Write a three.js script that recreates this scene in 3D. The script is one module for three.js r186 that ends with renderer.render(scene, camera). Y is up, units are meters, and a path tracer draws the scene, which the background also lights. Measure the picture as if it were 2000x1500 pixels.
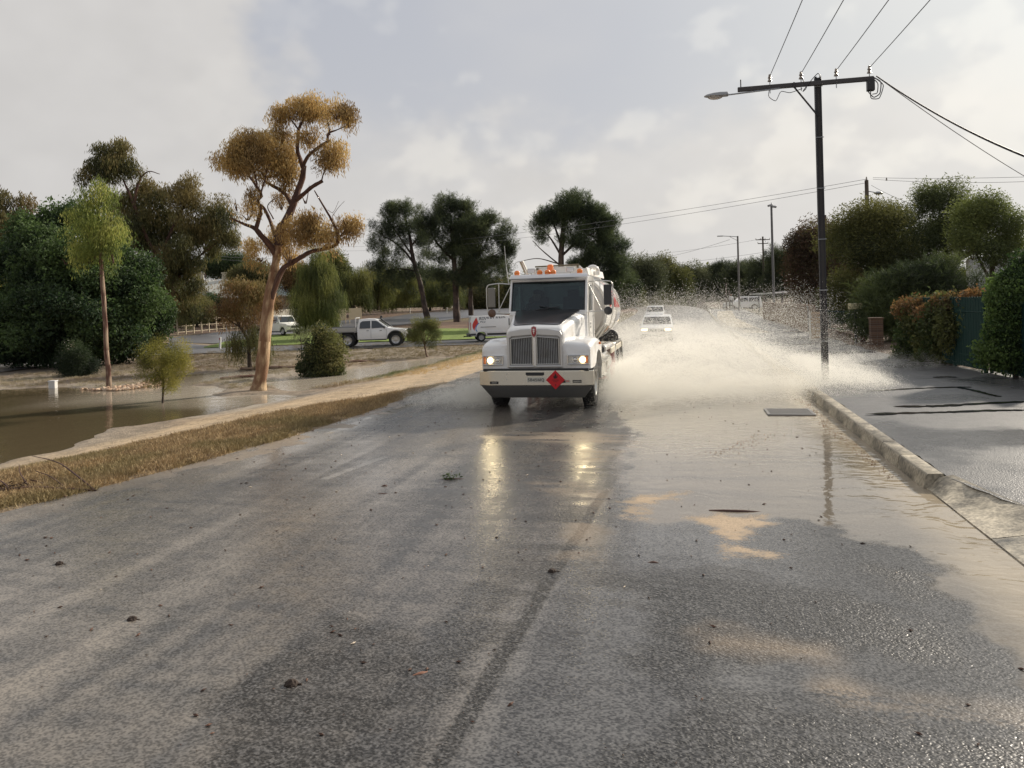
import * as THREE from 'three';
import { mergeGeometries, toCreasedNormals } from 'three/addons/utils/BufferGeometryUtils.js';
import { RoundedBoxGeometry } from 'three/addons/geometries/RoundedBoxGeometry.js';
import { MarchingCubes } from 'three/addons/objects/MarchingCubes.js';

// ---------------------------------------------------------------- camera, sky, sun, exposure
const scene = new THREE.Scene();
const EYE = 2.35, FOCAL = 1502;
const camera = new THREE.PerspectiveCamera(2 * Math.atan(750 / FOCAL) * 180 / Math.PI, 4 / 3, 0.1, 4000);
camera.position.set(0, EYE, 0);
camera.rotation.set(0, 0, -1.5 * Math.PI / 180, 'YXZ'); // held level, the frame cropped below the horizon
camera.setViewOffset(2000, 1500, 0, 158, 2000, 1500);
camera.updateMatrixWorld(true);
const renderer = new THREE.WebGLRenderer({ antialias: true });
renderer.setSize(1024, 768);
renderer.toneMapping = THREE.LinearToneMapping;
renderer.toneMappingExposure = 1.3;
renderer.shadowMap.enabled = true;

const { clamp, lerp } = THREE.MathUtils;
const smoothstep = (x, a, b) => { const k = Math.min(1, Math.max(0, (x - a) / (b - a))); return k * k * (3 - 2 * k); }; // a may lie above b
const V3 = (x, y, z) => new THREE.Vector3(x, y, z);
function rng(a) { return () => { a |= 0; a = a + 0x6D2B79F5 | 0; let t = Math.imul(a ^ a >>> 15, 1 | a); t = t + Math.imul(t ^ t >>> 7, 61 | t) ^ t; return ((t ^ t >>> 14) >>> 0) / 4294967296; }; }
// value noise on a repeating 256 lattice
const WN = new Float32Array(256 * 256); { const r = rng(7); for (let i = 0; i < WN.length; i++) WN[i] = r(); }
function vn(x, y) {
  const ix = Math.floor(x), iy = Math.floor(y); let fx = x - ix, fy = y - iy;
  fx = fx * fx * (3 - 2 * fx); fy = fy * fy * (3 - 2 * fy);
  const x0 = ix & 255, x1 = (ix + 1) & 255, y0 = (iy & 255) << 8, y1 = ((iy + 1) & 255) << 8;
  const a = WN[y0 + x0], b = WN[y0 + x1], c = WN[y1 + x0], d = WN[y1 + x1];
  return a + (b - a) * fx + (c - a) * fy + (a - b - c + d) * fx * fy;
}
function fbm(x, y, n = 4) { let s = 0, a = 0.5, t = 0; for (let i = 0; i < n; i++) { s += a * vn(x, y); t += a; a *= 0.5; x = x * 2.03 + 17.1; y = y * 2.01 + 5.3; } return s / t; }
function fbm3(x, y, z, n = 3) { return (fbm(x + z * 0.37, y + z * 0.61, n) + fbm(y * 0.8 + 31 + x * 0.2, z + 11, n) + fbm(z + 71, x * 0.9 + y * 0.3 + 3, n)) / 3; }

{ // the sky: thin high overcast with a grey-blue opening and low cumulus
  const W = 2048, H = 1024, data = new Float32Array(W * H * 4);
  const sunAz = 52;
  for (let row = 0; row < H; row++) {
    const el = ((row + 0.5) / H - 0.5) * 180;
    for (let col = 0; col < W; col++) {
      const phi = ((col + 0.5) / W - 0.5) * 2 * Math.PI;             // x = cos phi, z = sin phi
      const e = Math.max(el, 0) * Math.PI / 180;
      const X = Math.cos(phi) * Math.cos(e), Z = Math.sin(phi) * Math.cos(e), Y = Math.sin(e);
      const az = Math.atan2(X, -Z) * 180 / Math.PI;
      const k = 1 / (Y + 0.22), cx = X * k, cz = Z * k;
      const big = fbm(cx * 0.9 + 3.4, cz * 0.9 + 8.1, 5), mid = fbm(cx * 2.6 + 40, cz * 2.6 + 9, 5), fine = fbm(az * 0.35 + 60, el * 0.55 + 20, 5);
      // clear sky behind: greyer blue high up ahead, paler towards the sun's side
      const h = Math.exp(-Math.max(el, 0) / 11), side = smoothstep(az, 4, 30) * smoothstep(az, 150, 80);
      let r = lerp(lerp(0.312, 0.39, side), 0.50, h), g = lerp(lerp(0.334, 0.41, side), 0.49, h), b = lerp(lerp(0.392, 0.435, side), 0.468, h);
      // bank of cloud on the left with a ragged edge, and a layer lying low all round
      const rag = (mid - 0.5) * 26 + (fine - 0.5) * 16;
      const bank = smoothstep(-(az + 15) + rag * 0.55 + (el - 20) * 0.25, -3, 4) * smoothstep(az, -160, -110);
      const low = smoothstep(13.5 + rag * 0.30 - el, -2.5, 3.5) * (0.55 + 0.45 * smoothstep(big, 0.3, 0.6));
      const veil = clamp(Math.max(bank * 0.95, low * 0.9) + smoothstep(big, 0.56, 0.76) * 0.3, 0, 1), vt = 0.94 + 0.12 * fine;
      r = lerp(r, 0.468 * vt, veil); g = lerp(g, 0.456 * vt, veil); b = lerp(b, 0.446 * vt, veil);
      // soft cumulus heads
      const puff = smoothstep(fbm(az * 0.20 + 7.3, el * 0.30 + 3.3, 6) + 0.30 * (fine - 0.5) - Math.abs(el - 12) * 0.014, 0.45, 0.62) * smoothstep(el, 1, 7) * smoothstep(az, -30, 0);
      r += puff * 0.07; g += puff * 0.063; b += puff * 0.045;
      // haze glow about the sun
      const sd = Math.acos(clamp(X * Math.sin(sunAz * Math.PI / 180) * Math.cos(0.5) + Y * Math.sin(0.5) - Z * Math.cos(sunAz * Math.PI / 180) * Math.cos(0.5), -1, 1)) * 180 / Math.PI;
      const gl = Math.exp(-sd / 16) * 0.55 + Math.exp(-sd / 40) * 0.12; r += gl * 1.0; g += gl * 0.95; b += gl * 0.82;
      const o = (row * W + col) * 4; data[o] = r; data[o + 1] = g; data[o + 2] = b; data[o + 3] = 1;
    }
  }
  const t = new THREE.DataTexture(data, W, H, THREE.RGBAFormat, THREE.FloatType);
  t.mapping = THREE.EquirectangularReflectionMapping; t.magFilter = THREE.LinearFilter; t.needsUpdate = true;
  scene.background = t; scene.environment = t;
}
const sun = new THREE.DirectionalLight(new THREE.Color(1.0, 0.90, 0.76), 4.4);
{ const az = 52 * Math.PI / 180, el = 27 * Math.PI / 180; sun.position.set(Math.sin(az) * Math.cos(el) * 120, Math.sin(el) * 120, -Math.cos(az) * Math.cos(el) * 120); }
sun.castShadow = true; sun.shadow.mapSize.set(4096, 4096); sun.shadow.radius = 5;
Object.assign(sun.shadow.camera, { left: -90, right: 90, top: 90, bottom: -90, near: 1, far: 400 });
scene.add(sun);

// ---------------------------------------------------------------- places: (s, t) run along and across the street
const ALPHA = 12.75 * Math.PI / 180, CA = Math.cos(ALPHA), SA = Math.sin(ALPHA);
const W2 = (s, t) => [s * SA + t * CA, -s * CA + t * SA];               // -> x, z
const ST = (x, z) => [x * SA - z * CA, x * CA + z * SA];
const RT = (s, t, y = 0) => { const [x, z] = W2(s, t); return V3(x, y, z); };
function segDist(px, py, poly) { // signed distance, negative inside
  let d = 1e9, inside = false;
  for (let i = 0, j = poly.length - 1; i < poly.length; j = i++) {
    const [ax, ay] = poly[j], [bx, by] = poly[i], ex = bx - ax, ey = by - ay, wx = px - ax, wy = py - ay;
    const k = clamp((wx * ex + wy * ey) / (ex * ex + ey * ey), 0, 1), qx = wx - ex * k, qy = wy - ey * k;
    d = Math.min(d, qx * qx + qy * qy);
    if ((ay > py) !== (by > py) && px < (bx - ax) * (py - ay) / (by - ay) + ax) inside = !inside;
  }
  return (inside ? -1 : 1) * Math.sqrt(d);
}
const poly1 = (x, pts) => { if (x <= pts[0][0]) return pts[0][1]; for (let i = 1; i < pts.length; i++) if (x <= pts[i][0]) { const k = (x - pts[i - 1][0]) / (pts[i][0] - pts[i - 1][0]); return lerp(pts[i - 1][1], pts[i][1], k); } return pts[pts.length - 1][1]; };
const EDGE = [[-10, -9.2], [4.18, -8.52], [7.44, -7.97], [9.62, -7.53], [13.08, -6.98], [16.44, -6.89], [23.95, -7.05], [39.74, -6.67], [93.96, -6.34], [294.93, -6.60]];
const edgeL = (s) => poly1(s, EDGE);
const KERB = 2.78;
const rise = (s) => 1.15 * smoothstep(s, 62, 150);
const POND = [[6.22, -15.50], [9.68, -14.31], [13.23, -14.01], [15.01, -14.41], [17.48, -14.91], [19.66, -13.82], [21.44, -13.43], [23.61, -12.53], [24.60, -13.23], [24.40, -16.31], [26.37, -17.61], [27.95, -20.59], [26.17, -21.88], [27.15, -26.26], [25.66, -27.55], [23.97, -35.90], [6.19, -35.88]];
const POOL = [[29.92, -18.61], [33.29, -16.92], [39.01, -16.03], [42.28, -13.65], [40.30, -12.26], [33.88, -12.25], [30.43, -12.34], [27.56, -13.93], [26.38, -14.23], [27.46, -16.51]];
const POOL2 = [[27.45, -20.49], [31.90, -19.50], [35.35, -20.40], [33.87, -22.98], [30.41, -23.58], [28.34, -22.58]];
function H(x, z) {
  const [s, t] = ST(x, z);
  if (t > KERB - 0.05) return 0.165 + rise(s) + 0.012 * Math.min(t - KERB, 30);
  const e = edgeL(s), u = e - t;
  if (u < 0) return -0.035 + rise(s);
  let y = -0.02 - 0.18 * smoothstep(u, 0.1, 3.6) - 0.42 * smoothstep(u, 2.6, 6.8);
  const n = fbm(x * 0.22 + 50, z * 0.22, 3) - 0.5;
  y += n * 0.16 * smoothstep(u, 1.5, 6) + (fbm(x * 1.3, z * 1.3, 2) - 0.5) * 0.05 * smoothstep(u, 0.3, 1.5);
  if (s < 60 && u > 3) {
    const wob = (fbm(x * 0.5 + 9, z * 0.5, 3) - 0.5) * 1.6;
    const d = segDist(s, t, POND) + wob, d2 = segDist(s, t, POOL) + wob * 1.5, d3 = segDist(s, t, POOL2) + wob;
    y = lerp(y, -0.95, smoothstep(-d, -0.5, 1.2));
    y = lerp(y, Math.min(y, -0.78), smoothstep(-d2, -0.6, 0.8));
    y = lerp(y, Math.min(y, -0.78), smoothstep(-d3, -0.6, 0.8));
  }
  const up = poly1(Math.hypot(x, z), [[56, 0], [64, 0.08], [77, 0.5], [96, 0.85], [104, 1.15], [118, 1.75], [160, 2.1], [400, 2.6]]);
  return y + lerp(rise(s), up, smoothstep(u, 4, 26));
}
const camR = new THREE.Matrix4().extractRotation(camera.matrixWorld);
const rayDir = (px, py) => V3((px - 1000) / FOCAL, -(py - 592) / FOCAL, -1).applyMatrix4(camR);
// where the line of sight through a photograph pixel meets the ground
function gp(px, py, lift = 0) {
  const d = rayDir(px, py); let k0 = 2;
  for (let k = 2; k < 700; k *= 1.012) {
    const y = EYE + d.y * k;
    if (y < H(d.x * k, d.z * k)) {
      let a = k0, b = k;
      for (let i = 0; i < 24; i++) { const m = (a + b) / 2; if (EYE + d.y * m < H(d.x * m, d.z * m)) b = m; else a = m; }
      const m = (a + b) / 2; return V3(d.x * m, H(d.x * m, d.z * m) + lift, d.z * m);
    }
    k0 = k;
  }
  return V3(d.x * 300, H(d.x * 300, d.z * 300), d.z * 300);
}
// a point seen at a pixel at a given distance in front of the camera
const P = (px, py, D) => { const d = rayDir(px, py); return V3(d.x * D, EYE + d.y * D, d.z * D); };
const depthOf = (p) => -p.clone().sub(camera.position).applyMatrix4(camR.clone().invert()).z;
const onGround = (x, z, lift = 0) => V3(x, H(x, z) + lift, z);

// ---------------------------------------------------------------- building helpers
const used = new Map();
function numbered(n) { const c = used.get(n) || 0; used.set(n, c + 1); return c ? n + '_' + String(c).padStart(3, '0') : n; }
function thing(name, label, category, pos = V3(0, 0, 0), turn = 0, group) {
  const o = new THREE.Group(); o.name = numbered(name); o.position.copy(pos); o.rotation.y = turn;
  o.userData = { label, category }; if (group) o.userData.group = group; scene.add(o); return o;
}
const COL = (r, g, b) => new THREE.Color().setRGB(r, g, b);
const mat = (c, roughness = 0.6, metalness = 0, extra = {}) => new THREE.MeshPhysicalMaterial({ color: Array.isArray(c) ? COL(...c) : c, roughness, metalness, ...extra });
function clean(g) { if (g.index) g = g.toNonIndexed(); for (const k of Object.keys(g.attributes)) if (!['position', 'normal', 'uv'].includes(k)) g.deleteAttribute(k); if (!g.attributes.normal) g.computeVertexNormals(); if (!g.attributes.uv) g.setAttribute('uv', new THREE.BufferAttribute(new Float32Array(g.attributes.position.count * 2), 2)); g.morphAttributes = {}; return g; }
function merge(list) { return list.length === 1 ? clean(list[0]) : mergeGeometries(list.map(clean)); }
function part(name, geos, m, parent = scene) { const o = new THREE.Mesh(merge([].concat(geos)), m); o.name = parent === scene ? numbered(name) : name; o.castShadow = o.receiveShadow = true; parent.add(o); return o; }
function solo(name, label, category, geos, m, pos, turn = 0, group) { const o = part(name, geos, m); o.position.copy(pos); o.rotation.y = turn; o.userData = { label, category }; if (group) o.userData.group = group; return o; }
function struct(name, geos, m) { const o = part(name, geos, m); o.userData.kind = 'structure'; return o; }
const place = (g, x = 0, y = 0, z = 0, rx = 0, ry = 0, rz = 0) => { g.applyMatrix4(new THREE.Matrix4().compose(V3(x, y, z), new THREE.Quaternion().setFromEuler(new THREE.Euler(rx, ry, rz)), V3(1, 1, 1))); return g; };
const box = (w, h, d, x, y, z, b = 0, rx = 0, ry = 0, rz = 0) => place(b > 0 ? new RoundedBoxGeometry(w, h, d, 2, Math.min(b, w / 2.01, h / 2.01, d / 2.01)) : new THREE.BoxGeometry(w, h, d), x, y, z, rx, ry, rz);
const cyl = (r1, r2, h, x, y, z, n = 16, rx = 0, ry = 0, rz = 0) => place(new THREE.CylinderGeometry(r1, r2, h, n), x, y, z, rx, ry, rz);
const ball = (r, x, y, z, sx = 1, sy = 1, sz = 1, n = 12) => { const g = new THREE.SphereGeometry(r, n, Math.round(n * 0.7)); g.scale(sx, sy, sz); return place(g, x, y, z); };
const tube = (pts, r, n = 8, seg) => new THREE.TubeGeometry(new THREE.CatmullRomCurve3(pts.map((p) => Array.isArray(p) ? V3(...p) : p), false, 'catmullrom', 0.3), seg || Math.max(2, pts.length * 5), r, n);
function bar(a, b, r, n = 8) { a = Array.isArray(a) ? V3(...a) : a; b = Array.isArray(b) ? V3(...b) : b; const d = b.clone().sub(a), g = new THREE.CylinderGeometry(r, r, d.length(), n); g.applyQuaternion(new THREE.Quaternion().setFromUnitVectors(V3(0, 1, 0), d.clone().normalize())); g.translate(...a.clone().add(b).multiplyScalar(0.5).toArray()); return g; }
function extr(pts, depth, bevel = 0.01, holes = []) { // outline in x,y pushed along z, centred
  const sh = new THREE.Shape(pts.map((p) => new THREE.Vector2(...p))); for (const h of holes) sh.holes.push(new THREE.Path(h.map((p) => new THREE.Vector2(...p))));
  const g = new THREE.ExtrudeGeometry(sh, { depth: Math.max(0.001, depth - 2 * bevel), bevelEnabled: bevel > 0, bevelThickness: bevel, bevelSize: bevel, bevelOffset: -bevel, bevelSegments: 2, curveSegments: 10 });
  g.translate(0, 0, -Math.max(0.001, depth - 2 * bevel) / 2); return g;
}
function loft(rings, closed = true, caps = true) { // rings: arrays of [x,y,z] of equal length
  const n = rings[0].length, pos = [], uv = [], idx = [];
  rings.forEach((r, j) => r.forEach((p, i) => { pos.push(...p); uv.push(i / n, j / (rings.length - 1)); }));
  for (let j = 0; j + 1 < rings.length; j++) for (let i = 0; i < (closed ? n : n - 1); i++) { const a = j * n + i, b = j * n + (i + 1) % n; idx.push(a, b, a + n, b, b + n, a + n); }
  if (caps) for (const [j, flip] of [[0, 1], [rings.length - 1, 0]]) { const c = pos.length / 3, m = [0, 0, 0]; rings[j].forEach((p) => p.forEach((v, k) => { m[k] += v / n; })); pos.push(...m); uv.push(0.5, 0.5); for (let i = 0; i < n; i++) { const a = j * n + i, b = j * n + (i + 1) % n; flip ? idx.push(c, b, a) : idx.push(c, a, b); } }
  let g = new THREE.BufferGeometry(); g.setAttribute('position', new THREE.Float32BufferAttribute(pos, 3)); g.setAttribute('uv', new THREE.Float32BufferAttribute(uv, 2)); g.setIndex(idx);
  g.computeVertexNormals(); return toCreasedNormals(g, 0.7);
}
const rrect = (w, h, r, n = 4) => { const o = []; for (const [cx, cy, a0] of [[w / 2 - r, h / 2 - r, 0], [-w / 2 + r, h / 2 - r, 90], [-w / 2 + r, -h / 2 + r, 180], [w / 2 - r, -h / 2 + r, 270]]) for (let i = 0; i <= n; i++) { const a = (a0 + 90 * i / n) * Math.PI / 180; o.push([cx + r * Math.cos(a), cy + r * Math.sin(a)]); } return o; };
function canvasTex(w, h, draw) { const c = document.createElement('canvas'); c.width = w; c.height = h; draw(c.getContext('2d'), w, h); const t = new THREE.CanvasTexture(c); t.colorSpace = THREE.SRGBColorSpace; return t; }
function greyTex(n, f, srgb = false) { const d = new Uint8Array(n * n * 4); for (let y = 0; y < n; y++) for (let x = 0; x < n; x++) { const v = f(x / n, y / n), o = (y * n + x) * 4, a = Array.isArray(v) ? v : [v, v, v]; for (let c = 0; c < 3; c++) d[o + c] = clamp(a[c], 0, 1) * 255; d[o + 3] = 255; } const t = new THREE.DataTexture(d, n, n); t.wrapS = t.wrapT = THREE.RepeatWrapping; t.magFilter = THREE.LinearFilter; if (srgb) t.colorSpace = THREE.SRGBColorSpace; t.needsUpdate = true; return t; }
// noise that repeats over the unit square
const tn = (u, v, f, n = 4) => { let s = 0, a = 0.5, w = 0; for (let i = 0; i < n; i++) { const k = f << i; const X = u * k, Y = v * k, ix = Math.floor(X), iy = Math.floor(Y); let fx = X - ix, fy = Y - iy; fx = fx * fx * (3 - 2 * fx); fy = fy * fy * (3 - 2 * fy); const h = (p, q) => WN[(((q % k + k) % k + i * 37) & 255) * 256 + (((p % k + k) % k + i * 91) & 255)]; s += a * lerp(lerp(h(ix, iy), h(ix + 1, iy), fx), lerp(h(ix, iy + 1), h(ix + 1, iy + 1), fx), fy); w += a; a *= 0.5; } return s / w; };
function boxUV(g, k = 1) { const p = g.attributes.position, n = g.attributes.normal, u = new Float32Array(p.count * 2); for (let i = 0; i < p.count; i++) { const ax = Math.abs(n.getX(i)), ay = Math.abs(n.getY(i)), az = Math.abs(n.getZ(i)); const [a, b] = ay > ax && ay > az ? [p.getX(i), p.getZ(i)] : ax > az ? [p.getZ(i), p.getY(i)] : [p.getX(i), p.getY(i)]; u[2 * i] = a * k; u[2 * i + 1] = b * k; } g.setAttribute('uv', new THREE.BufferAttribute(u, 2)); return g; }
// ---------------------------------------------------------------- ground
const soilTex = greyTex(512, (u, v) => { const a = tn(u, v, 8, 5), b = tn(u, v, 64, 2); return 0.62 + 0.35 * (a - 0.5) * 1.6 + 0.5 * (b - 0.5); });
const soilBump = greyTex(512, (u, v) => 0.5 * tn(u, v, 16, 4) + 0.5 * tn(u, v, 96, 2));
const C_DIRT = [0.38, 0.275, 0.18], C_SAND = [0.70, 0.525, 0.33], C_STRAW = [0.21, 0.16, 0.075], C_GRASS = [0.13, 0.17, 0.045], C_WET = [0.33, 0.275, 0.21], C_MULCH = [0.13, 0.075, 0.045], C_GREY = [0.50, 0.435, 0.355];
const mix3 = (a, b, k) => [lerp(a[0], b[0], k), lerp(a[1], b[1], k), lerp(a[2], b[2], k)];
const VERGE_T = [[-5, -13.2], [8.16, -12.21], [10.92, -11.51], [12.80, -11.12], [15.27, -10.52], [17.65, -9.33], [21.60, -7.55], [25.95, -6.66]];
const WATER_Y = -0.685;
function groundColor(x, z, y) {
  const [s, t] = ST(x, z), u = edgeL(s) - t, n1 = fbm(x * 0.35 + 4, z * 0.35 + 1, 4), n2 = fbm(x * 1.7, z * 1.7 + 30, 4), n3 = fbm(x * 0.09 + 7, z * 0.09, 3);
  if (t > KERB - 0.1) return mix3([0.16, 0.11, 0.075], [0.12, 0.10, 0.05], smoothstep(n1, 0.4, 0.6));
  const vg = poly1(s, VERGE_T) + (n1 - 0.5) * 1.2 + (n2 - 0.5) * 0.7;
  let c = mix3(C_DIRT, C_GREY, smoothstep(n1, 0.35, 0.7));
  if (s < 24 && t > vg) { c = mix3(C_STRAW, C_DIRT, smoothstep(n2, 0.45, 0.62) * 0.8); c = mix3(c, C_SAND, smoothstep(u + (n2 - 0.5) * 1.6, 0.5, 0.05) * 0.7); }
  else if (s < 70) {
    c = mix3(c, C_SAND, smoothstep(y, -0.72, -0.62) * smoothstep(t, vg - 5.5, vg - 2.0) * 0.92);
    c = mix3(c, C_SAND, smoothstep(s, 22, 27) * smoothstep(t, -11.5, -8) * 0.7);
    const gb = smoothstep(Math.abs(t + 12.2 + (s - 33) * 0.02 + (n1 - 0.5) * 3), 1.4, 0.6) * smoothstep(s, 26, 29) * smoothstep(s, 50, 44);
    c = mix3(c, C_GRASS, gb * (0.5 + 0.5 * n2));
    c = mix3(c, mix3(C_STRAW, C_DIRT, 0.5), smoothstep(s + (n1 - 0.5) * 6, 40, 44) * smoothstep(t, -13, -15) * 0.8);
    c = mix3(c, C_MULCH, smoothstep(n3 + n2 * 0.2, 0.55, 0.75) * smoothstep(t, -20, -26) * 0.8);
  } else c = mix3(mix3([0.24, 0.145, 0.09], C_MULCH, smoothstep(n1, 0.35, 0.65)), [0.17, 0.16, 0.06], smoothstep(n3, 0.5, 0.65) * 0.6);
  const wet = smoothstep(y, WATER_Y + 0.14, WATER_Y + 0.01); if (t < -9 && s < 60) c = mix3(c, C_WET, wet * 0.75);
  return c;
}
function gridSheet(ss, ts, yf, cf) {
  const pos = [], col = [], uv = [], idx = [], n = ts.length;
  for (const s of ss) for (const t of ts) { const [x, z] = W2(s, t), y = yf(x, z, s, t); pos.push(x, y, z); uv.push(x / 2.2, z / 2.2); if (cf) col.push(...cf(x, z, y)); }
  for (let i = 0; i + 1 < ss.length; i++) for (let j = 0; j + 1 < n; j++) { const a = i * n + j; idx.push(a, a + 1, a + n, a + 1, a + n + 1, a + n); }
  const g = new THREE.BufferGeometry(); g.setAttribute('position', new THREE.Float32BufferAttribute(pos, 3)); g.setAttribute('uv', new THREE.Float32BufferAttribute(uv, 2)); if (cf) g.setAttribute('color', new THREE.Float32BufferAttribute(col, 3)); g.setIndex(idx); g.computeVertexNormals(); return g;
}
const steps = (a, b, d0, grow) => { const o = [a]; let d = d0; while (o[o.length - 1] < b) { o.push(Math.min(b, o[o.length - 1] + d)); d *= grow; } return o; };
{
  const m = new THREE.MeshStandardMaterial({ vertexColors: true, roughness: 0.82, map: soilTex, bumpMap: soilBump, bumpScale: 0.035 });
  const ss = [...steps(-40, 2, 6, 1).slice(0, -1), ...steps(2, 30, 0.16, 1.004), ...steps(30, 1500, 0.4, 1.035).slice(1)];
  const ts = [...steps(-5.9, -16, -0.0001, 1).slice(0, 1), ...steps(5.9, 14, 0.13, 1.0).map((v) => -v).slice(1), ...steps(14, 900, 0.2, 1.05).map((v) => -v).slice(1)].reverse();
  const left = new THREE.Mesh(gridSheet(ss, ts, (x, z) => H(x, z), groundColor), m); left.name = 'parkland_ground'; left.userData.kind = 'structure'; left.receiveShadow = true; scene.add(left);
  const ts2 = [2.5, 2.77, ...steps(3.0, 900, 0.6, 1.15)], ss2 = [...steps(-40, 2, 6, 1).slice(0, -1), ...steps(2, 1500, 1, 1.05)];
  const right = new THREE.Mesh(gridSheet(ss2, ts2, (x, z, s, t) => t < 2.775 ? -0.05 : H(x, z) - (s < 10.6 && t < 6 ? 0.4 : 0.06), groundColor), m); right.name = 'garden_ground'; right.userData.kind = 'structure'; right.receiveShadow = true; scene.add(right);
}
{ // standing flood water: shows wherever the park dips below it
  const rip = greyTex(512, (u, v) => 0.6 * tn(u, v, 6, 3) + 0.4 * tn(u, v, 24, 3)); rip.repeat.set(0.9, 0.9);
  // deep and dark brown in the hollow, thin and pale with silt over the flats towards the street
  const m = new THREE.MeshPhysicalMaterial({ vertexColors: true, roughness: 0.045, ior: 1.33, bumpMap: rip, bumpScale: 0.010 });
  const g = gridSheet(steps(4, 60, 0.8, 1), steps(-60, -9.5, 0.8, 1), () => WATER_Y, (x, z) => { const [s, t] = ST(x, z), k = smoothstep(s + (fbm(x * .4, z * .4, 3) - .5) * 5, 20.5, 25.5) * smoothstep(t, -25, -18); return mix3([0.105, 0.08, 0.046], [0.46, 0.405, 0.33], k); });
  const pond = new THREE.Mesh(g, m); pond.name = 'flood_water'; pond.userData.kind = 'structure'; pond.receiveShadow = true; scene.add(pond);
}

// the street, painted in metres: near part, middle part, and a plain far part
const asphTile = greyTex(512, (u, v) => { const a = tn(u, v, 128, 1), b = tn(u, v, 8, 4); return [0.20 + 0.11 * a + 0.07 * b, 0.20 + 0.11 * a + 0.068 * b, 0.205 + 0.11 * a + 0.064 * b]; }, true);
const asphBump = greyTex(512, (u, v) => 0.7 * tn(u, v, 128, 1) + 0.3 * tn(u, v, 32, 2));
const WATER = [[13.49, -0.97], [11.32, -0.99], [9.76, -0.94], [8.37, -0.76], [8.03, -0.47], [8.08, -0.11], [8.29, 0.76], [8.52, 1.10], [8.29, 1.46], [7.75, 1.75], [7.49, 1.95], [6.69, 1.93], [6.18, 1.98], [5.44, 1.91], [5.17, 1.92], [2.22, 1.83], [2.22, 3.52], [39.76, 3.47], [39.75, -1.70], [17.04, -1.67]];
const WATER2 = [[12.49, -6.69], [14.07, -6.39], [15.25, -6.44], [17.53, -6.29], [17.53, -6.59], [15.06, -6.79], [13.67, -6.74]];
const SAND = [
  [[8.90, -0.83], [9.39, -0.72], [9.35, -0.42], [9.53, -0.18], [9.20, -0.19], [8.95, -0.45], [8.82, -0.56], [8.31, -0.48], [8.29, -0.62]],
  [[8.42, -0.12], [8.54, 0.21], [8.68, 0.80], [8.35, 0.80], [7.91, 0.56], [7.58, 0.55], [7.31, 0.71], [7.24, 0.21], [7.62, 0.30], [7.95, 0.24], [8.21, 0.15]],
];
const SANDY = [
  [[13.28, -3.65], [13.78, -2.56], [13.68, -0.93], [12.49, -0.97], [12.59, -2.06], [12.99, -3.06]], [[12.10, -1.56], [11.50, -2.06], [11.31, -1.36], [12.00, -1.07]],
  [[4.97, 0.83], [4.74, 1.08], [4.69, 1.83], [4.55, 1.83], [4.59, 1.13], [4.85, 0.78]], [[5.53, 0.14], [5.38, 0.83], [5.30, 0.83], [5.38, 0.14]], [[9.73, -1.96], [10.02, -1.46], [9.43, -1.16], [9.33, -1.66]],
  [[6.76, -1.01], [7.35, -1.04], [8.34, -1.01], [9.43, -0.99], [9.43, -1.12], [8.15, -1.16], [6.76, -1.16]],
];
const ROUGH = [[[6.47, -0.56], [6.91, 0.20], [6.76, 0.85], [6.27, 1.33], [6.02, 1.63], [5.28, 1.53], [5.23, 0.77], [4.79, -0.21], [5.77, -0.46]], [[4.69, -0.16], [4.59, 1.88], [2.61, 1.68], [2.61, -0.56], [3.80, -0.56]], [[5.38, -2.65], [5.18, -1.55], [3.40, -1.65], [2.61, -2.35], [4.19, -2.75]], [[7.06, 1.48], [7.06, 1.88], [6.47, 1.93], [6.37, 1.53]]];
const boxed = (list, pad) => list.map((p) => [p, Math.min(...p.map((q) => q[0])) - pad, Math.max(...p.map((q) => q[0])) + pad, Math.min(...p.map((q) => q[1])) - pad, Math.max(...p.map((q) => q[1])) + pad]);
const SANDb = boxed(SAND, .3), SANDYb = boxed(SANDY, .6), ROUGHb = boxed(ROUGH, 1);
const nearest = (s, t, list) => { let d = 9; for (const [p, a, b, c, e] of list) if (s > a && s < b && t > c && t < e) d = Math.min(d, segDist(s, t, p)); return d; };
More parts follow.
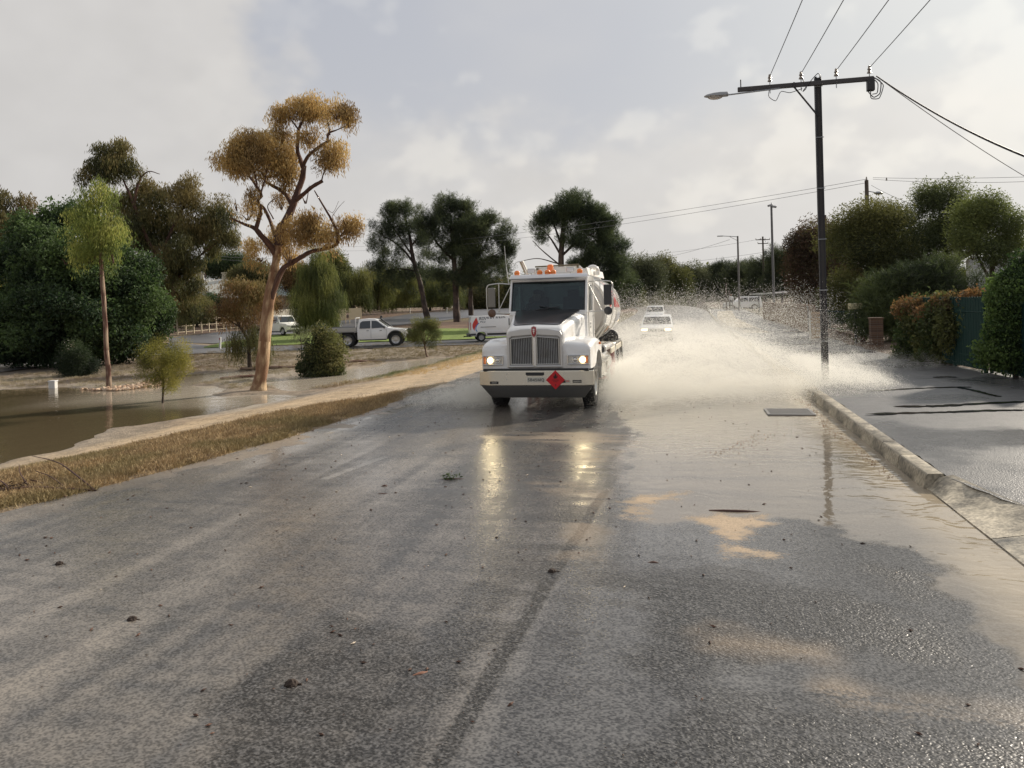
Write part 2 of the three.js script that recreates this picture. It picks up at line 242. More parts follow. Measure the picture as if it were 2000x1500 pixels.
// slowly varying fields, worked out on a coarse grid
function streetFields(s, t, f, o) {
  f[o] = fbm(s * 2.2 + 3, t * 2.6, 4) - 0.5; f[o + 1] = 0.55 * fbm(t * 1.1 + 8 + 0.25 * fbm(s * 0.5, t * 0.6, 2), s * 0.07, 3) + 0.45 * fbm(t * 5.2 + 30, s * 0.16 + 0.3 * fbm(s * 0.7, t * 0.7, 2), 3); f[o + 2] = fbm(s * 0.35 + 70, t * 0.5, 3);
  f[o + 3] = Math.min(segDist(s, t, WATER), segDist(s, t, WATER2) + .05); f[o + 4] = nearest(s, t, ROUGHb); f[o + 5] = nearest(s, t, SANDb); f[o + 6] = nearest(s, t, SANDYb); f[o + 7] = t - edgeL(s);
}
function streetTexel(s, t, F, out) {
  const wob = F[0], streak = F[1], big = F[2], cross = fbm(s * 5.5 + 40, t * 0.9, 3), mid = fbm(s * 9 + 5, t * 7, 3);
  const grain = vn(s * 150, t * 150), grain2 = vn(s * 62 + 9, t * 62), speck = vn(s * 210 + 33, t * 210 + 7);
  const pv = vn(s * 82 + 21, t * 82), st = smoothstep(pv, .42, .78), pit = smoothstep(pv * .75 + .25 * grain, .44, .30);
  const dw = F[3] + wob * 0.55 + (cross - 0.5) * 0.25;
  const seamT = -1.32 + 0.0452 * (s - 3.75);
  let water = smoothstep(-dw - (mid - 0.5) * 0.25, -0.06, 0.16);
  // thin muddy film over the left lanes, rubbed off along wheel tracks
  let film = clamp(0.28 + (streak - 0.46) * 2.6 + (cross - 0.5) * 0.55 + (big - 0.5) * 0.5 + (mid - 0.5) * 0.5, 0, 1) * smoothstep(t, 1.7, -0.2); const tan = smoothstep(t - seamT, 0.5, -0.4);
  const seam = smoothstep(Math.abs(t - seamT - 0.02 + wob * 0.05), 0.085 + wob * 0.06 + (grain2 - .5) * .05, 0.04) * smoothstep(s, 11.5, 9);
  let coarse = smoothstep(t - seamT, -0.9, -0.1) * smoothstep(streak + cross * 0.5, 0.86, 0.62) * 0.7 * (t < seamT ? 1 : 0);
  { const d = F[4] + wob * 0.9 + (cross - 0.5) * 0.5; coarse = Math.max(coarse, smoothstep(-d, -0.15, 0.2) * (0.55 + 0.45 * smoothstep(cross, 0.35, 0.6))); }
  coarse = Math.max(coarse, seam); film *= 1 - coarse * 0.85;
  let sand = 0, sandy = 0;
  sand = smoothstep(-(F[5] + wob * 0.42 + (grain2 - 0.5) * 0.16 + (cross - .5) * .2 + (mid - .5) * .3), -0.10, 0.17);
  sandy = smoothstep(-(F[6] + wob * 0.5), -0.25, 0.2) * smoothstep(cross + grain2 * 0.25, 0.42, 0.7);
  sandy = Math.max(sandy, smoothstep(F[7] + wob * 2.2 + (mid - .5) * .6, 0.35, 0.0) * (0.3 + 0.7 * smoothstep(s, 8, 13)));
  water *= 1 - sand;
  const gut = smoothstep(t + wob * 0.2, 1.95, 2.5);
  const b = lerp((0.040 + 0.025 * grain + 0.045 * st) * (1 - .5 * pit), (0.022 + 0.10 * st * grain2) * (1 - .85 * pit), coarse);
  let r = b * 1.02, g = b, bl = b * 1.0;
  const ff = clamp((film * 0.50 + 0.03) * (0.75 + 0.35 * st + 0.3 * grain) * (1 - .34 * pit), 0, 1); r = lerp(r, lerp(.22, 0.30, tan), ff); g = lerp(g, lerp(.215, 0.258, tan), ff); bl = lerp(bl, lerp(.205, 0.208, tan), ff);
  if (coarse > 0.05 && speck > 0.86) { const k = (speck - 0.86) * 4 * coarse; r += 0.16 * k; g += 0.15 * k; bl += 0.13 * k; }
  const wv = water * (0.36 + 0.3 * cross); r = lerp(r, 0.30, wv); g = lerp(g, 0.255, wv); bl = lerp(bl, 0.195, wv);
  const gg = gut * 0.75 * (0.8 + 0.4 * (cross - 0.5)); r = lerp(r, 0.42, gg); g = lerp(g, 0.35, gg); bl = lerp(bl, 0.25, gg);
  const sk = Math.max(sand, sandy * 0.38), gv = 0.6 + 0.5 * grain + 0.3 * grain2; r = lerp(r, 0.375 * gv, sk); g = lerp(g, 0.283 * gv, sk); bl = lerp(bl, 0.19 * gv, sk);
  // worn edge line dash
  const ln = smoothstep(Math.abs(t - (-4.9 + (s - 9.78) * 0.165)), 0.07, 0.05) * (s > 9.7 && s < 11.3 ? 1 : 0) * smoothstep(grain2 + cross, 0.5, 0.9); r = lerp(r, 0.5, ln * 0.22); g = lerp(g, 0.48, ln * 0.22); bl = lerp(bl, 0.44, ln * 0.22);
  out[0] = r; out[1] = g; out[2] = bl;
  const smoothFilm = clamp(film * 1.2, 0, 1) * (1 - coarse);
  let rough = lerp(0.30, 0.15, smoothFilm); rough = lerp(rough, 0.42, coarse); rough = lerp(rough, 0.05, water); rough = lerp(rough, 0.75, sand); rough = lerp(rough, 0.55, sandy * 0.7);
  out[3] = rough;
  // height: stones in the coarse seal, nearly flat where the film fills them, ripples on moving water
  const stone = 0.6 * grain + 0.4 * grain2, rp = fbm(s * 9 + wob * 6, t * 3.2, 2), rp2 = vn(s * 34, t * 9);
  let h = 0.5 + (stone - 0.5) * lerp(0.40, 0.17, smoothFilm); h = lerp(h, 0.45 + (stone - 0.5) * 0.8, coarse);
  const flow = 0.25 + 0.75 * gut; h = lerp(h, 0.5 + (rp - 0.5) * 0.5 * (0.35 + flow + .35 * gut) + (rp2 - 0.5) * 0.10 * flow, water); h = lerp(h, 0.62 + (stone - 0.5) * 0.35, sand);
  out[4] = h;
}
const lin2s = (c) => c <= 0.0031308 ? c * 12.92 : 1.055 * Math.pow(c, 1 / 2.4) - 0.055;
const S8 = new Uint8Array(4097); for (let i = 0; i <= 4096; i++) S8[i] = Math.round(lin2s(i / 4096) * 255);
function streetPatch(s0, s1, t0, t1, w, h, bumpScale) {
  const col = new Uint8Array(w * h * 4), aux = new Uint8Array(w * h * 4), o = [0, 0, 0, 0, 0];
  const C = 8, NF = 8, gw = w / C + 2, gh = h / C + 2, fld = new Float32Array(gw * gh * NF), F = new Float32Array(NF);
  for (let j = 0; j < gh; j++) for (let i = 0; i < gw; i++) streetFields(lerp(s0, s1, (j * C) / h), lerp(t0, t1, (i * C) / w), fld, (j * gw + i) * NF);
  for (let j = 0; j < h; j++) for (let i = 0; i < w; i++) {
    const gx = (i + .5) / C, gy = (j + .5) / C, ix = gx | 0, iy = gy | 0, fx = gx - ix, fy = gy - iy, a = (iy * gw + ix) * NF, b = a + gw * NF;
    for (let k = 0; k < NF; k++) { const p = fld[a + k] + (fld[a + NF + k] - fld[a + k]) * fx, q2 = fld[b + k] + (fld[b + NF + k] - fld[b + k]) * fx; F[k] = p + (q2 - p) * fy; }
    const q = (j * w + i) * 4; streetTexel(lerp(s0, s1, (j + 0.5) / h), lerp(t0, t1, (i + 0.5) / w), F, o);
    for (let c = 0; c < 3; c++) col[q + c] = S8[(clamp(o[c], 0, 1) * 4096) | 0]; col[q + 3] = 255;
    aux[q] = clamp(o[4], 0, 1) * 255; aux[q + 1] = clamp(o[3], 0, 1) * 255; aux[q + 2] = aux[q]; aux[q + 3] = 255;
  }
  const T = (d, sr) => { const t = new THREE.DataTexture(d, w, h); t.magFilter = THREE.LinearFilter; if (sr) t.colorSpace = THREE.SRGBColorSpace; t.needsUpdate = true; return t; };
  const hb = new Uint8Array(w * h * 4); for (let k = 0; k < w * h; k++) { hb[4 * k] = hb[4 * k + 1] = hb[4 * k + 2] = aux[4 * k]; hb[4 * k + 3] = 255; }
  return new THREE.MeshPhysicalMaterial({ map: T(col, true), roughnessMap: T(aux), roughness: 1, bumpMap: T(hb), bumpScale, ior: 1.45 });
}
{
  const mA = streetPatch(2.5, 9.2, -8.8, 3.4, 2048, 2048, 0.0085), mB = streetPatch(9.2, 26, -8.8, 3.4, 2048, 1536, 0.009);
  const far = new THREE.MeshPhysicalMaterial({ map: asphTile, bumpMap: asphBump, bumpScale: 0.004, roughness: 0.3, ior: 1.45, color: COL(1.9, 1.75, 1.6) });
  const geos = [];
  const sheet = (s0, s1, ds, unit) => {
    const pos = [], uv = [], idx = [], nS = Math.max(1, Math.round((s1 - s0) / ds)), nT = 12;
    for (let i = 0; i <= nS; i++) for (let j = 0; j <= nT; j++) {
      const s = lerp(s0, s1, i / nS), t = lerp(edgeL(s) - 0.12, 2.8, j / nT), bend = s > 100 ? -((s - 100) ** 2) * 0.0022 : 0;
      const [x, z] = W2(s, t + bend); pos.push(x, rise(s), z);
      unit ? uv.push((t + 8.8) / 12.2, (s - s0) / (s1 - s0)) : uv.push(x / 1.6, z / 1.6);
    }
    for (let i = 0; i < nS; i++) for (let j = 0; j < nT; j++) { const a = i * (nT + 1) + j; idx.push(a, a + 1, a + nT + 1, a + 1, a + nT + 2, a + nT + 1); }
    const g = new THREE.BufferGeometry(); g.setAttribute('position', new THREE.Float32BufferAttribute(pos, 3)); g.setAttribute('uv', new THREE.Float32BufferAttribute(uv, 2)); g.setIndex(idx); g.computeVertexNormals(); return clean(g);
  };
  geos.push(sheet(2.5, 9.2, 0.6, true), sheet(9.2, 26, 0.8, true), mergeGeometries([sheet(26, 175, 2, false), sheet(-30, 2.5, 4, false)]));
  const g = mergeGeometries(geos, true), road = new THREE.Mesh(g, [mA, mB, far]); road.name = 'road'; road.userData.kind = 'structure'; road.receiveShadow = true; scene.add(road);
}

// footpath of wet asphalt on the right, with open joints holding water
const C_CONC = [0.33, 0.285, 0.215];
const concMat = mat([1, 1, 1], 0.6, 0, { map: greyTex(256, (u, v) => { const a = tn(u, v, 6, 5), b = tn(u, v, 60, 1); const k = 0.56 + 0.6 * (a - 0.5) + 0.22 * (b - 0.5); return [k, k * 0.945, k * 0.835]; }, true), bumpMap: soilBump, bumpScale: 0.004 });
const wetConc = concMat.clone(); wetConc.roughness = 0.25;
{
  const inner = [[-30, 3.6], [2.21, 3.82], [6.16, 3.54], [7.65, 3.42], [8.73, 3.26], [9.52, 3.08], [10.02, 2.98], [118.56, 2.81]];
  const outer = [[-30, 9.4], [15.07, 8.88], [21.49, 8.32], [25.93, 7.47], [29.88, 7.16], [59.48, 7.41], [118.57, 7.32]];
  const pos = [], uv = [], idx = []; let rows = 0; const nT = 8;
  for (let s = -30; s < 110; s += s > 4 && s < 30 ? 0.25 : 2) {
    const jag = s > 3 && s < 30 ? (fbm(s * 4.1, 2, 3) - 0.5) * 0.1 : 0;
    for (let j = 0; j <= nT; j++) { const t = lerp(poly1(s, inner) + jag, poly1(s, outer), j / nT), [x, z] = W2(s, t); pos.push(x, H(x, z) + (j === 0 ? -0.012 : 0.004) + 0.006 * (fbm(x * 0.8, z * 0.8, 2) - 0.5), z); uv.push(x / 1.3, z / 1.3); } rows++;
  }
  for (let i = 0; i + 1 < rows; i++) for (let j = 0; j < nT; j++) { const a = i * (nT + 1) + j; idx.push(a, a + 1, a + nT + 1, a + 1, a + nT + 2, a + nT + 1); }
  const g = new THREE.BufferGeometry(); g.setAttribute('position', new THREE.Float32BufferAttribute(pos, 3)); g.setAttribute('uv', new THREE.Float32BufferAttribute(uv, 2)); g.setIndex(idx); g.computeVertexNormals();
  const wetR = greyTex(512, (u, v) => 0.30 + 0.30 * smoothstep(tn(u, v, 4, 4), 0.35, 0.65)); wetR.repeat.set(0.23, 0.23);
  const m = new THREE.MeshPhysicalMaterial({ map: asphTile, roughnessMap: wetR, roughness: 0.8, bumpMap: asphBump, bumpScale: 0.005, color: COL(1.5, 1.5, 1.49) });
  const foot = struct('footpath', g, m);
  // dark wet joints and patches: shallow tar strips, each a little proud
  const tar = mat([0.02, 0.02, 0.022], 0.12);
  const stripAt = (pts, w) => { const c = new THREE.CatmullRomCurve3(pts.map(([a, b]) => gp(a, b))), n = 40, pos = [], idx = []; for (let i = 0; i <= n; i++) { const p = c.getPoint(i / n), q = c.getTangent(i / n), nx = -q.z, nz = q.x, l = Math.hypot(nx, nz), ww = w * (0.5 + 0.9 * vn(i * 0.9 + pts[0][0], 3)) * Math.min(1, i / 4 + 0.1, (n - i) / 4 + 0.1); for (const k of [-1, 1]) { const x = p.x + k * nx / l * ww, z = p.z + k * nz / l * ww; pos.push(x, H(x, z) + 0.014, z); } if (i < n) idx.push(2 * i, 2 * i + 1, 2 * i + 2, 2 * i + 1, 2 * i + 3, 2 * i + 2); } const g = new THREE.BufferGeometry(); g.setAttribute('position', new THREE.Float32BufferAttribute(pos, 3)); g.setIndex(idx); g.computeVertexNormals(); return g; };
  const strips = [[[[1690, 765], [1780, 760], [1865, 757], [1900, 757]], 0.07], [[[1868, 757], [1900, 763], [1935, 772], [1955, 776]], 0.06], [[[1745, 795], [1830, 794], [1920, 789], [2010, 785]], 0.10], [[[1690, 810], [1760, 808], [1850, 806], [1930, 803], [2010, 802]], 0.09], [[[1822, 738], [1850, 737], [1870, 738]], 0.12], [[[1780, 739], [1880, 742], [1960, 752]], 0.02]];
  for (const [p, w] of strips) part('tar_strip', stripAt(p, w), tar, foot);
  // dirt and weeds in front of the fences
  const dirt = new THREE.MeshStandardMaterial({ color: COL(0.17, 0.115, 0.075), map: soilTex, bumpMap: soilBump, bumpScale: 0.03, roughness: 0.9 });
  const pos2 = [], idx2 = [], uv2 = []; let r2 = 0;
  for (let s = 12; s < 60; s += 0.8) { const w = fbm(s * 0.9, 8, 2) * 0.8; for (const [t, y] of [[poly1(s, outer) - 0.3 - w * 0.5, 0.0], [poly1(s, outer) + 0.1, 0.035], [poly1(s, outer) + 6, 0.08]]) { const [x, z] = W2(s, t); pos2.push(x, H(x, z) + y, z); uv2.push(x / 2, z / 2); } r2++; }
  for (let i = 0; i + 1 < r2; i++) for (let j = 0; j < 2; j++) { const a = i * 3 + j; idx2.push(a, a + 1, a + 3, a + 1, a + 4, a + 3); }
  const gd = new THREE.BufferGeometry(); gd.setAttribute('position', new THREE.Float32BufferAttribute(pos2, 3)); gd.setAttribute('uv', new THREE.Float32BufferAttribute(uv2, 2)); gd.setIndex(idx2); gd.computeVertexNormals(); struct('garden_bed', gd, dirt);
}
{ // kerb: cast concrete lengths with open joints, ending in a tapered nose at the vehicle crossing
  const kerb = new THREE.Group(); kerb.name = 'kerb'; kerb.userData.kind = 'structure'; scene.add(kerb);
  const prof = [[-0.035, -0.1], [-0.03, 0.0], [0.0, 0.13], [0.012, 0.16], [0.03, 0.175], [0.19, 0.182], [0.2, 0.17], [0.2, -0.1]];
  let s = 9.95, k = 0;
  const cuts = [10.06, 11.25, 12.2, 14.6, 17.1, 17.35, 19.6, 22, 24.5, 27, 30, 33, 36, 40, 44, 48, 52, 56, 60, 66, 72, 78, 84, 90, 96];
  for (let i = 0; i + 1 < cuts.length; i++) {
    const a = cuts[i] + 0.011, b = cuts[i + 1] - 0.011, g = loft([prof.map(([t, y]) => { const p = RT(a, KERB - 0.035 + t); return [p.x, y + rise(a), p.z]; }), prof.map(([t, y]) => { const p = RT(b, KERB - 0.035 + t); return [p.x, y + rise(b), p.z]; })]);
    part('kerb_block', boxUV(clean(g), 0.7), concMat, kerb);
  }
  // sloped concrete slabs of the vehicle crossing
  const slabs = new THREE.Group(); slabs.name = 'vehicle_crossing'; slabs.userData.kind = 'structure'; scene.add(slabs);
  const inn = [[2.21, 3.87], [6.16, 3.56], [7.65, 3.44], [8.73, 3.28], [9.52, 3.12], [10.07, 3.02]];
  const edges = [10.06, 8.05, 6.9, 5.75, 4.4, 3.0];
  for (let i = 0; i + 1 < edges.length; i++) {
    const a = edges[i] - 0.008, b = edges[i + 1] + 0.008, rings = [];
    for (let q = 0; q <= 6; q++) { const s1 = lerp(a, b, q / 6), ti = poly1(s1, inn), up = smoothstep(s1, 9.3, 10.05); rings.push([[KERB - 0.03, 0.012], [KERB + 0.03, 0.02 + 0.03 * up], [lerp(KERB, ti, 0.45), 0.06 + 0.085 * up], [ti + 0.02, 0.163 + 0.012 * up], [ti + 0.02, -0.1], [KERB - 0.03, -0.1]].map(([t, y]) => { const p = RT(s1, t); return [p.x, y, p.z]; })); }
    part('concrete_slab', boxUV(clean(loft(rings)), 0.7), i < 1 ? concMat : wetConc, slabs);
  }
  // light concrete path beside the kerb further along
  const pos = [], idx = []; for (let i = 0; i <= 20; i++) { const s1 = 48 + i * 2.6; for (const t of [3.02, 4.8]) { const p = RT(s1, t + Math.max(0, s1 - 80) * 0.04); pos.push(p.x, H(p.x, p.z) + 0.02, p.z); } if (i < 20) idx.push(2 * i, 2 * i + 1, 2 * i + 2, 2 * i + 1, 2 * i + 3, 2 * i + 2); }
  const g = new THREE.BufferGeometry(); g.setAttribute('position', new THREE.Float32BufferAttribute(pos, 3)); g.setIndex(idx); g.computeVertexNormals(); struct('concrete_path', boxUV(clean(g), 0.5), concMat);
  // drain grate in the channel
  const dp = RT(16.35, 1.97, 0.006), dr = thing('storm_drain', 'grey steel grate of a storm drain in the flooded gutter beside the kerb', 'drain', dp, -ALPHA);
  const steel = mat([0.20, 0.195, 0.19], 0.45, 0.3);
  part('frame', [box(0.9, 0.02, 0.05, 0, 0.006, -0.4), box(0.9, 0.02, 0.05, 0, 0.006, 0.4), box(0.05, 0.02, 0.75, -0.425, 0.006, 0), box(0.05, 0.02, 0.75, 0.425, 0.006, 0)], steel, dr);
  for (let i = 0; i < 11; i++) part('grate_bar', box(0.8, 0.018, 0.035, 0, 0.004, -0.34 + i * 0.068), steel, dr);
}

// side streets across the park on the left
function pxStrip(near, far, nCross, lift, uvk = 1.6) {
  const res = (pl, n) => { const w = pl.map(([a, b]) => gp(a, b)), L = [0]; for (let i = 1; i < w.length; i++) L.push(L[i - 1] + w[i].distanceTo(w[i - 1])); const out = []; for (let i = 0; i <= n; i++) { const d = L[L.length - 1] * i / n; let j = 1; while (j < L.length - 1 && L[j] < d) j++; out.push(w[j - 1].clone().lerp(w[j], (d - L[j - 1]) / (L[j] - L[j - 1]))); } return out; };
  const n = 60, A = res(near, n), B = res(far, n), pos = [], uv = [], idx = [];
  for (let i = 0; i <= n; i++) for (let j = 0; j <= nCross; j++) { const p = A[i].clone().lerp(B[i], j / nCross); pos.push(p.x, H(p.x, p.z) + lift, p.z); uv.push(p.x / uvk, p.z / uvk); }
  for (let i = 0; i < n; i++) for (let j = 0; j < nCross; j++) { const a = i * (nCross + 1) + j; idx.push(a, a + 1, a + nCross + 1, a + 1, a + nCross + 2, a + nCross + 1); }
  const g = new THREE.BufferGeometry(); g.setAttribute('position', new THREE.Float32BufferAttribute(pos, 3)); g.setAttribute('uv', new THREE.Float32BufferAttribute(uv, 2)); g.setIndex(idx); g.computeVertexNormals(); return g;
}
const streetMat = new THREE.MeshPhysicalMaterial({ map: asphTile, bumpMap: asphBump, bumpScale: 0.003, roughness: 0.4, color: COL(1.5, 1.5, 1.6) });
struct('side_street', pxStrip([[-120, 745], [0, 728], [140, 710], [300, 695], [420, 690], [560, 686], [700, 682], [800, 678.5], [930, 674], [1010, 671]], [[-120, 722], [0, 706], [140, 690], [250, 676], [330, 669], [420, 677], [560, 676], [700, 671], [800, 668], [930, 664], [1010, 660]], 10, 0.05), streetMat);
struct('far_street', pxStrip([[330, 668], [420, 672], [540, 657], [650, 651], [720, 641], [800, 633], [900, 622], [1010, 613]], [[240, 668], [330, 660], [420, 650], [540, 640], [650, 628], [760, 620], [900, 606], [1010, 601]], 8, 0.035), streetMat);
struct('dirt_shoulder', pxStrip([[-120, 726], [0, 707], [140, 692], [250, 679], [330, 671]], [[-120, 712], [0, 696], [140, 680], [230, 668], [330, 659]], 4, 0.05, 2.2), new THREE.MeshStandardMaterial({ color: COL(0.42, 0.30, 0.2), map: soilTex, roughness: 0.9 }));
{
  const lawn = new THREE.MeshStandardMaterial({ color: COL(0.24, 0.33, 0.06), map: soilTex, bumpMap: soilBump, bumpScale: 0.05, roughness: 0.9 });
  const m = struct('lawn_strip', pxStrip([[398, 681.5], [450, 680], [560, 675.5], [700, 670.5], [800, 667.5], [930, 663.5], [1010, 659.5]], [[398, 679.5], [440, 669], [545, 655], [650, 648], [760, 645.5], [930, 643], [1010, 640]], 6, 0.09, 2.2), lawn);
}
// ---------------------------------------------------------------- vegetation
const barkTex = (a, b) => greyTex(256, (u, v) => { const k = clamp(tn(u, v * 0.5, 8, 4) * 0.8 + 0.5 * (tn(u, v, 4, 2) - 0.4), 0, 1), q = tn(u, v, 64, 1) * 0.25 + 0.85; return a.map((c, i) => lin2s(lerp(c, b[i], smoothstep(k, 0.3, 0.65)) * q)); }, true);
const barkBump = greyTex(256, (u, v) => tn(u, v * 0.25, 16, 3));
const woodMat = (a, b, extra = {}) => new THREE.MeshStandardMaterial({ map: barkTex(a, b), bumpMap: barkBump, bumpScale: 0.02, roughness: 0.85, ...extra });
const BARK = { gum: woodMat([0.47, 0.335, 0.20], [0.20, 0.105, 0.055]), gumDark: woodMat([0.13, 0.065, 0.042], [0.07, 0.034, 0.024]), dark: woodMat([0.075, 0.055, 0.042], [0.045, 0.033, 0.026]), pine: woodMat([0.11, 0.075, 0.058], [0.05, 0.036, 0.03]), pale: woodMat([0.30, 0.22, 0.155], [0.11, 0.05, 0.035]) };
function limb(pts, radii, sides = 9, seed = 1) { // a tapered, slightly knotty branch through 3-D points
  const c = new THREE.CatmullRomCurve3(pts, false, 'catmullrom', 0.5), n = Math.max(6, pts.length * 5), fr = c.computeFrenetFrames(n, false), pos = [], uv = [], idx = [];
  for (let i = 0; i <= n; i++) {
    const k = i / n, p = c.getPoint(k), f = k * (radii.length - 1), a = Math.min(Math.floor(f), radii.length - 2), r = lerp(radii[a], radii[a + 1], f - a);
    for (let j = 0; j <= sides; j++) { const w = j / sides * 2 * Math.PI, rr = r * (0.86 + 0.28 * vn(j % sides * 1.3 + seed * 7, i * 0.5 + seed)); const q = fr.normals[i].clone().multiplyScalar(Math.cos(w) * rr).addScaledVector(fr.binormals[i], Math.sin(w) * rr).add(p); pos.push(q.x, q.y, q.z); uv.push(j / sides * Math.max(1, Math.round(r * 5)), k * c.getLength() * 0.5); }
  }
  for (let i = 0; i < n; i++) for (let j = 0; j < sides; j++) { const a = i * (sides + 1) + j; idx.push(a, a + 1, a + sides + 1, a + 1, a + sides + 2, a + sides + 1); }
  const g = new THREE.BufferGeometry(); g.setAttribute('position', new THREE.Float32BufferAttribute(pos, 3)); g.setAttribute('uv', new THREE.Float32BufferAttribute(uv, 2)); g.setIndex(idx); g.computeVertexNormals(); return clean(g);
}
// leaf sprays: small bundles of leaves that a crown is filled with
function bundle(n, seed, leaf) {
  const r = rng(seed), pos = [];
  for (let i = 0; i < n; i++) for (const [o, dir, l, w, side, bend] of [].concat([leaf(r, i)])) {
    const d = dir.normalize(), s = side.clone().sub(d.clone().multiplyScalar(side.dot(d))).normalize().multiplyScalar(w / 2), nn = d.clone().cross(s).normalize().multiplyScalar(bend);
    const a = o, m1 = o.clone().addScaledVector(d, l * 0.45).add(s).add(nn), m2 = o.clone().addScaledVector(d, l * 0.45).sub(s).add(nn), e = o.clone().addScaledVector(d, l);
    for (const v of [a, m1, e, a, e, m2]) pos.push(v.x, v.y, v.z);
  }
  const g = new THREE.BufferGeometry(); g.setAttribute('position', new THREE.Float32BufferAttribute(pos, 3)); g.computeVertexNormals(); return g;
}
const dirRand = (r) => { const z = 2 * r() - 1, a = 6.2832 * r(), q = Math.sqrt(1 - z * z); return V3(q * Math.cos(a), z, q * Math.sin(a)); };
const inBall = (r, k = 1) => dirRand(r).multiplyScalar(k * Math.cbrt(r()));
const SPRAY = {
  gum: bundle(46, 11, (r) => [inBall(r, 0.5), V3((r() - .5) * 1.0, -1, (r() - .5) * 1.0), 0.15 + 0.12 * r(), 0.028 + 0.018 * r(), dirRand(r), 0.01]),
  broad: bundle(60, 12, (r) => [inBall(r, 0.5), dirRand(r).add(V3(0, -0.25, 0)), 0.10 + 0.07 * r(), 0.06 + 0.03 * r(), dirRand(r), 0.012]),
  fine: bundle(110, 13, (r) => [inBall(r, 0.5), dirRand(r), 0.07 + 0.07 * r(), 0.02 + 0.015 * r(), dirRand(r), 0.004]),
  pine: bundle(150, 14, (() => { let c = V3(), ax = V3(0, 1, 0); return (r, i) => { if (i % 15 === 0) { c = inBall(r, 0.42); ax = dirRand(r).add(V3(0, 0.9, 0)).normalize(); } const k = (i % 15) / 15; return [c.clone().addScaledVector(ax, k * 0.25), ax.clone().add(dirRand(r).multiplyScalar(0.9)), 0.12 + 0.07 * r(), 0.013, dirRand(r), 0.0]; }; })()),
  weep: bundle(120, 15, (() => { let c = V3(), dx = 0, dz = 0; return (r, i) => { const k = i % 12; if (k === 0) { c = inBall(r, 0.42); dx = (r() - .5) * 0.5; dz = (r() - .5) * 0.5; } return [c.clone().add(V3(dx * (k / 12), -k * 0.07 + 0.3, dz * (k / 12))), V3((r() - .5) * 1.2, -1, (r() - .5) * 1.2), 0.10 + 0.05 * r(), 0.024, dirRand(r), 0.004]; }; })()),
};
const leafMat = new THREE.MeshPhysicalMaterial({ color: COL(1, 1, 1), roughness: 0.94, transmission: 0.42, thickness: 0, side: THREE.DoubleSide, specularIntensity: 0.5 });
const M4 = new THREE.Matrix4(), Q4 = new THREE.Quaternion(), E4 = new THREE.Euler();
function crown(parent, origin, blobs, D, kind, pal, opt = {}) {
  // blobs: [px, py, rx, ry, dz, count(, sizes)] in photograph pixels at distance D
  const r = rng(opt.seed || 5), ppm = FOCAL / D, list = [], twigs = [], scale = opt.scale || 1, holes = (opt.holes ?? 0.42) + 0.06;
  for (const [bx, by, rx, ry, dz = 0, n0 = 60, k = 1] of blobs) {
    const n = Math.round(n0 * (opt.thin || 1));
    const c = P(bx, by, D + dz), ax = rx / ppm * (opt.grow || 1), ay = ry / ppm * (opt.grow || 1), ad = (opt.depth || 0.9) * ax;
    const m = Math.max(3, Math.round(n / (opt.per || 11))), subs = []; // tufts that make the outline uneven and leave gaps
    for (let i = 0; i < m; i++) subs.push([dirRand(r).multiplyScalar(Math.pow(r(), opt.shell || 0.42)), (0.26 + 0.24 * r()) * (opt.sr || 1)]);
    for (let i = 0; i < Math.min(m, opt.twigs || 0); i++) { const q = subs[i][0], a = V3(c.x + q.x * ax * .1, c.y - ay * .75, c.z), e = V3(c.x + q.x * ax, c.y + q.y * ay, c.z + q.z * ad); twigs.push(limb([a, a.clone().lerp(e, .5).add(V3((r() - .5) * .2 * ax, .12 * ay, 0)), e].map((v) => v.sub(origin)), [.022 * D / 28, .014 * D / 28, .005 * D / 28], 4, i)); }
    for (let i = 0, tries = 0; i < n && tries < n * 8; tries++) {
      const [sc, sr] = subs[tries % m], w = dirRand(r), wr = sr * Math.cbrt(r()); const u = V3(sc.x + w.x * wr, sc.y + w.y * wr * 0.8, sc.z + w.z * wr), rad = 1; const p = V3(c.x + u.x * ax, c.y + u.y * ay, c.z + u.z * ad);
      if (fbm3(p.x * (opt.hf || 1.1) + 9, p.y * (opt.hf || 1.1), p.z * (opt.hf || 1.1), 2) < holes - 0.04) continue;
      i++; if (p.y < (opt.floor ?? -9)) p.y = opt.floor + r() * 0.2;
      const tone = fbm3(p.x * 1.5 / Math.sqrt(scale), p.y * 1.5 / Math.sqrt(scale) + 40, p.z * 1.5 / Math.sqrt(scale), 2), q = clamp((tone - 0.385) * 4.2 + (w.y * 0.6 + u.y * 0.5) * (opt.top ?? 0.25) + (r() - 0.5) * 0.35, 0, 0.999) * (pal.length - 1), a = Math.floor(q);  // upper leaves painted paler, lower ones darker: light put into leaf colour
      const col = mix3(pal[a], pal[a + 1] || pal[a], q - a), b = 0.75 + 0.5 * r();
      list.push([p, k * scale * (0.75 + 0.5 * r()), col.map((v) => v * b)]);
    }
  }
  if (twigs.length) part('twigs', twigs, BARK.gumDark, parent).userData.kind = 'stuff';
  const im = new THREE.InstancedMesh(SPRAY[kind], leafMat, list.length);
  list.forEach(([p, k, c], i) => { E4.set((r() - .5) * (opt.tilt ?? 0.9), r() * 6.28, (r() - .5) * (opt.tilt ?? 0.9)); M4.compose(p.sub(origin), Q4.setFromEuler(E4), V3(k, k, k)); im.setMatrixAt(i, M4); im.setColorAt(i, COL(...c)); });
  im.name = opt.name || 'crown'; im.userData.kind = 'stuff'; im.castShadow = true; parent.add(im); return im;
}
const CHILD = (o, pts, D) => pts.map(([x, y, dz = 0]) => P(x, y, D + dz).sub(o));
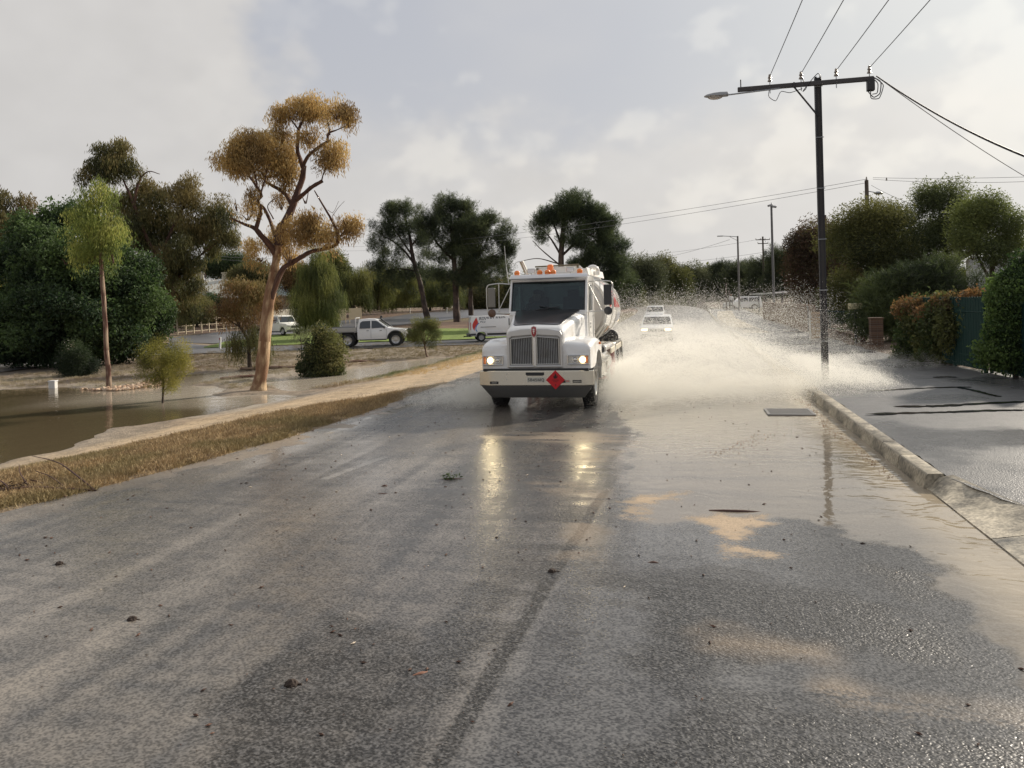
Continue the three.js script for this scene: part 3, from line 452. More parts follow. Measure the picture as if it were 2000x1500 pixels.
function tree(name, label, D, base, limbs, bark, crowns, category = 'tree', group) {
  const o = P(base[0], base[1], D), t = thing(name, label, category, o, 0, group);
  if (limbs.length) { const main = limbs.map(([pts, radii], i) => limb(CHILD(o, pts, D), radii.map((v) => v / FOCAL * D), i ? 7 : 11, i + 1)); part('trunk', main[0], bark, t); for (const b of main.slice(1)) part('branch', b, limbs.dark || bark, t); }
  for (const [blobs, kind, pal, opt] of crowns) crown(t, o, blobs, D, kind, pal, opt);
  return t;
}
const dp = (px, py) => depthOf(gp(px, py));
const Z = (pts) => pts.map(([x, y, dz]) => [380 + x * 0.4333, 150 + y * 0.4333, dz || 0]);
const PAL = {
  bronze: [[0.26,0.17,0.065],[0.42,0.28,0.10],[0.54,0.38,0.145],[0.62,0.46,0.20]], oldbronze: [[0.135, 0.081, 0.034], [0.270, 0.155, 0.054], [0.392, 0.230, 0.081], [0.459, 0.290, 0.115]],
  olive: [[0.062, 0.068, 0.026], [0.11, 0.112, 0.04], [0.175, 0.165, 0.055], [0.22, 0.175, 0.065]],
  dark: [[0.018, 0.037, 0.014], [0.032, 0.057, 0.018], [0.052, 0.086, 0.025], [0.069, 0.109, 0.032]],
  lime: [[0.134, 0.173, 0.042], [0.230, 0.278, 0.061], [0.326, 0.365, 0.086], [0.422, 0.422, 0.115]],
  lemon: [[0.116, 0.116, 0.029], [0.203, 0.196, 0.043], [0.304, 0.290, 0.058], [0.392, 0.348, 0.080]],
  pine: [[0.038, 0.052, 0.029], [0.061, 0.081, 0.039], [0.090, 0.113, 0.046], [0.116, 0.138, 0.055]],
  willow: [[0.072, 0.088, 0.029], [0.120, 0.136, 0.038], [0.176, 0.184, 0.051], [0.208, 0.208, 0.064]],
  rust: [[0.10, 0.065, 0.03], [0.19, 0.115, 0.048], [0.27, 0.16, 0.065], [0.22, 0.17, 0.06]],
  hedge: [[0.045, 0.075, 0.024], [0.083, 0.112, 0.033], [0.120, 0.128, 0.038]],
  wine: [[0.042, 0.036, 0.022], [0.075, 0.048, 0.030], [0.128, 0.068, 0.045], [0.105, 0.090, 0.039]],
  grey: [[0.080, 0.096, 0.048], [0.136, 0.152, 0.072], [0.192, 0.208, 0.104]],
};
{ // the tall gum
  const D = dp(507, 762);
  const T = [
    [Z([[288, 1425], [296, 1370], [310, 1250], [326, 1100], [343, 970], [362, 860], [374, 790], [384, 720]]), [17, 12.5, 11.5, 11, 10, 8.5, 7.5, 6.5]],
    [Z([[344, 1000, -.05], [368, 935, -.1], [398, 865, -.2], [440, 838, -.3], [482, 812, -.5], [520, 790, -.5], [562, 780, -.5], [610, 770, -.4], [640, 755, -.4]]), [6, 6, 5.6, 5.2, 4.7, 4.2, 3.8, 3.4, 3]],
    [Z([[640, 758, -.4], [648, 720, -.4], [628, 665, -.5], [598, 610, -.6], [568, 560, -.6], [540, 512, -.6]]), [4, 3.6, 2.6, 2, 1.6, 1]],
    [Z([[652, 725, -.4], [672, 700, -.3], [700, 680, -.3], [725, 668, -.3]]), [1.4, 1.2, .9, .6]],
    [Z([[376, 760], [388, 700], [415, 645, .1], [440, 590, .2], [452, 555, .2], [470, 505, .3], [488, 450, .3], [494, 400, .3]]), [9, 8.5, 8, 7.6, 7, 6.3, 5.6, 5]],
    [Z([[492, 415, .3], [478, 375, .4], [464, 330, .5], [466, 280, .6], [471, 232, .7], [500, 180, .8], [520, 140, .8]]), [4.8, 4.3, 4, 3.6, 3, 2, 1]],
    [Z([[470, 240, .7], [440, 200, .8], [410, 160, .9]]), [2, 1.3, .7]],
    [Z([[490, 400, .3], [512, 358, .1], [550, 325, -.1], [590, 298, -.2], [612, 288, -.3]]), [4.2, 3.8, 3.3, 2.8, 2.4]],
    [Z([[600, 292, -.2], [605, 255, -.2], [640, 240, -.3], [690, 220, -.4]]), [3, 2.4, 1.2, .7]],
    [Z([[610, 262, -.2], [604, 215, -.1], [590, 170, 0]]), [1.5, 1, .6]],
    [Z([[452, 560, .2], [490, 530, 0], [530, 497, -.3], [575, 470, -.5]]), [5, 4.4, 3.9, 3.4]],
    [Z([[572, 472, -.5], [585, 425, -.4], [615, 385, -.4], [640, 350, -.4]]), [1.5, 1.1, .9, .6]],
    [Z([[440, 580, .2], [415, 535, .4], [380, 508, .6], [345, 488, .8], [318, 470, 1]]), [4.6, 4, 3.4, 3, 2.2]],
    [Z([[325, 476, .9], [340, 430, 1], [365, 390, 1]]), [1.5, 1.1, .7]],
    [Z([[366, 800], [335, 755, -.2], [300, 715, -.4], [268, 682, -.5], [225, 665, -.8], [160, 635, -1.2]]), [7, 6, 5.4, 4, 2.6, 1.2]],
    [Z([[275, 695, -.5], [293, 630, -.5], [297, 595, -.6], [286, 562, -.6], [300, 530, -.6], [270, 480, -.8], [248, 450, -.9], [230, 428, -1]]), [4.4, 4, 3.8, 3.4, 3, 2.6, 2.2, 1.8]],
    [Z([[365, 720], [345, 660, .2], [318, 600, .2], [296, 575, .1]]), [4, 3.6, 3, 2.6]],
    [Z([[300, 520, -.6], [318, 460, -.4], [330, 410, -.3], [352, 380, 0]]), [1.8, 1.3, 1, .7]],
    [Z([[285, 505, -.6], [270, 430, -.6], [255, 390, -.6], [240, 350, -.6]]), [1.5, 1.2, 1, .6]],
    [Z([[370, 700, 0], [378, 668, .1], [400, 650, .1]]), [3, 2.5, 2]],
    [Z([[355, 640, .1], [330, 580, .6], [380, 545, 1.2], [392, 590, 1.5]]), [1.4, 1, .7, .4]],
    [Z([[620, 630, -.5], [648, 590, -.2], [676, 560, 0]]), [.6, .45, .3]], [Z([[600, 600, -.5], [625, 610, -.9], [650, 560, -1]]), [.5, .4, .3]],
  ];
  T.dark = BARK.gumDark;
  const b = (x, y, rx, ry, dz, n, k) => [380 + x * .4333, 150 + y * .4333, rx * .4333, ry * .4333, dz, n, k];
  tree('gum_tree', 'tall bronze leaved gum with bare twisting limbs and a smooth tan trunk standing in floodwater', D, [505, 764], T, BARK.gum, [[[
    b(490, 135, 80, 52, .8, 62), b(560, 140, 70, 50, .5, 44), b(640, 150, 60, 50, -.2, 34), b(690, 200, 40, 35, -.4, 14), b(380, 175, 38, 42, .9, 26), b(400, 265, 55, 36, .7, 26), b(520, 285, 55, 28, .3, 20), b(628, 350, 70, 40, -.4, 52), b(600, 400, 40, 20, -.4, 8),
    b(155, 335, 62, 62, -.9, 74), b(240, 320, 80, 66, -.7, 92), b(330, 330, 80, 66, .2, 86), b(400, 350, 60, 66, .6, 50), b(200, 410, 90, 32, -.8, 40), b(330, 425, 90, 38, .3, 34), b(425, 435, 55, 40, .6, 24), b(400, 480, 40, 40, .6, 10),
    b(240, 605, 60, 50, -.5, 16, .9), b(265, 525, 45, 40, -.6, 12, .9), b(190, 570, 40, 40, -1, 7, .9), b(390, 560, 40, 50, 1.2, 10, .9), b(500, 530, 40, 50, -.2, 8, .8),
    b(470, 690, 100, 62, -.4, 68), b(570, 705, 80, 50, -.5, 44), b(395, 725, 70, 55, .5, 46), b(300, 790, 52, 50, -.2, 22), b(700, 665, 58, 42, -.3, 36), b(430, 800, 48, 50, -.4, 18), b(640, 780, 28, 25, -.4, 7), b(540, 650, 60, 30, -.5, 18),
  ], 'gum', PAL.bronze, { scale: 0.68, holes: 0.43, hf: 1.5, seed: 21, top: 0.35, thin: 1.35, per: 4, sr: 1.0, tilt: 1.3, shell: .33, twigs: 6, grow: 1.1 }]]);
}
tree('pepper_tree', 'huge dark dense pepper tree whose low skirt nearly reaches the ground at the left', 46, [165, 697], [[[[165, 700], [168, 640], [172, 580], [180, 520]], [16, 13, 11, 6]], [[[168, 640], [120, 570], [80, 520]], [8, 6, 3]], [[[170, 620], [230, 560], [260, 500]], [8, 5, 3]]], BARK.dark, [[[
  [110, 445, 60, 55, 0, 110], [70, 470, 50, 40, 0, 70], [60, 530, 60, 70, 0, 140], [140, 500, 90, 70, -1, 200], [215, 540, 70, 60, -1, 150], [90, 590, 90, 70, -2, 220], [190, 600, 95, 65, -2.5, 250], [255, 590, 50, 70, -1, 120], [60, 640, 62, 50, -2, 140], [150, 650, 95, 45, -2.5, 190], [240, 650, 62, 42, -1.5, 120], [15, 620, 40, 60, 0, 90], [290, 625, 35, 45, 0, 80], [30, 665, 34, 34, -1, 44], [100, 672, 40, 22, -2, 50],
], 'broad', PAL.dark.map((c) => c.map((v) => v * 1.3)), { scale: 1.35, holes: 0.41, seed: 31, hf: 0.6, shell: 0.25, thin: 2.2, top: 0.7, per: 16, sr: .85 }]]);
tree('eucalypt', 'olive brown eucalypt with open clumps and a bare crooked twig above the pepper tree', 54, [306, 668], [
  [[[306, 672], [304, 630], [298, 580], [300, 530], [306, 480]], [12, 9, 8, 6, 4]], [[[320, 640, 1], [330, 590, 1], [345, 540, 1], [356, 500, 1], [380, 450, 1]], [7, 6, 5, 4, 2]], [[[304, 500], [280, 450, -.5], [262, 400, -1], [240, 350, -1]], [4, 3.5, 3, 1.5]], [[[262, 400, -1], [268, 365, -1], [275, 345, -1], [266, 330, -1]], [3, 2.5, 2, 1.4]], [[[272, 350, -1], [290, 335, -1], [312, 340, -1]], [1.6, 1.2, .6]], [[[306, 520], [340, 440], [360, 400], [372, 370]], [4, 3, 2, 1]], [[[345, 545, 1], [390, 500, 1], [430, 470, 1], [455, 462, 1]], [3, 2.2, 1.4, .8]], [[[390, 505, 1], [400, 530, 1], [402, 550, 1]], [.9, .8, .5]]], BARK.gumDark, [[[
  [208, 300, 20, 13, -1, 26], [232, 294, 18, 14, -1, 26], [190, 324, 22, 16, -1, 26], [226, 322, 26, 18, -1, 34], [246, 312, 12, 18, -1, 14], [178, 344, 16, 12, -1, 14], [212, 345, 20, 10, -1, 16], [262, 340, 12, 12, -1, 8], [298, 375, 30, 28, 0, 60], [240, 400, 40, 30, 0, 60], [285, 420, 42, 42, 0, 90], [270, 460, 46, 40, 0, 90], [360, 380, 38, 36, 0, 84], [375, 430, 46, 48, 1, 130], [330, 450, 40, 40, 1, 90], [345, 490, 50, 40, 0, 110], [320, 530, 45, 40, 0, 90], [425, 420, 34, 40, 1, 62], [437, 460, 26, 24, 1, 34], [460, 465, 13, 18, 1, 14], [395, 475, 36, 30, 1, 60], [355, 560, 45, 40, 2, 70], [365, 530, 30, 30, 1, 40], [290, 560, 40, 45, 2, 60], [375, 600, 40, 30, 5, 50],
], 'gum', PAL.olive, { scale: 1.25, holes: 0.41, seed: 41, hf: 1.0, top: 0.5, thin: 1.35, per: 7, sr: .9, twigs: 4 }]]);
{ const D = dp(213, 757);
  tree('thin_gum', 'slender young gum with a long bare reddish trunk and drooping light green top', D, [213, 759], [[[[213, 764], [212, 730], [208, 690], [206, 640], [203, 590], [199, 540], [196, 488], [192, 440], [190, 400]], [5.2, 4.8, 4.4, 4.2, 4, 3.8, 3.4, 2, 1]], [[[197, 495], [208, 480], [215, 470]], [1.6, 1.2, .7]], [[[196, 490], [185, 470], [172, 440]], [1.6, 1.2, .7]], [[[196, 488], [214, 440], [222, 410]], [1.5, 1, .6]], [[[210, 720], [216, 712], [217, 726]], [.8, .6, .4]]], BARK.pale, [[[
    [190, 386, 34, 24, 0, 50], [188, 420, 48, 36, 0, 100], [175, 462, 45, 36, 0, 84], [215, 450, 34, 44, 0, 76], [222, 490, 24, 32, 0, 34], [150, 490, 26, 24, 0, 22], [178, 500, 34, 18, 0, 20], [128, 506, 8, 14, 0, 8], [196, 362, 18, 10, 0, 10]], 'gum', PAL.lime, { scale: 0.72, holes: 0.43, seed: 51, tilt: 0.9, hf: 1.3, thin: 0.8, top: 0.35, per: 4, sr: 1, twigs: 5, shell: .33 }]]); }
{ const D = dp(318, 803);
  tree('young_tree', 'small rounded young tree with yellow green leaves at the pond edge', D, [318, 804], [[[[318, 806], [318, 780], [319, 750], [317, 720], [316, 690]], [2.4, 2.2, 2, 1.6, .8]], [[[319, 750], [335, 715], [345, 690]], [1.2, .9, .5]], [[[318, 745], [300, 715], [290, 690]], [1.2, .9, .5]], [[[318, 765], [340, 745], [350, 730]], [.9, .7, .4]]], BARK.dark, [[[
    [325, 680, 30, 22, 0, 50], [345, 695, 26, 28, .2, 44], [300, 700, 26, 28, 0, 40], [325, 715, 40, 28, 0, 60], [350, 725, 22, 26, .2, 30], [295, 735, 22, 20, 0, 24], [340, 748, 26, 14, 0, 20], [330, 665, 14, 10, 0, 12]], 'fine', PAL.lemon, { scale: 0.5, holes: 0.42, seed: 61, hf: 2.4, top: 0.5, per: 4, sr: .85, thin: 1.1 }]], 'tree'); }
{ const D = dp(150, 734);
  tree('cypress_shrub', 'rounded dark green cypress shrub beneath the pepper tree beside the pond', D, [150, 735], [[[[150, 738], [150, 720], [150, 705]], [3, 2.5, 2]]], BARK.dark, [[[[150, 705, 28, 30, 0, 200], [150, 715, 30, 22, 0, 120], [150, 728, 26, 9, 0, 60]], 'fine', PAL.dark.map((c) => c.map((v) => v * 0.62)), { scale: 0.8, holes: 0.2, seed: 71, shell: 0.3 }]], 'shrub'); }
tree('distant_gum', 'dull brown grey gum rising behind the pepper tree at the photo edge', 72, [12, 660], [[[[12, 662], [14, 600], [10, 520], [16, 440]], [8, 7, 6, 3]]], BARK.dark, [[[[10, 405, 36, 26, 0, 70], [0, 440, 44, 30, 0, 70], [25, 470, 44, 34, 0, 70], [60, 480, 36, 26, 2, 50], [-30, 460, 50, 60, 0, 80], [10, 520, 40, 34, 0, 60]], 'gum', PAL.olive.map((c) => c.map((v, i) => v * [0.95, 0.85, 0.9][i])), { scale: 2.3, holes: 0.38, seed: 81, hf: 0.8 }]]);
tree('golden_shrub', 'sunlit yellow green shrub peeping out left of the pepper tree', 58, [10, 668], [[[[10, 672], [12, 640], [10, 610]], [4, 3, 2]]], BARK.dark, [[[[8, 560, 28, 30, 0, 70], [20, 595, 26, 40, 0, 70], [-10, 610, 30, 40, 0, 60]], 'broad', PAL.lemon, { scale: 2.4, holes: 0.3, seed: 82 }]], 'shrub');
{ const D = dp(488, 722);
  tree('weeping_tree', 'small rust coloured weeping tree leaning on a dark crooked trunk behind the gum', D, [488, 723], [[[[489, 726], [487, 700], [484, 665], [474, 645], [462, 625], [455, 605]], [4.5, 3.8, 3.4, 2.8, 2.2, 1.4]], [[[484, 668], [500, 650], [520, 632], [540, 625]], [2.4, 2, 1.4, .8]], [[[470, 640], [440, 620], [428, 612]], [1.6, 1, .6]]], BARK.dark, [[[
    [465, 575, 44, 28, 0, 80], [445, 600, 28, 26, 0, 40], [500, 580, 36, 30, 0, 60], [535, 585, 20, 20, 1, 20], [485, 620, 50, 22, 0, 50], [475, 560, 40, 18, 0, 40]], 'gum', PAL.rust, { scale: 0.85, holes: 0.42, seed: 91, hf: 1.4, per: 5, sr: .85, tilt: 1.2 }],
  [[[470, 665, 16, 26, 0, 18], [495, 668, 20, 30, 0, 26], [460, 690, 10, 24, 0, 12], [510, 690, 14, 22, 0, 16]], 'weep', PAL.olive, { scale: 1.0, seed: 92, tilt: 0.3, name: 'drooping_foliage' }]]); }
{ const D = dp(617, 668);
  tree('conifer', 'soft light green cone shaped tree behind the white utility pickup', 66, [617, 676], [[[[617, 690], [617, 640], [619, 590], [620, 530]], [3.6, 3.2, 2.6, 1]]], BARK.dark, [[[
    [618, 520, 22, 26, 0, 46], [605, 550, 30, 26, 0, 60], [635, 545, 30, 30, 0, 60], [600, 585, 34, 30, 0, 76], [640, 580, 34, 36, 0, 84], [612, 615, 42, 26, 0, 76], [645, 618, 26, 26, 0, 44], [595, 625, 24, 20, 0, 26], [622, 500, 14, 14, 0, 16]], 'weep', PAL.willow.map((c) => c.map((v) => v * 1.35)), { scale: 1.3, holes: 0.36, seed: 101, tilt: 0.4, per: 8, thin: 1.2 }]]);
}
{ const D = dp(634, 738);
  tree('bushy_shrub', 'bushy dark green shrub with a leaning stem on the flooded grass', D, [636, 738], [[[[638, 740], [634, 722], [630, 700]], [2.6, 2, 1]], [[[610, 740], [616, 725], [622, 705]], [1.6, 1.2, .8]]], BARK.dark, [[[
    [625, 660, 24, 24, 0, 44], [640, 675, 30, 26, .3, 60], [610, 690, 26, 26, 0, 50], [640, 700, 34, 24, 0, 70], [615, 715, 28, 18, 0, 46], [655, 712, 20, 18, 0, 30], [628, 728, 26, 8, 0, 22]], 'broad', [[0.04, 0.055, 0.018], [0.085, 0.10, 0.03], [0.15, 0.16, 0.05], [0.21, 0.195, 0.075]], { scale: 0.72, holes: 0.42, seed: 111, hf: 2.0, top: 0.4, per: 5, sr: .85, thin: .95 }]], 'shrub');
  tree('twiggy_sapling', 'thin bare sapling with sparse grey twigs beside the bushy shrub', D + 8, [589, 694], [[[[589, 698], [588, 670], [585, 648]], [1, .8, .4]], [[[588, 672], [600, 655], [610, 645]], [.6, .4, .3]], [[[588, 668], [578, 655]], [.5, .3]]], BARK.dark, [[[[590, 655, 24, 16, 0, 9]], 'weep', PAL.grey, { scale: 0.8, seed: 112 }]], 'sapling'); }
{ const D = dp(835, 697);
  tree('round_tree', 'little round headed tree with forked pale stems between pickup and van', D, [835, 697], [[[[836, 700], [832, 688], [829, 672], [824, 655], [818, 640]], [2.2, 1.8, 1.4, 1, .5]], [[[829, 675], [836, 660], [842, 645]], [1.2, .8, .4]], [[[830, 670], [828, 650], [830, 635]], [1, .7, .4]]], BARK.pale, [[[
    [828, 632, 22, 12, 0, 44], [815, 645, 20, 18, 0, 44], [840, 645, 20, 18, 0, 44], [828, 658, 28, 12, 0, 44], [808, 662, 12, 14, 0, 16], [845, 662, 12, 12, 0, 16]], 'fine', PAL.willow, { scale: 0.68, holes: 0.42, seed: 121, hf: 2.0, top: 0.5, per: 5, sr: .85 }]]); }
// far side of the park
const farTrunk = (x, y, h, w, lean = 0) => [[[x, y], [x + lean * 0.4, y - h * 0.5], [x + lean, y - h]], [w, w * 0.8, w * 0.5]];
[[690, 612, [[690, 555, 30, 22], [680, 580, 26, 30], [705, 585, 26, 30]], 4, 'weeping pepper tree with a forked trunk beside the cream sign boards'], [738, 602, [[735, 545, 28, 24], [725, 575, 24, 34], [752, 572, 26, 34]], 3, 'weeping pepper tree right of the forked one by the pale gate'], [772, 594, [[780, 555, 30, 26], [768, 585, 26, 26], [795, 580, 24, 26]], 3, 'weeping pepper tree in front of the blue green shed'], [868, 600, [[862, 570, 30, 24], [880, 585, 24, 22], [842, 582, 22, 22]], 3, 'weeping pepper tree half hidden below the large pines']].forEach(([x, y, bl, w, label], i) =>
  tree('weeping_pepper_tree', label, 112 + i * 6, [x, y], [farTrunk(x, y + 4, 70, w, (i % 2 ? 6 : -5)), [[[x, y - 30], [x + 14, y - 50], [x + 26, y - 66]], [w * .6, w * .4, 1]]], BARK.dark, [[bl.map((b) => [b[0], b[1] - 8, b[2], b[3] * .85, 0, 90]), 'weep', PAL.willow, { scale: 2.1, holes: 0.34, seed: 130 + i, tilt: 0.25, per: 8 }]], 'tree', undefined));
tree('aleppo_pine', 'dark pine with an open lopsided crown and a leaning trunk behind the little round tree', 104, [833, 620], [[[[835, 622], [828, 590], [820, 550], [808, 510], [800, 460], [790, 420]], [6, 5, 4.6, 4, 2.5, 1]], [[[812, 520], [790, 490], [765, 470], [745, 460]], [2.6, 2, 1.4, .8]], [[[806, 500], [775, 455], [755, 425]], [2, 1.4, .8]], [[[803, 480], [830, 450], [840, 430]], [2, 1.4, .8]], [[[815, 530], [780, 525], [750, 530]], [2, 1.4, .8]]], BARK.pine, [[[
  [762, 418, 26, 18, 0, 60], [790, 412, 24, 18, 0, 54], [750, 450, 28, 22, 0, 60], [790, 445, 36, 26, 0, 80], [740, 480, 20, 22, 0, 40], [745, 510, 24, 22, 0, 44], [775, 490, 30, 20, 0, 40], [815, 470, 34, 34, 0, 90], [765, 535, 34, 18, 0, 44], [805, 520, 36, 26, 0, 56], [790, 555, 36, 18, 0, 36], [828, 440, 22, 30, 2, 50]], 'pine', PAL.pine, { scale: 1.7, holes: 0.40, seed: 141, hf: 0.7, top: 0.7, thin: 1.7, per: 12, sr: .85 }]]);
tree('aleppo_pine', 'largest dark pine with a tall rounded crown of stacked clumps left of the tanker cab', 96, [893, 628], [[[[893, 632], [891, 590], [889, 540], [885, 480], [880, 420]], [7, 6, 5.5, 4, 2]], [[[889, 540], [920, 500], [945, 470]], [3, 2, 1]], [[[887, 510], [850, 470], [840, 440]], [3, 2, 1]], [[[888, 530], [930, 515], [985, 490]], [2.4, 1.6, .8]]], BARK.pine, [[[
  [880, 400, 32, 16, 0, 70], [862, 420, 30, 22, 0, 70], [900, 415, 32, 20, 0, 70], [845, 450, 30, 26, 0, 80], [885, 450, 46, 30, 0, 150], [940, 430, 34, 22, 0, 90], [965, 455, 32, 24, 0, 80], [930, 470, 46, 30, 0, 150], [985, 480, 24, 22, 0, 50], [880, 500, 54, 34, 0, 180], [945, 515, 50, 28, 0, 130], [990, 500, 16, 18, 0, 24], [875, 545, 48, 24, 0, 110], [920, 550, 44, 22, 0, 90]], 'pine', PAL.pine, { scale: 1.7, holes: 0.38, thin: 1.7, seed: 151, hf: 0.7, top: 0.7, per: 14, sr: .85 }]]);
tree('aleppo_pine', 'narrow pine trunk and crown just left of the tanker mirror', 108, [920, 614], [farTrunk(920, 616, 90, 5, -2)], BARK.pine, [[[[920, 540, 36, 24, 0, 60], [955, 555, 30, 22, 0, 50], [975, 535, 24, 20, 0, 30]], 'pine', PAL.pine, { scale: 2.5, holes: 0.34, seed: 152 }]]);
tree('aleppo_pine', 'wide pine rising straight behind the tanker with a bare lower left side', 84, [1098, 622], [[[[1098, 624], [1098, 570], [1096, 520], [1098, 470], [1104, 420], [1110, 395]], [7, 6.4, 6, 5, 3, 1.5]], [[[1096, 500], [1075, 465], [1055, 445]], [2.4, 1.6, .8]], [[[1096, 480], [1082, 440], [1068, 420]], [2.4, 1.6, .8]], [[[1097, 500], [1130, 470], [1160, 455]], [2.6, 2, 1]], [[[1096, 520], [1060, 490], [1040, 470]], [1.6, 1.1, .6]], [[[1090, 515], [1050, 505], [1010, 512]], [1.2, .9, .5]]], BARK.pine, [[[
  [1120, 398, 34, 18, 0, 90], [1080, 420, 30, 20, 0, 60], [1060, 440, 26, 20, 0, 44], [1100, 430, 30, 24, 0, 60], [1140, 430, 36, 30, 0, 110], [1165, 425, 20, 22, 0, 50], [1180, 455, 34, 32, 0, 120], [1140, 475, 40, 34, 0, 130], [1200, 490, 32, 34, 1, 120], [1165, 520, 46, 34, 1, 150], [1215, 530, 26, 36, 2, 90], [1185, 560, 50, 34, 2, 150], [1130, 540, 34, 36, 1, 90], [1235, 560, 18, 34, 3, 50], [1050, 460, 16, 14, 0, 14], [1160, 590, 60, 24, 3, 100]], 'pine', PAL.pine.map((c) => [c[0] * 0.95, c[1] * 1.02, c[2]]), { scale: 1.5, holes: 0.35, seed: 161, hf: 0.8, top: 0.7, thin: 2.3, per: 14, sr: .9 }]]);
// trees closing the street
[[1262, 545, 40, 45, 150, 'grey'], [1300, 550, 40, 44, 170, 'willow'], [1345, 555, 38, 36, 200, 'grey'], [1378, 562, 26, 30, 215, 'willow'], [1412, 552, 36, 34, 205, 'pine'], [1455, 552, 38, 40, 180, 'pine'], [1495, 545, 40, 46, 150, 'pine'], [1528, 535, 34, 56, 120, 'pine'], [1225, 590, 30, 26, 140, 'willow'], [1285, 585, 40, 20, 185, 'willow'], [1340, 580, 30, 16, 230, 'grey']].forEach(([x, y, rx, ry, D, pal], i) =>
  tree('street_tree', ['greyish rounded tree just right of the wide pine behind the tanker', 'hazy green tree behind the first oncoming car', 'greyish tree left of the road bend', 'small hazy tree above the road bend', 'umbrella topped pine left of the far street lamp', 'dark umbrella pine behind the far street lamp', 'dark tall pine behind the utility pole', 'dark pine behind the tall floodlight mast', 'low hazy shrubby tree at the tanker tail', 'low spreading tree behind the second oncoming car', 'low greyish tree where the road bends'][i], D, [x, 592], [farTrunk(x, 600, 50, 2.4)], BARK.dark, [[[[x, y - ry * 0.4, rx * 0.7, ry * 0.5, 0, 50], [x - rx * 0.4, y, rx * 0.6, ry * 0.6, 0, 50], [x + rx * 0.4, y, rx * 0.6, ry * 0.6, 0, 50], [x, y + ry * 0.5, rx, ry * 0.5, 0, 60]], i > 3 && i < 8 ? 'pine' : 'fine', PAL[pal].map((c) => c.map((v) => v * 0.72)), { scale: D / 42, holes: 0.34, seed: 170 + i, top: 0.6, hf: 0.3, thin: 2.2, per: 12 }]]));
// right side gardens
tree('wine_leaved_tree', 'dark wine and brown leaved tree overhanging the fence behind the power pole', 56, [1600, 640], [farTrunk(1600, 640, 110, 6, -4)], BARK.dark, [[[[1600, 470, 40, 28, 0, 80], [1575, 500, 34, 34, 0, 90], [1625, 490, 36, 40, 0, 100], [1595, 540, 44, 40, 0, 150], [1635, 550, 34, 40, 0, 100], [1600, 590, 46, 34, 0, 130], [1640, 600, 34, 30, 0, 80], [1562, 478, 14, 10, 0, 12]], 'fine', PAL.wine, { scale: 2.0, holes: 0.36, seed: 201, top: 0.5, thin: 1.4, per: 9 }]]);
tree('willow_myrtle', 'broad dark green weeping garden tree right of the power pole', 41, [1690, 655], [farTrunk(1690, 660, 160, 8, 6)], BARK.dark, [[[[1695, 425, 50, 26, 0, 80], [1665, 450, 38, 36, 0, 80], [1725, 450, 50, 40, 0, 120], [1680, 500, 52, 44, 0, 150], [1740, 510, 46, 44, 0, 130], [1670, 560, 44, 44, 0, 110], [1720, 570, 54, 40, 0, 130], [1660, 610, 32, 34, 0, 60], [1710, 620, 48, 26, 0, 80]], 'fine', PAL.willow.map((c) => c.map((v) => v * 0.72)), { scale: 1.5, holes: 0.42, seed: 211, top: 0.6, hf: 0.8, per: 8 }]]);
tree('tall_garden_tree', 'tallest grey green tree with lacy top above the red tipped hedge', 44, [1862, 640], [[[[1862, 640], [1860, 560], [1850, 500], [1835, 440]], [8, 6, 4, 2]], [[[1858, 540], [1880, 480], [1890, 440]], [3, 2, 1]]], BARK.dark, [[[[1825, 385, 44, 22, 0, 66], [1790, 410, 34, 26, 0, 60], [1845, 420, 46, 30, 0, 90], [1800, 455, 46, 36, 0, 100], [1860, 470, 40, 36, 0, 84], [1810, 510, 50, 34, 0, 100], [1775, 490, 30, 40, 0, 60]], 'fine', PAL.grey.map((c) => [c[0] * 0.95, c[1] * 1.0, c[2] * 0.75]), { scale: 1.45, holes: 0.44, seed: 221, hf: 0.9, top: 0.6, per: 6, thin: .85, twigs: 4, shell: .36 }]]);
tree('garden_tree', 'rounded light topped tree at the right beside the white gabled house', 38, [1935, 640], [farTrunk(1935, 640, 150, 7, 4), [[[1930, 540], [1900, 480], [1892, 440]], [3, 2, 1]]], BARK.dark, [[[[1935, 395, 40, 22, 0, 66], [1905, 420, 30, 28, 0, 56], [1955, 430, 36, 30, 0, 80], [1925, 460, 44, 30, 0, 80], [1970, 470, 26, 30, 0, 40], [1945, 500, 44, 26, 0, 66], [1900, 490, 24, 24, 0, 24]], 'fine', PAL.grey.map((c) => [c[0] * 1.0, c[1] * 1.08, c[2] * 0.65]), { scale: 1.35, holes: 0.44, seed: 231, hf: 0.9, top: 0.6, per: 6, thin: .85, twigs: 4, shell: .36 }]]);
tree('spreading_conifer', 'low dark layered conifer spreading over the gate behind the hedge', 33, [1800, 660], [farTrunk(1800, 670, 90, 7)], BARK.dark, [[[[1830, 545, 70, 18, 0, 110], [1770, 570, 66, 22, 0, 110], [1850, 575, 60, 22, 0, 100], [1710, 600, 52, 22, 0, 84], [1780, 605, 60, 24, 0, 100], [1690, 630, 34, 20, 0, 40], [1750, 640, 50, 26, 0, 80], [1860, 610, 44, 26, 1, 70]], 'pine', PAL.pine.map((c) => [c[0] * 0.85, c[1] * 0.9, c[2] * 0.7]), { scale: 1.5, holes: 0.3, seed: 241, depth: 0.7 }]]);
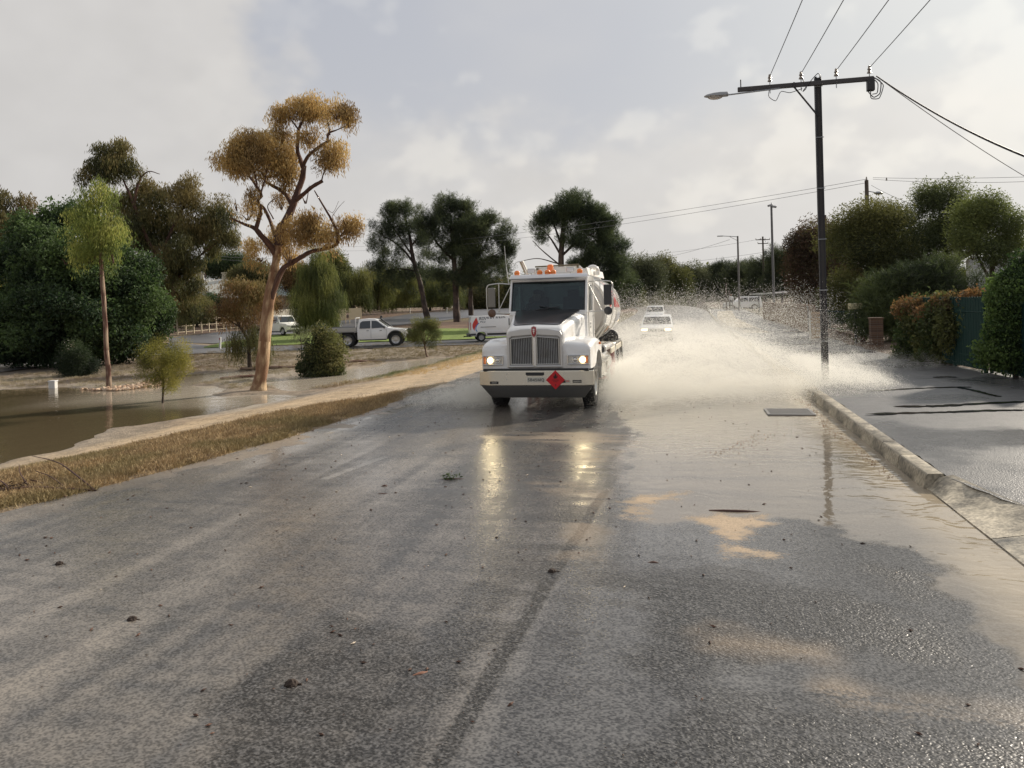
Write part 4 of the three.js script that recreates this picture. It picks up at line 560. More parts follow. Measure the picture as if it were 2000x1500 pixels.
tree('leafy_shrub', 'dense bright dark green shrub spilling over the fence at the right edge', 18.6, [1985, 735], [farTrunk(1985, 740, 110, 5)], BARK.dark, [[[[1985, 540, 36, 26, 0, 60], [2025, 540, 50, 40, 0, 80], [1976, 585, 44, 36, 0, 90], [2010, 600, 50, 40, 0, 110], [1975, 640, 38, 40, 0, 100], [2015, 660, 50, 40, 0, 110], [1970, 690, 44, 26, 0, 80], [2040, 680, 50, 60, 0, 90]], 'broad', [[0.02, 0.045, 0.013], [0.04, 0.08, 0.02], [0.075, 0.13, 0.03], [0.12, 0.185, 0.045]], { scale: 0.6, holes: 0.40, seed: 251, hf: 1.2, top: 0.6, depth: 0.5, thin: 2.0, per: 9, sr: .9 }]], 'shrub');
{ // the red tipped hedge along the fence
  const D = 23.4;
  tree('hedge', 'clipped hedge with rusty red new tips growing through the dark green fence', D, [1830, 720], [], BARK.dark, [
    [[[1785, 640, 26, 44, 1.6, 150], [1815, 640, 30, 46, .9, 170], [1848, 640, 30, 46, -.3, 170], [1880, 632, 28, 36, -1.3, 150], [1908, 622, 20, 34, -2.0, 90], [1785, 690, 20, 34, 1.6, 60], [1820, 695, 24, 30, .4, 60], [1856, 688, 24, 36, -.6, 70]], 'broad', PAL.hedge, { scale: 0.85, holes: 0.28, seed: 261, hf: 2, depth: 0.6 }],
    [[[1780, 604, 24, 11, 1.6, 60], [1810, 600, 26, 11, .9, 70], [1845, 596, 26, 11, -.3, 70], [1880, 592, 26, 11, -1.3, 70], [1906, 587, 18, 11, -2.0, 50], [1845, 612, 64, 10, .2, 60]], 'broad', [[0.10, 0.075, 0.03], [0.20, 0.11, 0.042], [0.27, 0.15, 0.06], [0.17, 0.14, 0.05]], { scale: 0.6, holes: 0.2, seed: 262, depth: 0.5, name: 'new_growth' }]], 'hedge');
}
// background greenery left
[[440, 520, 45, 18, 160, 'dark', 'dark green round tree behind the chimneyed house roofs'], [385, 606, 26, 15, 78, 'olive', 'brownish low tree left of the weeping tree'], [410, 605, 26, 20, 95, 'dark', 'dark clipped tree in front of the rail fence'], [345, 600, 30, 34, 84, 'willow', 'leafy green shrub behind the pepper tree trunk'], [590, 545, 30, 30, 100, 'rust', 'bronze tree seen right of the gum trunk'], [650, 530, 26, 34, 118, 'willow', 'green tree behind the cone shaped tree'], [500, 540, 40, 26, 105, 'olive', 'brown olive tree behind the gum trunk'], [840, 560, 60, 34, 140, 'pine', 'shadowy pine mass behind the pine trunks'], [960, 580, 60, 26, 150, 'olive', 'shadowy olive tree behind the van'], [720, 575, 60, 26, 150, 'willow', 'green tree mass behind the weeping pepper trees'], [1020, 575, 50, 30, 150, 'pine', 'shadowy tree behind the tanker cab'], [1150, 600, 70, 18, 160, 'olive', 'low scrub behind the tanker']].forEach(([x, y, rx, ry, D, pal, label], i) =>
  tree('background_tree', label, D, [x, y + ry + 14], [farTrunk(x, y + ry + 18, ry + 18, 2.6)], BARK.dark, [[[[x, y - ry * .3, rx * .8, ry * .6, 0, 70], [x - rx * .4, y + ry * .2, rx * .6, ry * .7, 0, 70], [x + rx * .4, y + ry * .2, rx * .6, ry * .7, 0, 70]], 'fine', PAL[pal], { scale: D / 40, holes: 0.34, seed: 300 + i, top: 0.5, hf: 0.4, thin: 1.7, per: 10 }]]));
{ // a far wood that reads as one mass closes the view behind it all
  const w = new THREE.Group(); w.name = 'distant_woods'; w.userData = { kind: 'stuff', label: 'far hazy line of dark trees closing the horizon behind the park', category: 'woods' }; scene.add(w);
  const bl = []; for (let i = 0; i < 40; i++) bl.push([-160 + i * 60, 596 - (i * 60 - 1160) * 0.026 * 1 - 6 + 4 * vn(i * 1.7, 2), 60, 20 + 16 * vn(i * .9, 8), (vn(i, 4) - .5) * 30, 70]);
  crown(w, V3(0, 0, 0), bl, 270, 'broad', PAL.willow.map((c) => c.map((v) => v * 0.8)), { scale: 12, holes: 0.2, seed: 399, depth: 0.4, hf: 0.1 });
}
{ // dry grass and leaf litter on the verge
  const r = rng(77), blades = bundle(16, 78, (q) => [V3((q() - .5) * .16, 0, (q() - .5) * .16), V3((q() - .5) * 1.8, 0.75, (q() - .5) * 1.8), 0.05 + 0.06 * q(), 0.007, dirRand(q), 0.004]);
  const im = new THREE.InstancedMesh(blades, new THREE.MeshStandardMaterial({ roughness: 0.8, color: COL(1, 1, 1), side: THREE.DoubleSide }), 30000); let n = 0;
  for (let tries = 0; n < 30000 && tries < 400000; tries++) {
    const s = 5 + 18 * Math.pow(r(), 1.3), t = -6.9 - 5.8 * r(), [x, z] = W2(s, t), u = edgeL(s) - t; if (u < 0.12 || t < poly1(s, VERGE_T) + (fbm(x * .35 + 4, z * .35 + 1, 4) - .5) * 1.2 + .15) continue;
    if (fbm(x * 1.7, z * 1.7 + 30, 4) > 0.50 && r() > 0.22) continue; if (u < .9 && r() > u + fbm(x * 2, z * 2, 2) - .35) continue;
    E4.set((r() - .5) * .4, r() * 6.28, (r() - .5) * .4); const k = 0.6 + 0.8 * r(); M4.compose(V3(x, H(x, z) - 0.005, z), Q4.setFromEuler(E4), V3(k, k, k)); im.setMatrixAt(n, M4);
    const c = mix3([0.20, 0.135, 0.065], [0.60, 0.45, 0.25], r()), gk = fbm(x * 0.8, z * 0.8 + 60, 3); im.setColorAt(n, COL(...mix3(c, [0.20, 0.175, 0.065], smoothstep(gk, 0.5, 0.65) * 0.5))); n++;
  }
  im.count = n; im.name = 'verge_grass'; im.userData = { kind: 'stuff', label: 'flattened dry olive grass on the verge beside the wet road', category: 'grass' }; im.castShadow = true; scene.add(im);
  const im2 = new THREE.InstancedMesh(blades, im.material, 9000); n = 0;
  for (let tries = 0; n < 9000 && tries < 200000; tries++) {
    const s = 26 + 30 * r(), t = -9 - 24 * r(), [x, z] = W2(s, t), y = H(x, z); if (y < WATER_Y + 0.02) continue; const c = groundColor(x, z, y); if (c[1] < c[0] * 0.72) continue;
    E4.set(0, r() * 6.28, 0); const k = 0.7 + r(); M4.compose(V3(x, y, z), Q4.setFromEuler(E4), V3(k, k, k)); im2.setMatrixAt(n, M4); im2.setColorAt(n, COL(c[0] * 1.1, c[1] * 1.15, c[2])); n++;
  }
  im2.count = n; im2.name = 'park_grass'; im2.userData = { kind: 'stuff', label: 'short patchy grass around the shallow pools of the park', category: 'grass' }; scene.add(im2);
}
// ---------------------------------------------------------------- vehicles
const WHITE = mat([0.80, 0.80, 0.79], 0.28, 0, { clearcoat: 0.7, clearcoatRoughness: 0.08 });
// road film and dried splashes over the white paint of the tanker
const GRIME = greyTex(512, (u, v) => { const a = smoothstep(tn(u, v, 10, 4) * .6 + tn(u, v, 3, 2) * .4, .5, .78), b = smoothstep(tn(u, v, 70, 2), .66, .8), d = .22 * a + .22 * b * a + .05 * tn(u, v, 40, 2); return [1 - d * .8, 1 - d, 1 - d * 1.25].map(lin2s); }, true);
const TWHITE = WHITE.clone(); TWHITE.map = GRIME; TWHITE.roughness = .33;
const BLACK = mat([0.018, 0.018, 0.02], 0.45), RUBBER = mat([0.022, 0.022, 0.022], 0.8), DARKP = mat([0.035, 0.035, 0.038], 0.5);
const CHROME = mat([0.72, 0.71, 0.69], 0.16, 1), STEEL = mat([0.55, 0.54, 0.51], 0.32, 0.9), SATIN = mat([0.60, 0.585, 0.55], 0.38, 0.75);
const GRILLE = mat([0.05, 0.05, 0.05], 0.5, 0.3);
const GLASS = mat([0.012, 0.018, 0.02], 0.04, 0, { ior: 1.5, clearcoat: 1 });
const CABGLASS = mat([0.50, 0.60, 0.60], 0.03, 0, { transmission: 1, thickness: 0, ior: 1.5 });
const AMBER = mat([0.85, 0.22, 0.02], 0.25, 0, { clearcoat: 1 }), REDLENS = mat([0.45, 0.02, 0.02], 0.25, 0, { clearcoat: 1 });
const LAMPON = new THREE.MeshStandardMaterial({ color: COL(1, 0.9, 0.7), emissive: COL(1, 0.74, 0.36), emissiveIntensity: 3.4, roughness: 0.3 });
const CLEAR = mat([1, 1, 1], 0.02, 0, { transmission: 1, thickness: 0, ior: 1.45 });
function wheelParts(parent, x, y, z, R, w, rimM, side, o = {}) { // the axle runs along x; side: +1 faces +x
  const g = new THREE.Group(); g.name = 'wheel'; g.position.set(x, y, z); parent.add(g);
  const rr = R * (o.rim || 0.62), lathe = (pts, n = 28) => { const l = new THREE.LatheGeometry(pts.map((p) => new THREE.Vector2(...p)), n); l.rotateZ(-Math.PI / 2); return l; };
  const geos = [lathe([[rr, -w / 2 + .02], [rr + (R - rr) * .5, -w / 2], [R - .035, -w / 2 + .012], [R, -w / 2 + .045], [R, w / 2 - .045], [R - .035, w / 2 - .012], [rr + (R - rr) * .5, w / 2], [rr, w / 2 - .02]])];
  if (o.tread) for (let i = 0; i < 36; i++) for (const k of [-1, 1]) { const a = (i + k * .25) / 36 * 6.2832; geos.push(place(new THREE.BoxGeometry(w * 0.36, 0.014, R * 0.1), k * w * 0.24, R * Math.cos(a), R * Math.sin(a), a, 0, 0)); }
  part('tyre', geos, RUBBER, g);
  const s = side, f = (v) => s * v; const rim = [lathe([[0.001, f(w * .18)], [rr * .3, f(w * .22)], [rr * .34, f(w * .06)], [rr * .9, f(w * .1)], [rr * .93, f(w / 2 - .03)], [rr, f(w / 2 - .018)], [rr + .006, f(w / 2 - .03)]])];
  const n = o.spokes || 6; for (let i = 0; i < n; i++) { const a = i / n * 6.2832; rim.push(place(new RoundedBoxGeometry(w * .14, rr * .66, rr * .2, 1, .01), f(w * .2), rr * .58 * Math.cos(a), rr * .58 * Math.sin(a), a, 0, 0)); }
  part('rim', rim, rimM, g); return g;
}
// flat print for plates, badges and signs
function print(w, h, pw, ph, draw, m = {}) { const t = canvasTex(pw, ph, draw); return new THREE.Mesh(new THREE.PlaneGeometry(w, h), new THREE.MeshStandardMaterial({ map: t, roughness: 0.45, ...m })); }
const putPrint = (o, name, parent, x, y, z, ry = 0, rx = 0, rz = 0) => { o.name = name; o.position.set(x, y, z); o.rotation.set(rx, ry, rz, 'YXZ'); parent.add(o); return o; };
{ // =============================================================== the fuel tanker; local +z is its nose
  const TS = 16.12, TT = -3.18, pos = RT(TS, TT, 0.0);
  const T = thing('tanker_truck', 'white bonneted fuel tanker truck with black bonnet top, headlights on, ploughing through floodwater', 'truck', pos, -ALPHA);
  // z = 0 is the bumper face; everything else lies behind (negative z)
  // bonnet: rounded hull rising to the screen
  const hoodRing = (z, w, y0, y1, r, top) => { const o = []; const n = 7; for (let i = 0; i <= n; i++) { const a = Math.PI / 2 * i / n; o.push([w / 2 - r + r * Math.sin(a) * 1, y1 - r + r * Math.cos(a), z]); } const R = [...o].reverse(); const right = o, left = o.map(([x, y]) => [-x, y, z]).reverse(); return [[-w / 2, y0, z], ...left, [0, y1 + top, z], ...right, [w / 2, y0, z]]; };
  const hood = loft([hoodRing(-0.06, 1.22, 0.93, 1.76, .10, .015), hoodRing(-0.10, 1.27, 0.93, 1.80, .13, .02), hoodRing(-0.30, 1.31, 0.95, 1.86, .15, .025), hoodRing(-0.8, 1.46, 1.0, 1.97, .17, .03), hoodRing(-1.3, 1.62, 1.05, 2.07, .19, .03), hoodRing(-1.72, 1.78, 1.05, 2.14, .2, .03)]);
  part('bonnet', boxUV(clean(hood), .55), TWHITE, T);
  // black top panel: a thin shell on the crown of the bonnet, rounded at the front
  { const rows = [], zs = [-0.27, -0.30, -0.36, -0.5, -0.8, -1.3, -1.70], ys = [[-0.06, 1.76], [-0.1, 1.80], [-.3, 1.86], [-.8, 1.97], [-1.3, 2.07], [-1.72, 2.14]].map(([a, b]) => [-a, b]);
    for (const z of zs) { const y = poly1(-z, ys) + 0.012, hw = poly1(-z, [[.27, .46], [.30, .50], [.36, .53], [.5, .55], [.8, .60], [1.3, .69], [1.7, .76]]), row = []; for (let i = 0; i <= 10; i++) { const k = i / 10 * 2 - 1; row.push([hw * k, y + .028 * (1 - k * k) + .002, z]); } for (let i = 10; i >= 0; i--) { const k = i / 10 * 2 - 1; row.push([hw * k, y + .028 * (1 - k * k) - .02, z]); } rows.push(row); }
    part('bonnet_top', loft(rows), mat([0.022, 0.019, 0.021], 0.3, 0, { clearcoat: 0.6, clearcoatRoughness: 0.15 }), T);
    const bow = []; for (let i = 0; i <= 16; i++) { const k = i / 16 * 2 - 1; bow.push([0.50 * k, 1.90 + .095 * (1 - k * k) * 0.9, -0.42 - .42 * (1 - k * k)]); }
    part('bonnet_ridge', [tube(bow, 0.012, 6), bar([0, 1.862, -0.28], [0, 2.03, -0.95], 0.014, 6)], mat([0.06, 0.05, 0.055], 0.3), T); }
  part('grille_surround', [extr([[-.60, .96], [.60, .96], [.60, 1.66], [.56, 1.74], [.3, 1.79], [0, 1.80], [-.3, 1.79], [-.56, 1.74], [-.60, 1.66]], .1, .02, [[[-.545, 1.01], [-.545, 1.58], [-.50, 1.62], [-.02, 1.655], [.02, 1.655], [.50, 1.62], [.545, 1.58], [.545, 1.01]]]).translate(0, 0, -0.04)], mat([0.56, 0.55, 0.53], 0.3, 0.55), T);
  part('radiator', box(1.1, .68, .02, 0, 1.32, -.085), mat([0.03, 0.03, 0.03], 0.6), T);
  const gr = new THREE.Group(); gr.name = 'grille'; T.add(gr);
  for (const s of [-1, 1]) { const fr = s * .285; part('grille_frame', [bar([fr - .235, 1.03, -.012], [fr + .235, 1.03, -.012], .014), bar([fr - .24, 1.03, -.012], [fr - .24, s < 0 ? 1.575 : 1.62, -.012], .014), bar([fr + .24, 1.03, -.012], [fr + .24, s < 0 ? 1.62 : 1.575, -.012], .014), bar([fr - .24, s < 0 ? 1.575 : 1.62, -.012], [fr + .24, s < 0 ? 1.62 : 1.575, -.012], .014)], STEEL, gr);
    for (let i = 0; i < 12; i++) { const x = fr - .205 + i * .0373; part('grille_bar', box(.016, .545 + (s > 0 ? (11 - i) : i) * .0035, .02, x, 1.312, -.02, .004), GRILLE, gr); } }
  part('grille_strip', box(.07, .68, .05, 0, 1.33, -.005, .01), CHROME, gr);
  // red and silver shield on the nose
  part('nose_badge', extr([[0, -.14], [.045, -.09], [.058, 0], [.05, .075], [0, .10], [-.05, .075], [-.058, 0], [-.045, -.09]], .03, .008).translate(0, 1.745, .03), mat([0.30, 0.03, 0.04], 0.3, 0.3, { clearcoat: 1 }), T);
  part('badge_rim', [extr([[0, -.155], [.055, -.1], [.068, 0], [.058, .085], [0, .112], [-.058, .085], [-.068, 0], [-.055, -.1]], .016, .004).translate(0, 1.745, .02), box(.05, .012, .008, 0, 1.77, .048), box(.04, .012, .008, 0, 1.73, .048), box(.012, .11, .008, 0, 1.74, .047)], CHROME, T);
  // wings with flat noses carrying the lamps
  for (const s of [-1, 1]) {
    const sec = (z, xi, xo, yb, yt, r) => { const o = []; const p = [[xi, yb], [xi, yt + .02]]; o.push([s * xi, yb, z], [s * xi, yt + .03, z]); for (let i = 0; i <= 6; i++) { const a = Math.PI / 2 * i / 6; o.push([s * (xo - r + r * Math.sin(a)), yt - r + r * Math.cos(a), z]); } o.push([s * xo, yb, z]); return o; };
    part('wing', boxUV(clean(loft([sec(-.05, .58, 1.13, .93, 1.40, .09), sec(-.08, .58, 1.18, .93, 1.44, .13), sec(-.18, .58, 1.21, .93, 1.49, .16), sec(-.45, .6, 1.23, .95, 1.53, .17), sec(-.60, .6, 1.24, 1.02, 1.55, .17), sec(-.85, .62, 1.24, 1.22, 1.56, .17), sec(-1.2, .64, 1.24, 1.27, 1.55, .15), sec(-1.55, .66, 1.24, 1.16, 1.50, .13), sec(-1.85, .7, 1.23, .95, 1.42, .1), sec(-1.95, .72, 1.22, .8, 1.36, .06)])), .55), TWHITE, T);
    const hl = new THREE.Group(); hl.name = 'headlight'; hl.position.set(s * .93, 1.12, -.03); T.add(hl);
    part('lamp_housing', [extr([[-.235, -.105], [.235, -.105], [.235, .105], [-.235, .105]], .05, .012, [[[-.205, -.08], [-.205, .08], [.205, .08], [.205, -.08]]])], CHROME, hl);
    part('reflector', box(.4, .15, .012, 0, 0, -.012), mat([0.55, 0.54, 0.5], 0.2, 0.8), hl);
    const bx = s < 0 ? -.06 : .09; part('low_beam', ball(.068, bx, -.002, .006, 1, 1, .35, 16), LAMPON, hl);
    part('high_beam', [place(new THREE.TorusGeometry(.06, .012, 6, 18), bx + (s < 0 ? .16 : -.16) * 1, 0, .006), ball(.045, bx + (s < 0 ? .16 : -.16), 0, 0, 1, 1, .4)], CHROME, hl);
    part('indicator', box(.05, .15, .02, s * .185, 0, .006, .008), AMBER, hl);
    part('lens', box(.42, .17, .006, 0, 0, .034), CLEAR, hl);
    const l = new THREE.SpotLight(COL(1, .80, .46), 1.6, 28, .55, .8, 2); l.position.copy(RT(TS - 0.12, TT + s * .93 + (s < 0 ? -.05 : .09), 1.12)); l.target.position.copy(RT(TS - 14, TT + s * .9, -.1)); l.castShadow = true; scene.add(l, l.target);
    part('side_indicator', box(.05, .06, .09, s * 1.26, 1.40, -1.25, .015), AMBER, T);
  }
  // bumper: deep polished steel with swept ends, dark apron under
  const bp = (y, z, hw, sw) => { const o = []; for (let i = 0; i <= 12; i++) { const k = i / 12 * 2 - 1; o.push([hw * k, y, z - sw * Math.max(0, Math.abs(k) - .82) ** 1.6 * 14]); } return o; };
  const back = (a) => [...a, ...a.map(([x, y, z]) => [x, y, z - .06]).reverse()];
  part('bumper', loft([back(bp(.575, .015, 1.235, .1)), back(bp(.59, .03, 1.245, .1)), back(bp(.88, .03, 1.245, .1)), back(bp(.895, .015, 1.235, .1))]), mat([0.66, 0.62, 0.53], 0.27, 0.85), T);
  part('bumper_apron', loft([back(bp(.30, -.16, 1.02, .06)), back(bp(.315, -.14, 1.03, .06)), back(bp(.56, -.0, 1.215, .1)), back(bp(.574, -.005, 1.215, .1))]), mat([0.11, 0.11, 0.105], 0.5), T);
  part('bumper_slot', [box(2.3, .05, .1, 0, .915, -.04, .01), extr([[-.17, -.04], [.17, -.04], [.2, -.02], [.2, .03], [-.2, .03], [-.2, -.02]], .012, .003).translate(.0, .83, .034)], BLACK, T);
  for (const [x, y] of [[-.62, .83], [-.62, .72], [.62, .83]]) part('bumper_bolt', cyl(.012, .012, .02, x, y, .035, 8, Math.PI / 2), STEEL, T);
  putPrint(print(.40, .115, 512, 148, (c, w, h) => { c.fillStyle = '#c9c6ba'; c.fillRect(0, 0, w, h); c.fillStyle = '#14161c'; c.font = 'bold 118px sans-serif'; c.textAlign = 'center'; c.textBaseline = 'middle'; c.fillText('SB45MQ', w / 2, h / 2 + 6, w - 30); }), 'number_plate', T, .02, .705, .0335);
  const dia = new THREE.Group(); dia.name = 'hazard_diamond'; dia.position.set(.44, .70, .046); T.add(dia);
  part('diamond_plate', box(.29, .29, .012, 0, 0, -.008, .004, 0, 0, Math.PI / 4), mat([0.52, 0.02, 0.025], 0.4), dia);
  const dpr = print(.284, .284, 256, 256, (c) => { c.fillStyle = '#c4161f'; c.fillRect(0, 0, 256, 256); c.translate(128, 128); c.rotate(Math.PI / 4); c.strokeStyle = '#160404'; c.lineWidth = 4; c.strokeRect(-0, 0, 0, 0); c.fillStyle = '#160404'; c.beginPath(); c.moveTo(0, -130); c.bezierCurveTo(14, -100, 34, -88, 26, -52); c.bezierCurveTo(40, -70, 34, -84, 36, -92); c.bezierCurveTo(56, -60, 40, -34, 12, -30); c.lineTo(-14, -30); c.bezierCurveTo(-46, -36, -42, -72, -20, -92); c.bezierCurveTo(-22, -76, -16, -70, -8, -66); c.bezierCurveTo(-14, -92, -8, -110, 0, -130); c.fill(); c.fillRect(-38, -24, 76, 7); c.font = 'bold 25px sans-serif'; c.textAlign = 'center'; c.fillText('FLAMMABLE', 0, 14); c.fillText('LIQUID', 0, 42); c.font = 'bold 56px sans-serif'; c.fillText('3', 0, 118); });
  putPrint(dpr, 'diamond_print', dia, 0, 0, .0005, 0, 0, Math.PI / 4);
  const badge = (x, y, w, txt, bg, fg) => putPrint(print(w, .06, 256, 64, (c, W, Hh) => { c.fillStyle = '#777168'; c.fillRect(0, 0, W, Hh); c.fillStyle = bg; c.fillRect(5, 5, W - 10, Hh - 10); c.fillStyle = fg; c.font = 'bold 38px sans-serif'; c.textAlign = 'center'; c.textBaseline = 'middle'; c.fillText(txt, W / 2, Hh / 2 + 2, W - 30); }), 'bumper_badge', T, x, y, .0335);
  badge(-.90, .64, .19, 'PACCAR', '#101010', '#cfcabc'); badge(.90, .665, .19, 'KENWORTH', '#101010', '#cfcabc');
  putPrint(print(.18, .07, 256, 100, (c) => { c.fillStyle = '#b5b0a4'; c.fillRect(0, 0, 256, 100); c.fillStyle = '#2a1512'; c.fillRect(0, 20, 120, 70); c.fillStyle = '#b8453c'; c.fillRect(130, 20, 100, 14); c.fillRect(130, 46, 110, 12); }), 'bumper_sticker', T, .66, .665, .0335);
  // cab
  const cabX = .93;
  const cabProf = [[-1.70, 1.0], [-1.70, 2.12], [-1.98, 2.86], [-2.02, 2.95], [-2.12, 2.99], [-3.05, 3.0], [-3.12, 2.94], [-3.14, 1.0]];
  { // shell from panels so that one looks in through real glass
    const side = (s) => { const g = extr([[-1.72, 1.0], [-1.72, 2.12], [-1.985, 2.86], [-2.02, 2.95], [-3.12, 2.95], [-3.14, 1.0]], .05, .012, [[[-1.98, 2.18], [-2.16, 2.74], [-2.80, 2.74], [-2.80, 2.12], [-2.0, 2.12]]]); g.rotateY(-Math.PI / 2); g.scale(-1, 1, 1); g.applyMatrix4(new THREE.Matrix4().makeScale(1, 1, 1)); return g.translate(s * (cabX - .025), 0, 0); };
    const fixZ = (g) => { const p = g.attributes.position; for (let i = 0; i < p.count; i++) { const z = p.getZ(i); if (z > 0) p.setZ(i, -z); } g.computeVertexNormals(); return g; };
    const shell = [fixZ(side(-1)), fixZ(side(1)), box(1.82, 1.95, .05, 0, 1.97, -3.115, .01)];
    const rr = (z, hw, y, r) => { const o = []; for (let i = 0; i <= 8; i++) { const a = Math.PI * i / 8; o.push([hw * Math.cos(a) ** 1 * (1), 0, z]); } return o; };
    shell.push(loft([[-1.97, 2.86, .90], [-1.99, 2.90, .925], [-2.05, 2.95, .935], [-2.3, 2.99, .94], [-2.7, 3.0, .94], [-3.05, 2.98, .94], [-3.14, 2.92, .92]].map(([z, y, hw]) => { const o = []; for (let i = 0; i <= 12; i++) { const k = i / 12 * 2 - 1; o.push([hw * k, y + .04 * (1 - k ** 4) - .04, z]); } for (let i = 12; i >= 0; i--) { const k = i / 12 * 2 - 1; o.push([hw * k, Math.min(y, 2.86) - .02, z]); } return o; })));
    for (const s of [-1, 1]) shell.push(bar([s * .905, 2.10, -1.70], [s * .90, 2.88, -1.985], .035, 10));
    shell.push(box(1.82, .1, .08, 0, 2.10, -1.71, .02), box(1.80, .07, .05, 0, 2.855, -1.985, .02), box(1.82, 1.1, .05, 0, 1.56, -1.74, .01));
    part('cab', boxUV(merge(shell), .55), TWHITE, T);
  }
  const slope = Math.atan2(.285, .78);
  part('windscreen', box(1.76, .80, .008, 0, 2.485, -1.842, 0, -slope), CABGLASS, T);
  part('screen_seal', [bar([-.87, 2.145, -1.70], [.87, 2.145, -1.70], .02), bar([-.87, 2.83, -1.95], [.87, 2.83, -1.95], .018), bar([-.87, 2.145, -1.70], [-.87, 2.83, -1.95], .017), bar([.87, 2.145, -1.70], [.87, 2.83, -1.95], .017)], BLACK, T);
  part('wiper', [bar([-.3, 2.17, -1.675], [.30, 2.235, -1.70], .012), bar([-.05, 2.15, -1.67], [.05, 2.23, -1.69], .01), bar([.35, 2.165, -1.675], [-.2, 2.265, -1.715], .01)], BLACK, T);
  part('sun_visor', loft([[-1.86, 2.905, .9], [-1.845, 2.93, .935], [-1.93, 2.995, .93], [-2.0, 3.02, .9]].map(([z, y, hw]) => { const o = []; for (let i = 0; i <= 10; i++) { const k = i / 10 * 2 - 1; o.push([hw * k, y, z + .05 * (1 - k * k)]); } for (let i = 10; i >= 0; i--) { const k = i / 10 * 2 - 1; o.push([hw * k, y - .012, z - .012 + .05 * (1 - k * k)]); } return o; })), mat([0.60, 0.60, 0.61], 0.3, 0.5), T);
  for (const s of [-1, 1]) {
    part('door_glass', box(.008, .6, .80, s * (cabX - .02), 2.43, -2.40), CABGLASS, T);
for (const g of [bar([s * (cabX + .004), 1.05, -1.95], [s * (cabX + .004), 2.10, -1.95], .006, 5), bar([s * (cabX + .004), 1.05, -2.86], [s * (cabX + .004), 2.8, -2.86], .006, 5)]) part('door_seam', g, DARKP, T);
    part('door_handle', box(.03, .035, .16, s * (cabX + .015), 2.0, -2.74, .01), CHROME, T);
    // mirror hoop with braces
    const mx = s * 1.26, hoop = [[s * .92, 2.80, -2.0], [s * 1.22, 2.83, -1.93], [s * 1.47, 2.80, -1.9], [s * 1.52, 2.72, -1.9], [s * 1.52, 2.3, -1.9], [s * 1.49, 2.14, -1.9], [s * 1.2, 2.11, -1.9], [s * .92, 2.10, -1.85]];
    const m = new THREE.Group(); m.name = 'mirror'; T.add(m);
    part('mirror_bracket', [new THREE.TubeGeometry(new THREE.CatmullRomCurve3(hoop.map((p) => V3(...p)), false, 'catmullrom', .15), 50, .014, 7), bar([s * .93, 2.78, -2.0], [s * 1.25, 2.14, -1.9], .012), bar([s * 1.22, 2.83, -1.93], [s * 1.22, 2.11, -1.9], .011)], STEEL, m);
    part('mirror_head', box(.19, .48, .05, s * 1.40, 2.49, -1.90, .03), s > 0 ? DARKP : mat([0.20, 0.19, 0.17], 0.4, 0.6), m);
    part('mirror_glass', box(.16, .43, .006, s * 1.40, 2.49, -1.928), CHROME, m);
    part('spot_mirror', ball(.10, s * 1.40, 2.115, -1.9, 1, 1, .5, 14), s > 0 ? DARKP : mat([0.12, 0.065, 0.04], 0.4), m);
  }
  part('aerial', [bar([-.98, 2.8, -1.98], [-1.05, 3.22, -2.05], .012), bar([-1.05, 3.22, -2.05], [-1.1, 3.75, -2.12], .006), cyl(.025, .025, .05, -.98, 2.82, -1.98, 10)], mat([0.5, 0.5, 0.48], 0.4), T);
  for (const x of [-.80, -.24, -.05, .09, .73]) { const l = part('marker_light', [ball(.062, x, 3.075, -2.10, 1.15, 1, 1, 12), cyl(.066, .068, .05, x, 3.02, -2.10, 12)], AMBER, T); }
  part('beacon', [cyl(.075, .085, .19, -.02, 3.14, -2.34, 16), ball(.075, -.02, 3.235, -2.34, 1, .5, 1, 14), cyl(.09, .09, .03, -.02, 3.03, -2.34, 14)], AMBER, T);
  for (const x of [-.53, .44]) { part('work_lamp', [box(.20, .12, .08, x, 3.13, -2.55, .02), cyl(.012, .012, .1, x, 3.04, -2.55, 8)], mat([0.42, 0.43, 0.43], 0.3, 0.6), T); part('work_lamp_lens', box(.165, .085, .01, x, 3.13, -2.508, .004), mat([0.62, 0.66, 0.68], 0.15), T); }
  part('exhaust_stack', [cyl(.065, .065, 1.7, -.80, 2.3, -3.3, 14), bar([-.80, 3.1, -3.3], [-.92, 3.42, -3.2], .055, 14)], mat([0.6, 0.58, 0.53], 0.25, 0.9), T);
  // cab interior
  part('dashboard', [box(1.7, .3, .4, 0, 2.0, -1.98, .05), box(.5, .06, .05, -.42, 2.16, -1.83, .02)], mat([0.02, 0.022, 0.022], 0.7), T);
  part('steering_wheel', place(new THREE.TorusGeometry(.22, .018, 8, 26), -.42, 2.20, -2.24, -.6), BLACK, T);
  for (const x of [-.42, .45]) part('seat', [box(.5, .14, .5, x, 1.72, -2.55, .05), box(.5, .72, .14, x, 2.12, -2.84, .05, -.1), box(.28, .18, .1, x, 2.56, -2.87, .04)], mat([0.05, 0.05, 0.055], 0.8), T);
  part('rear_window', box(.9, .45, .01, .12, 2.52, -3.085, .0), mat([0.42, 0.46, 0.47], 0.2), T);
  // chassis, steps, fuel tank
  part('chassis', [box(.09, .26, 7.2, -.42, .88, -4.3), box(.09, .26, 7.2, .42, .88, -4.3), box(.9, .1, .12, 0, .86, -3.4), box(.9, .1, .12, 0, .86, -5.2), box(.9, .1, .12, 0, .86, -7.6), box(2.0, .14, .16, 0, .52, -1.15), box(1.9, .14, .16, 0, .52, -5.8), box(1.9, .14, .16, 0, .52, -7.05)], DARKP, T);
  part('engine_sump', box(.6, .5, 1.3, 0, .72, -1.1, .08), BLACK, T);
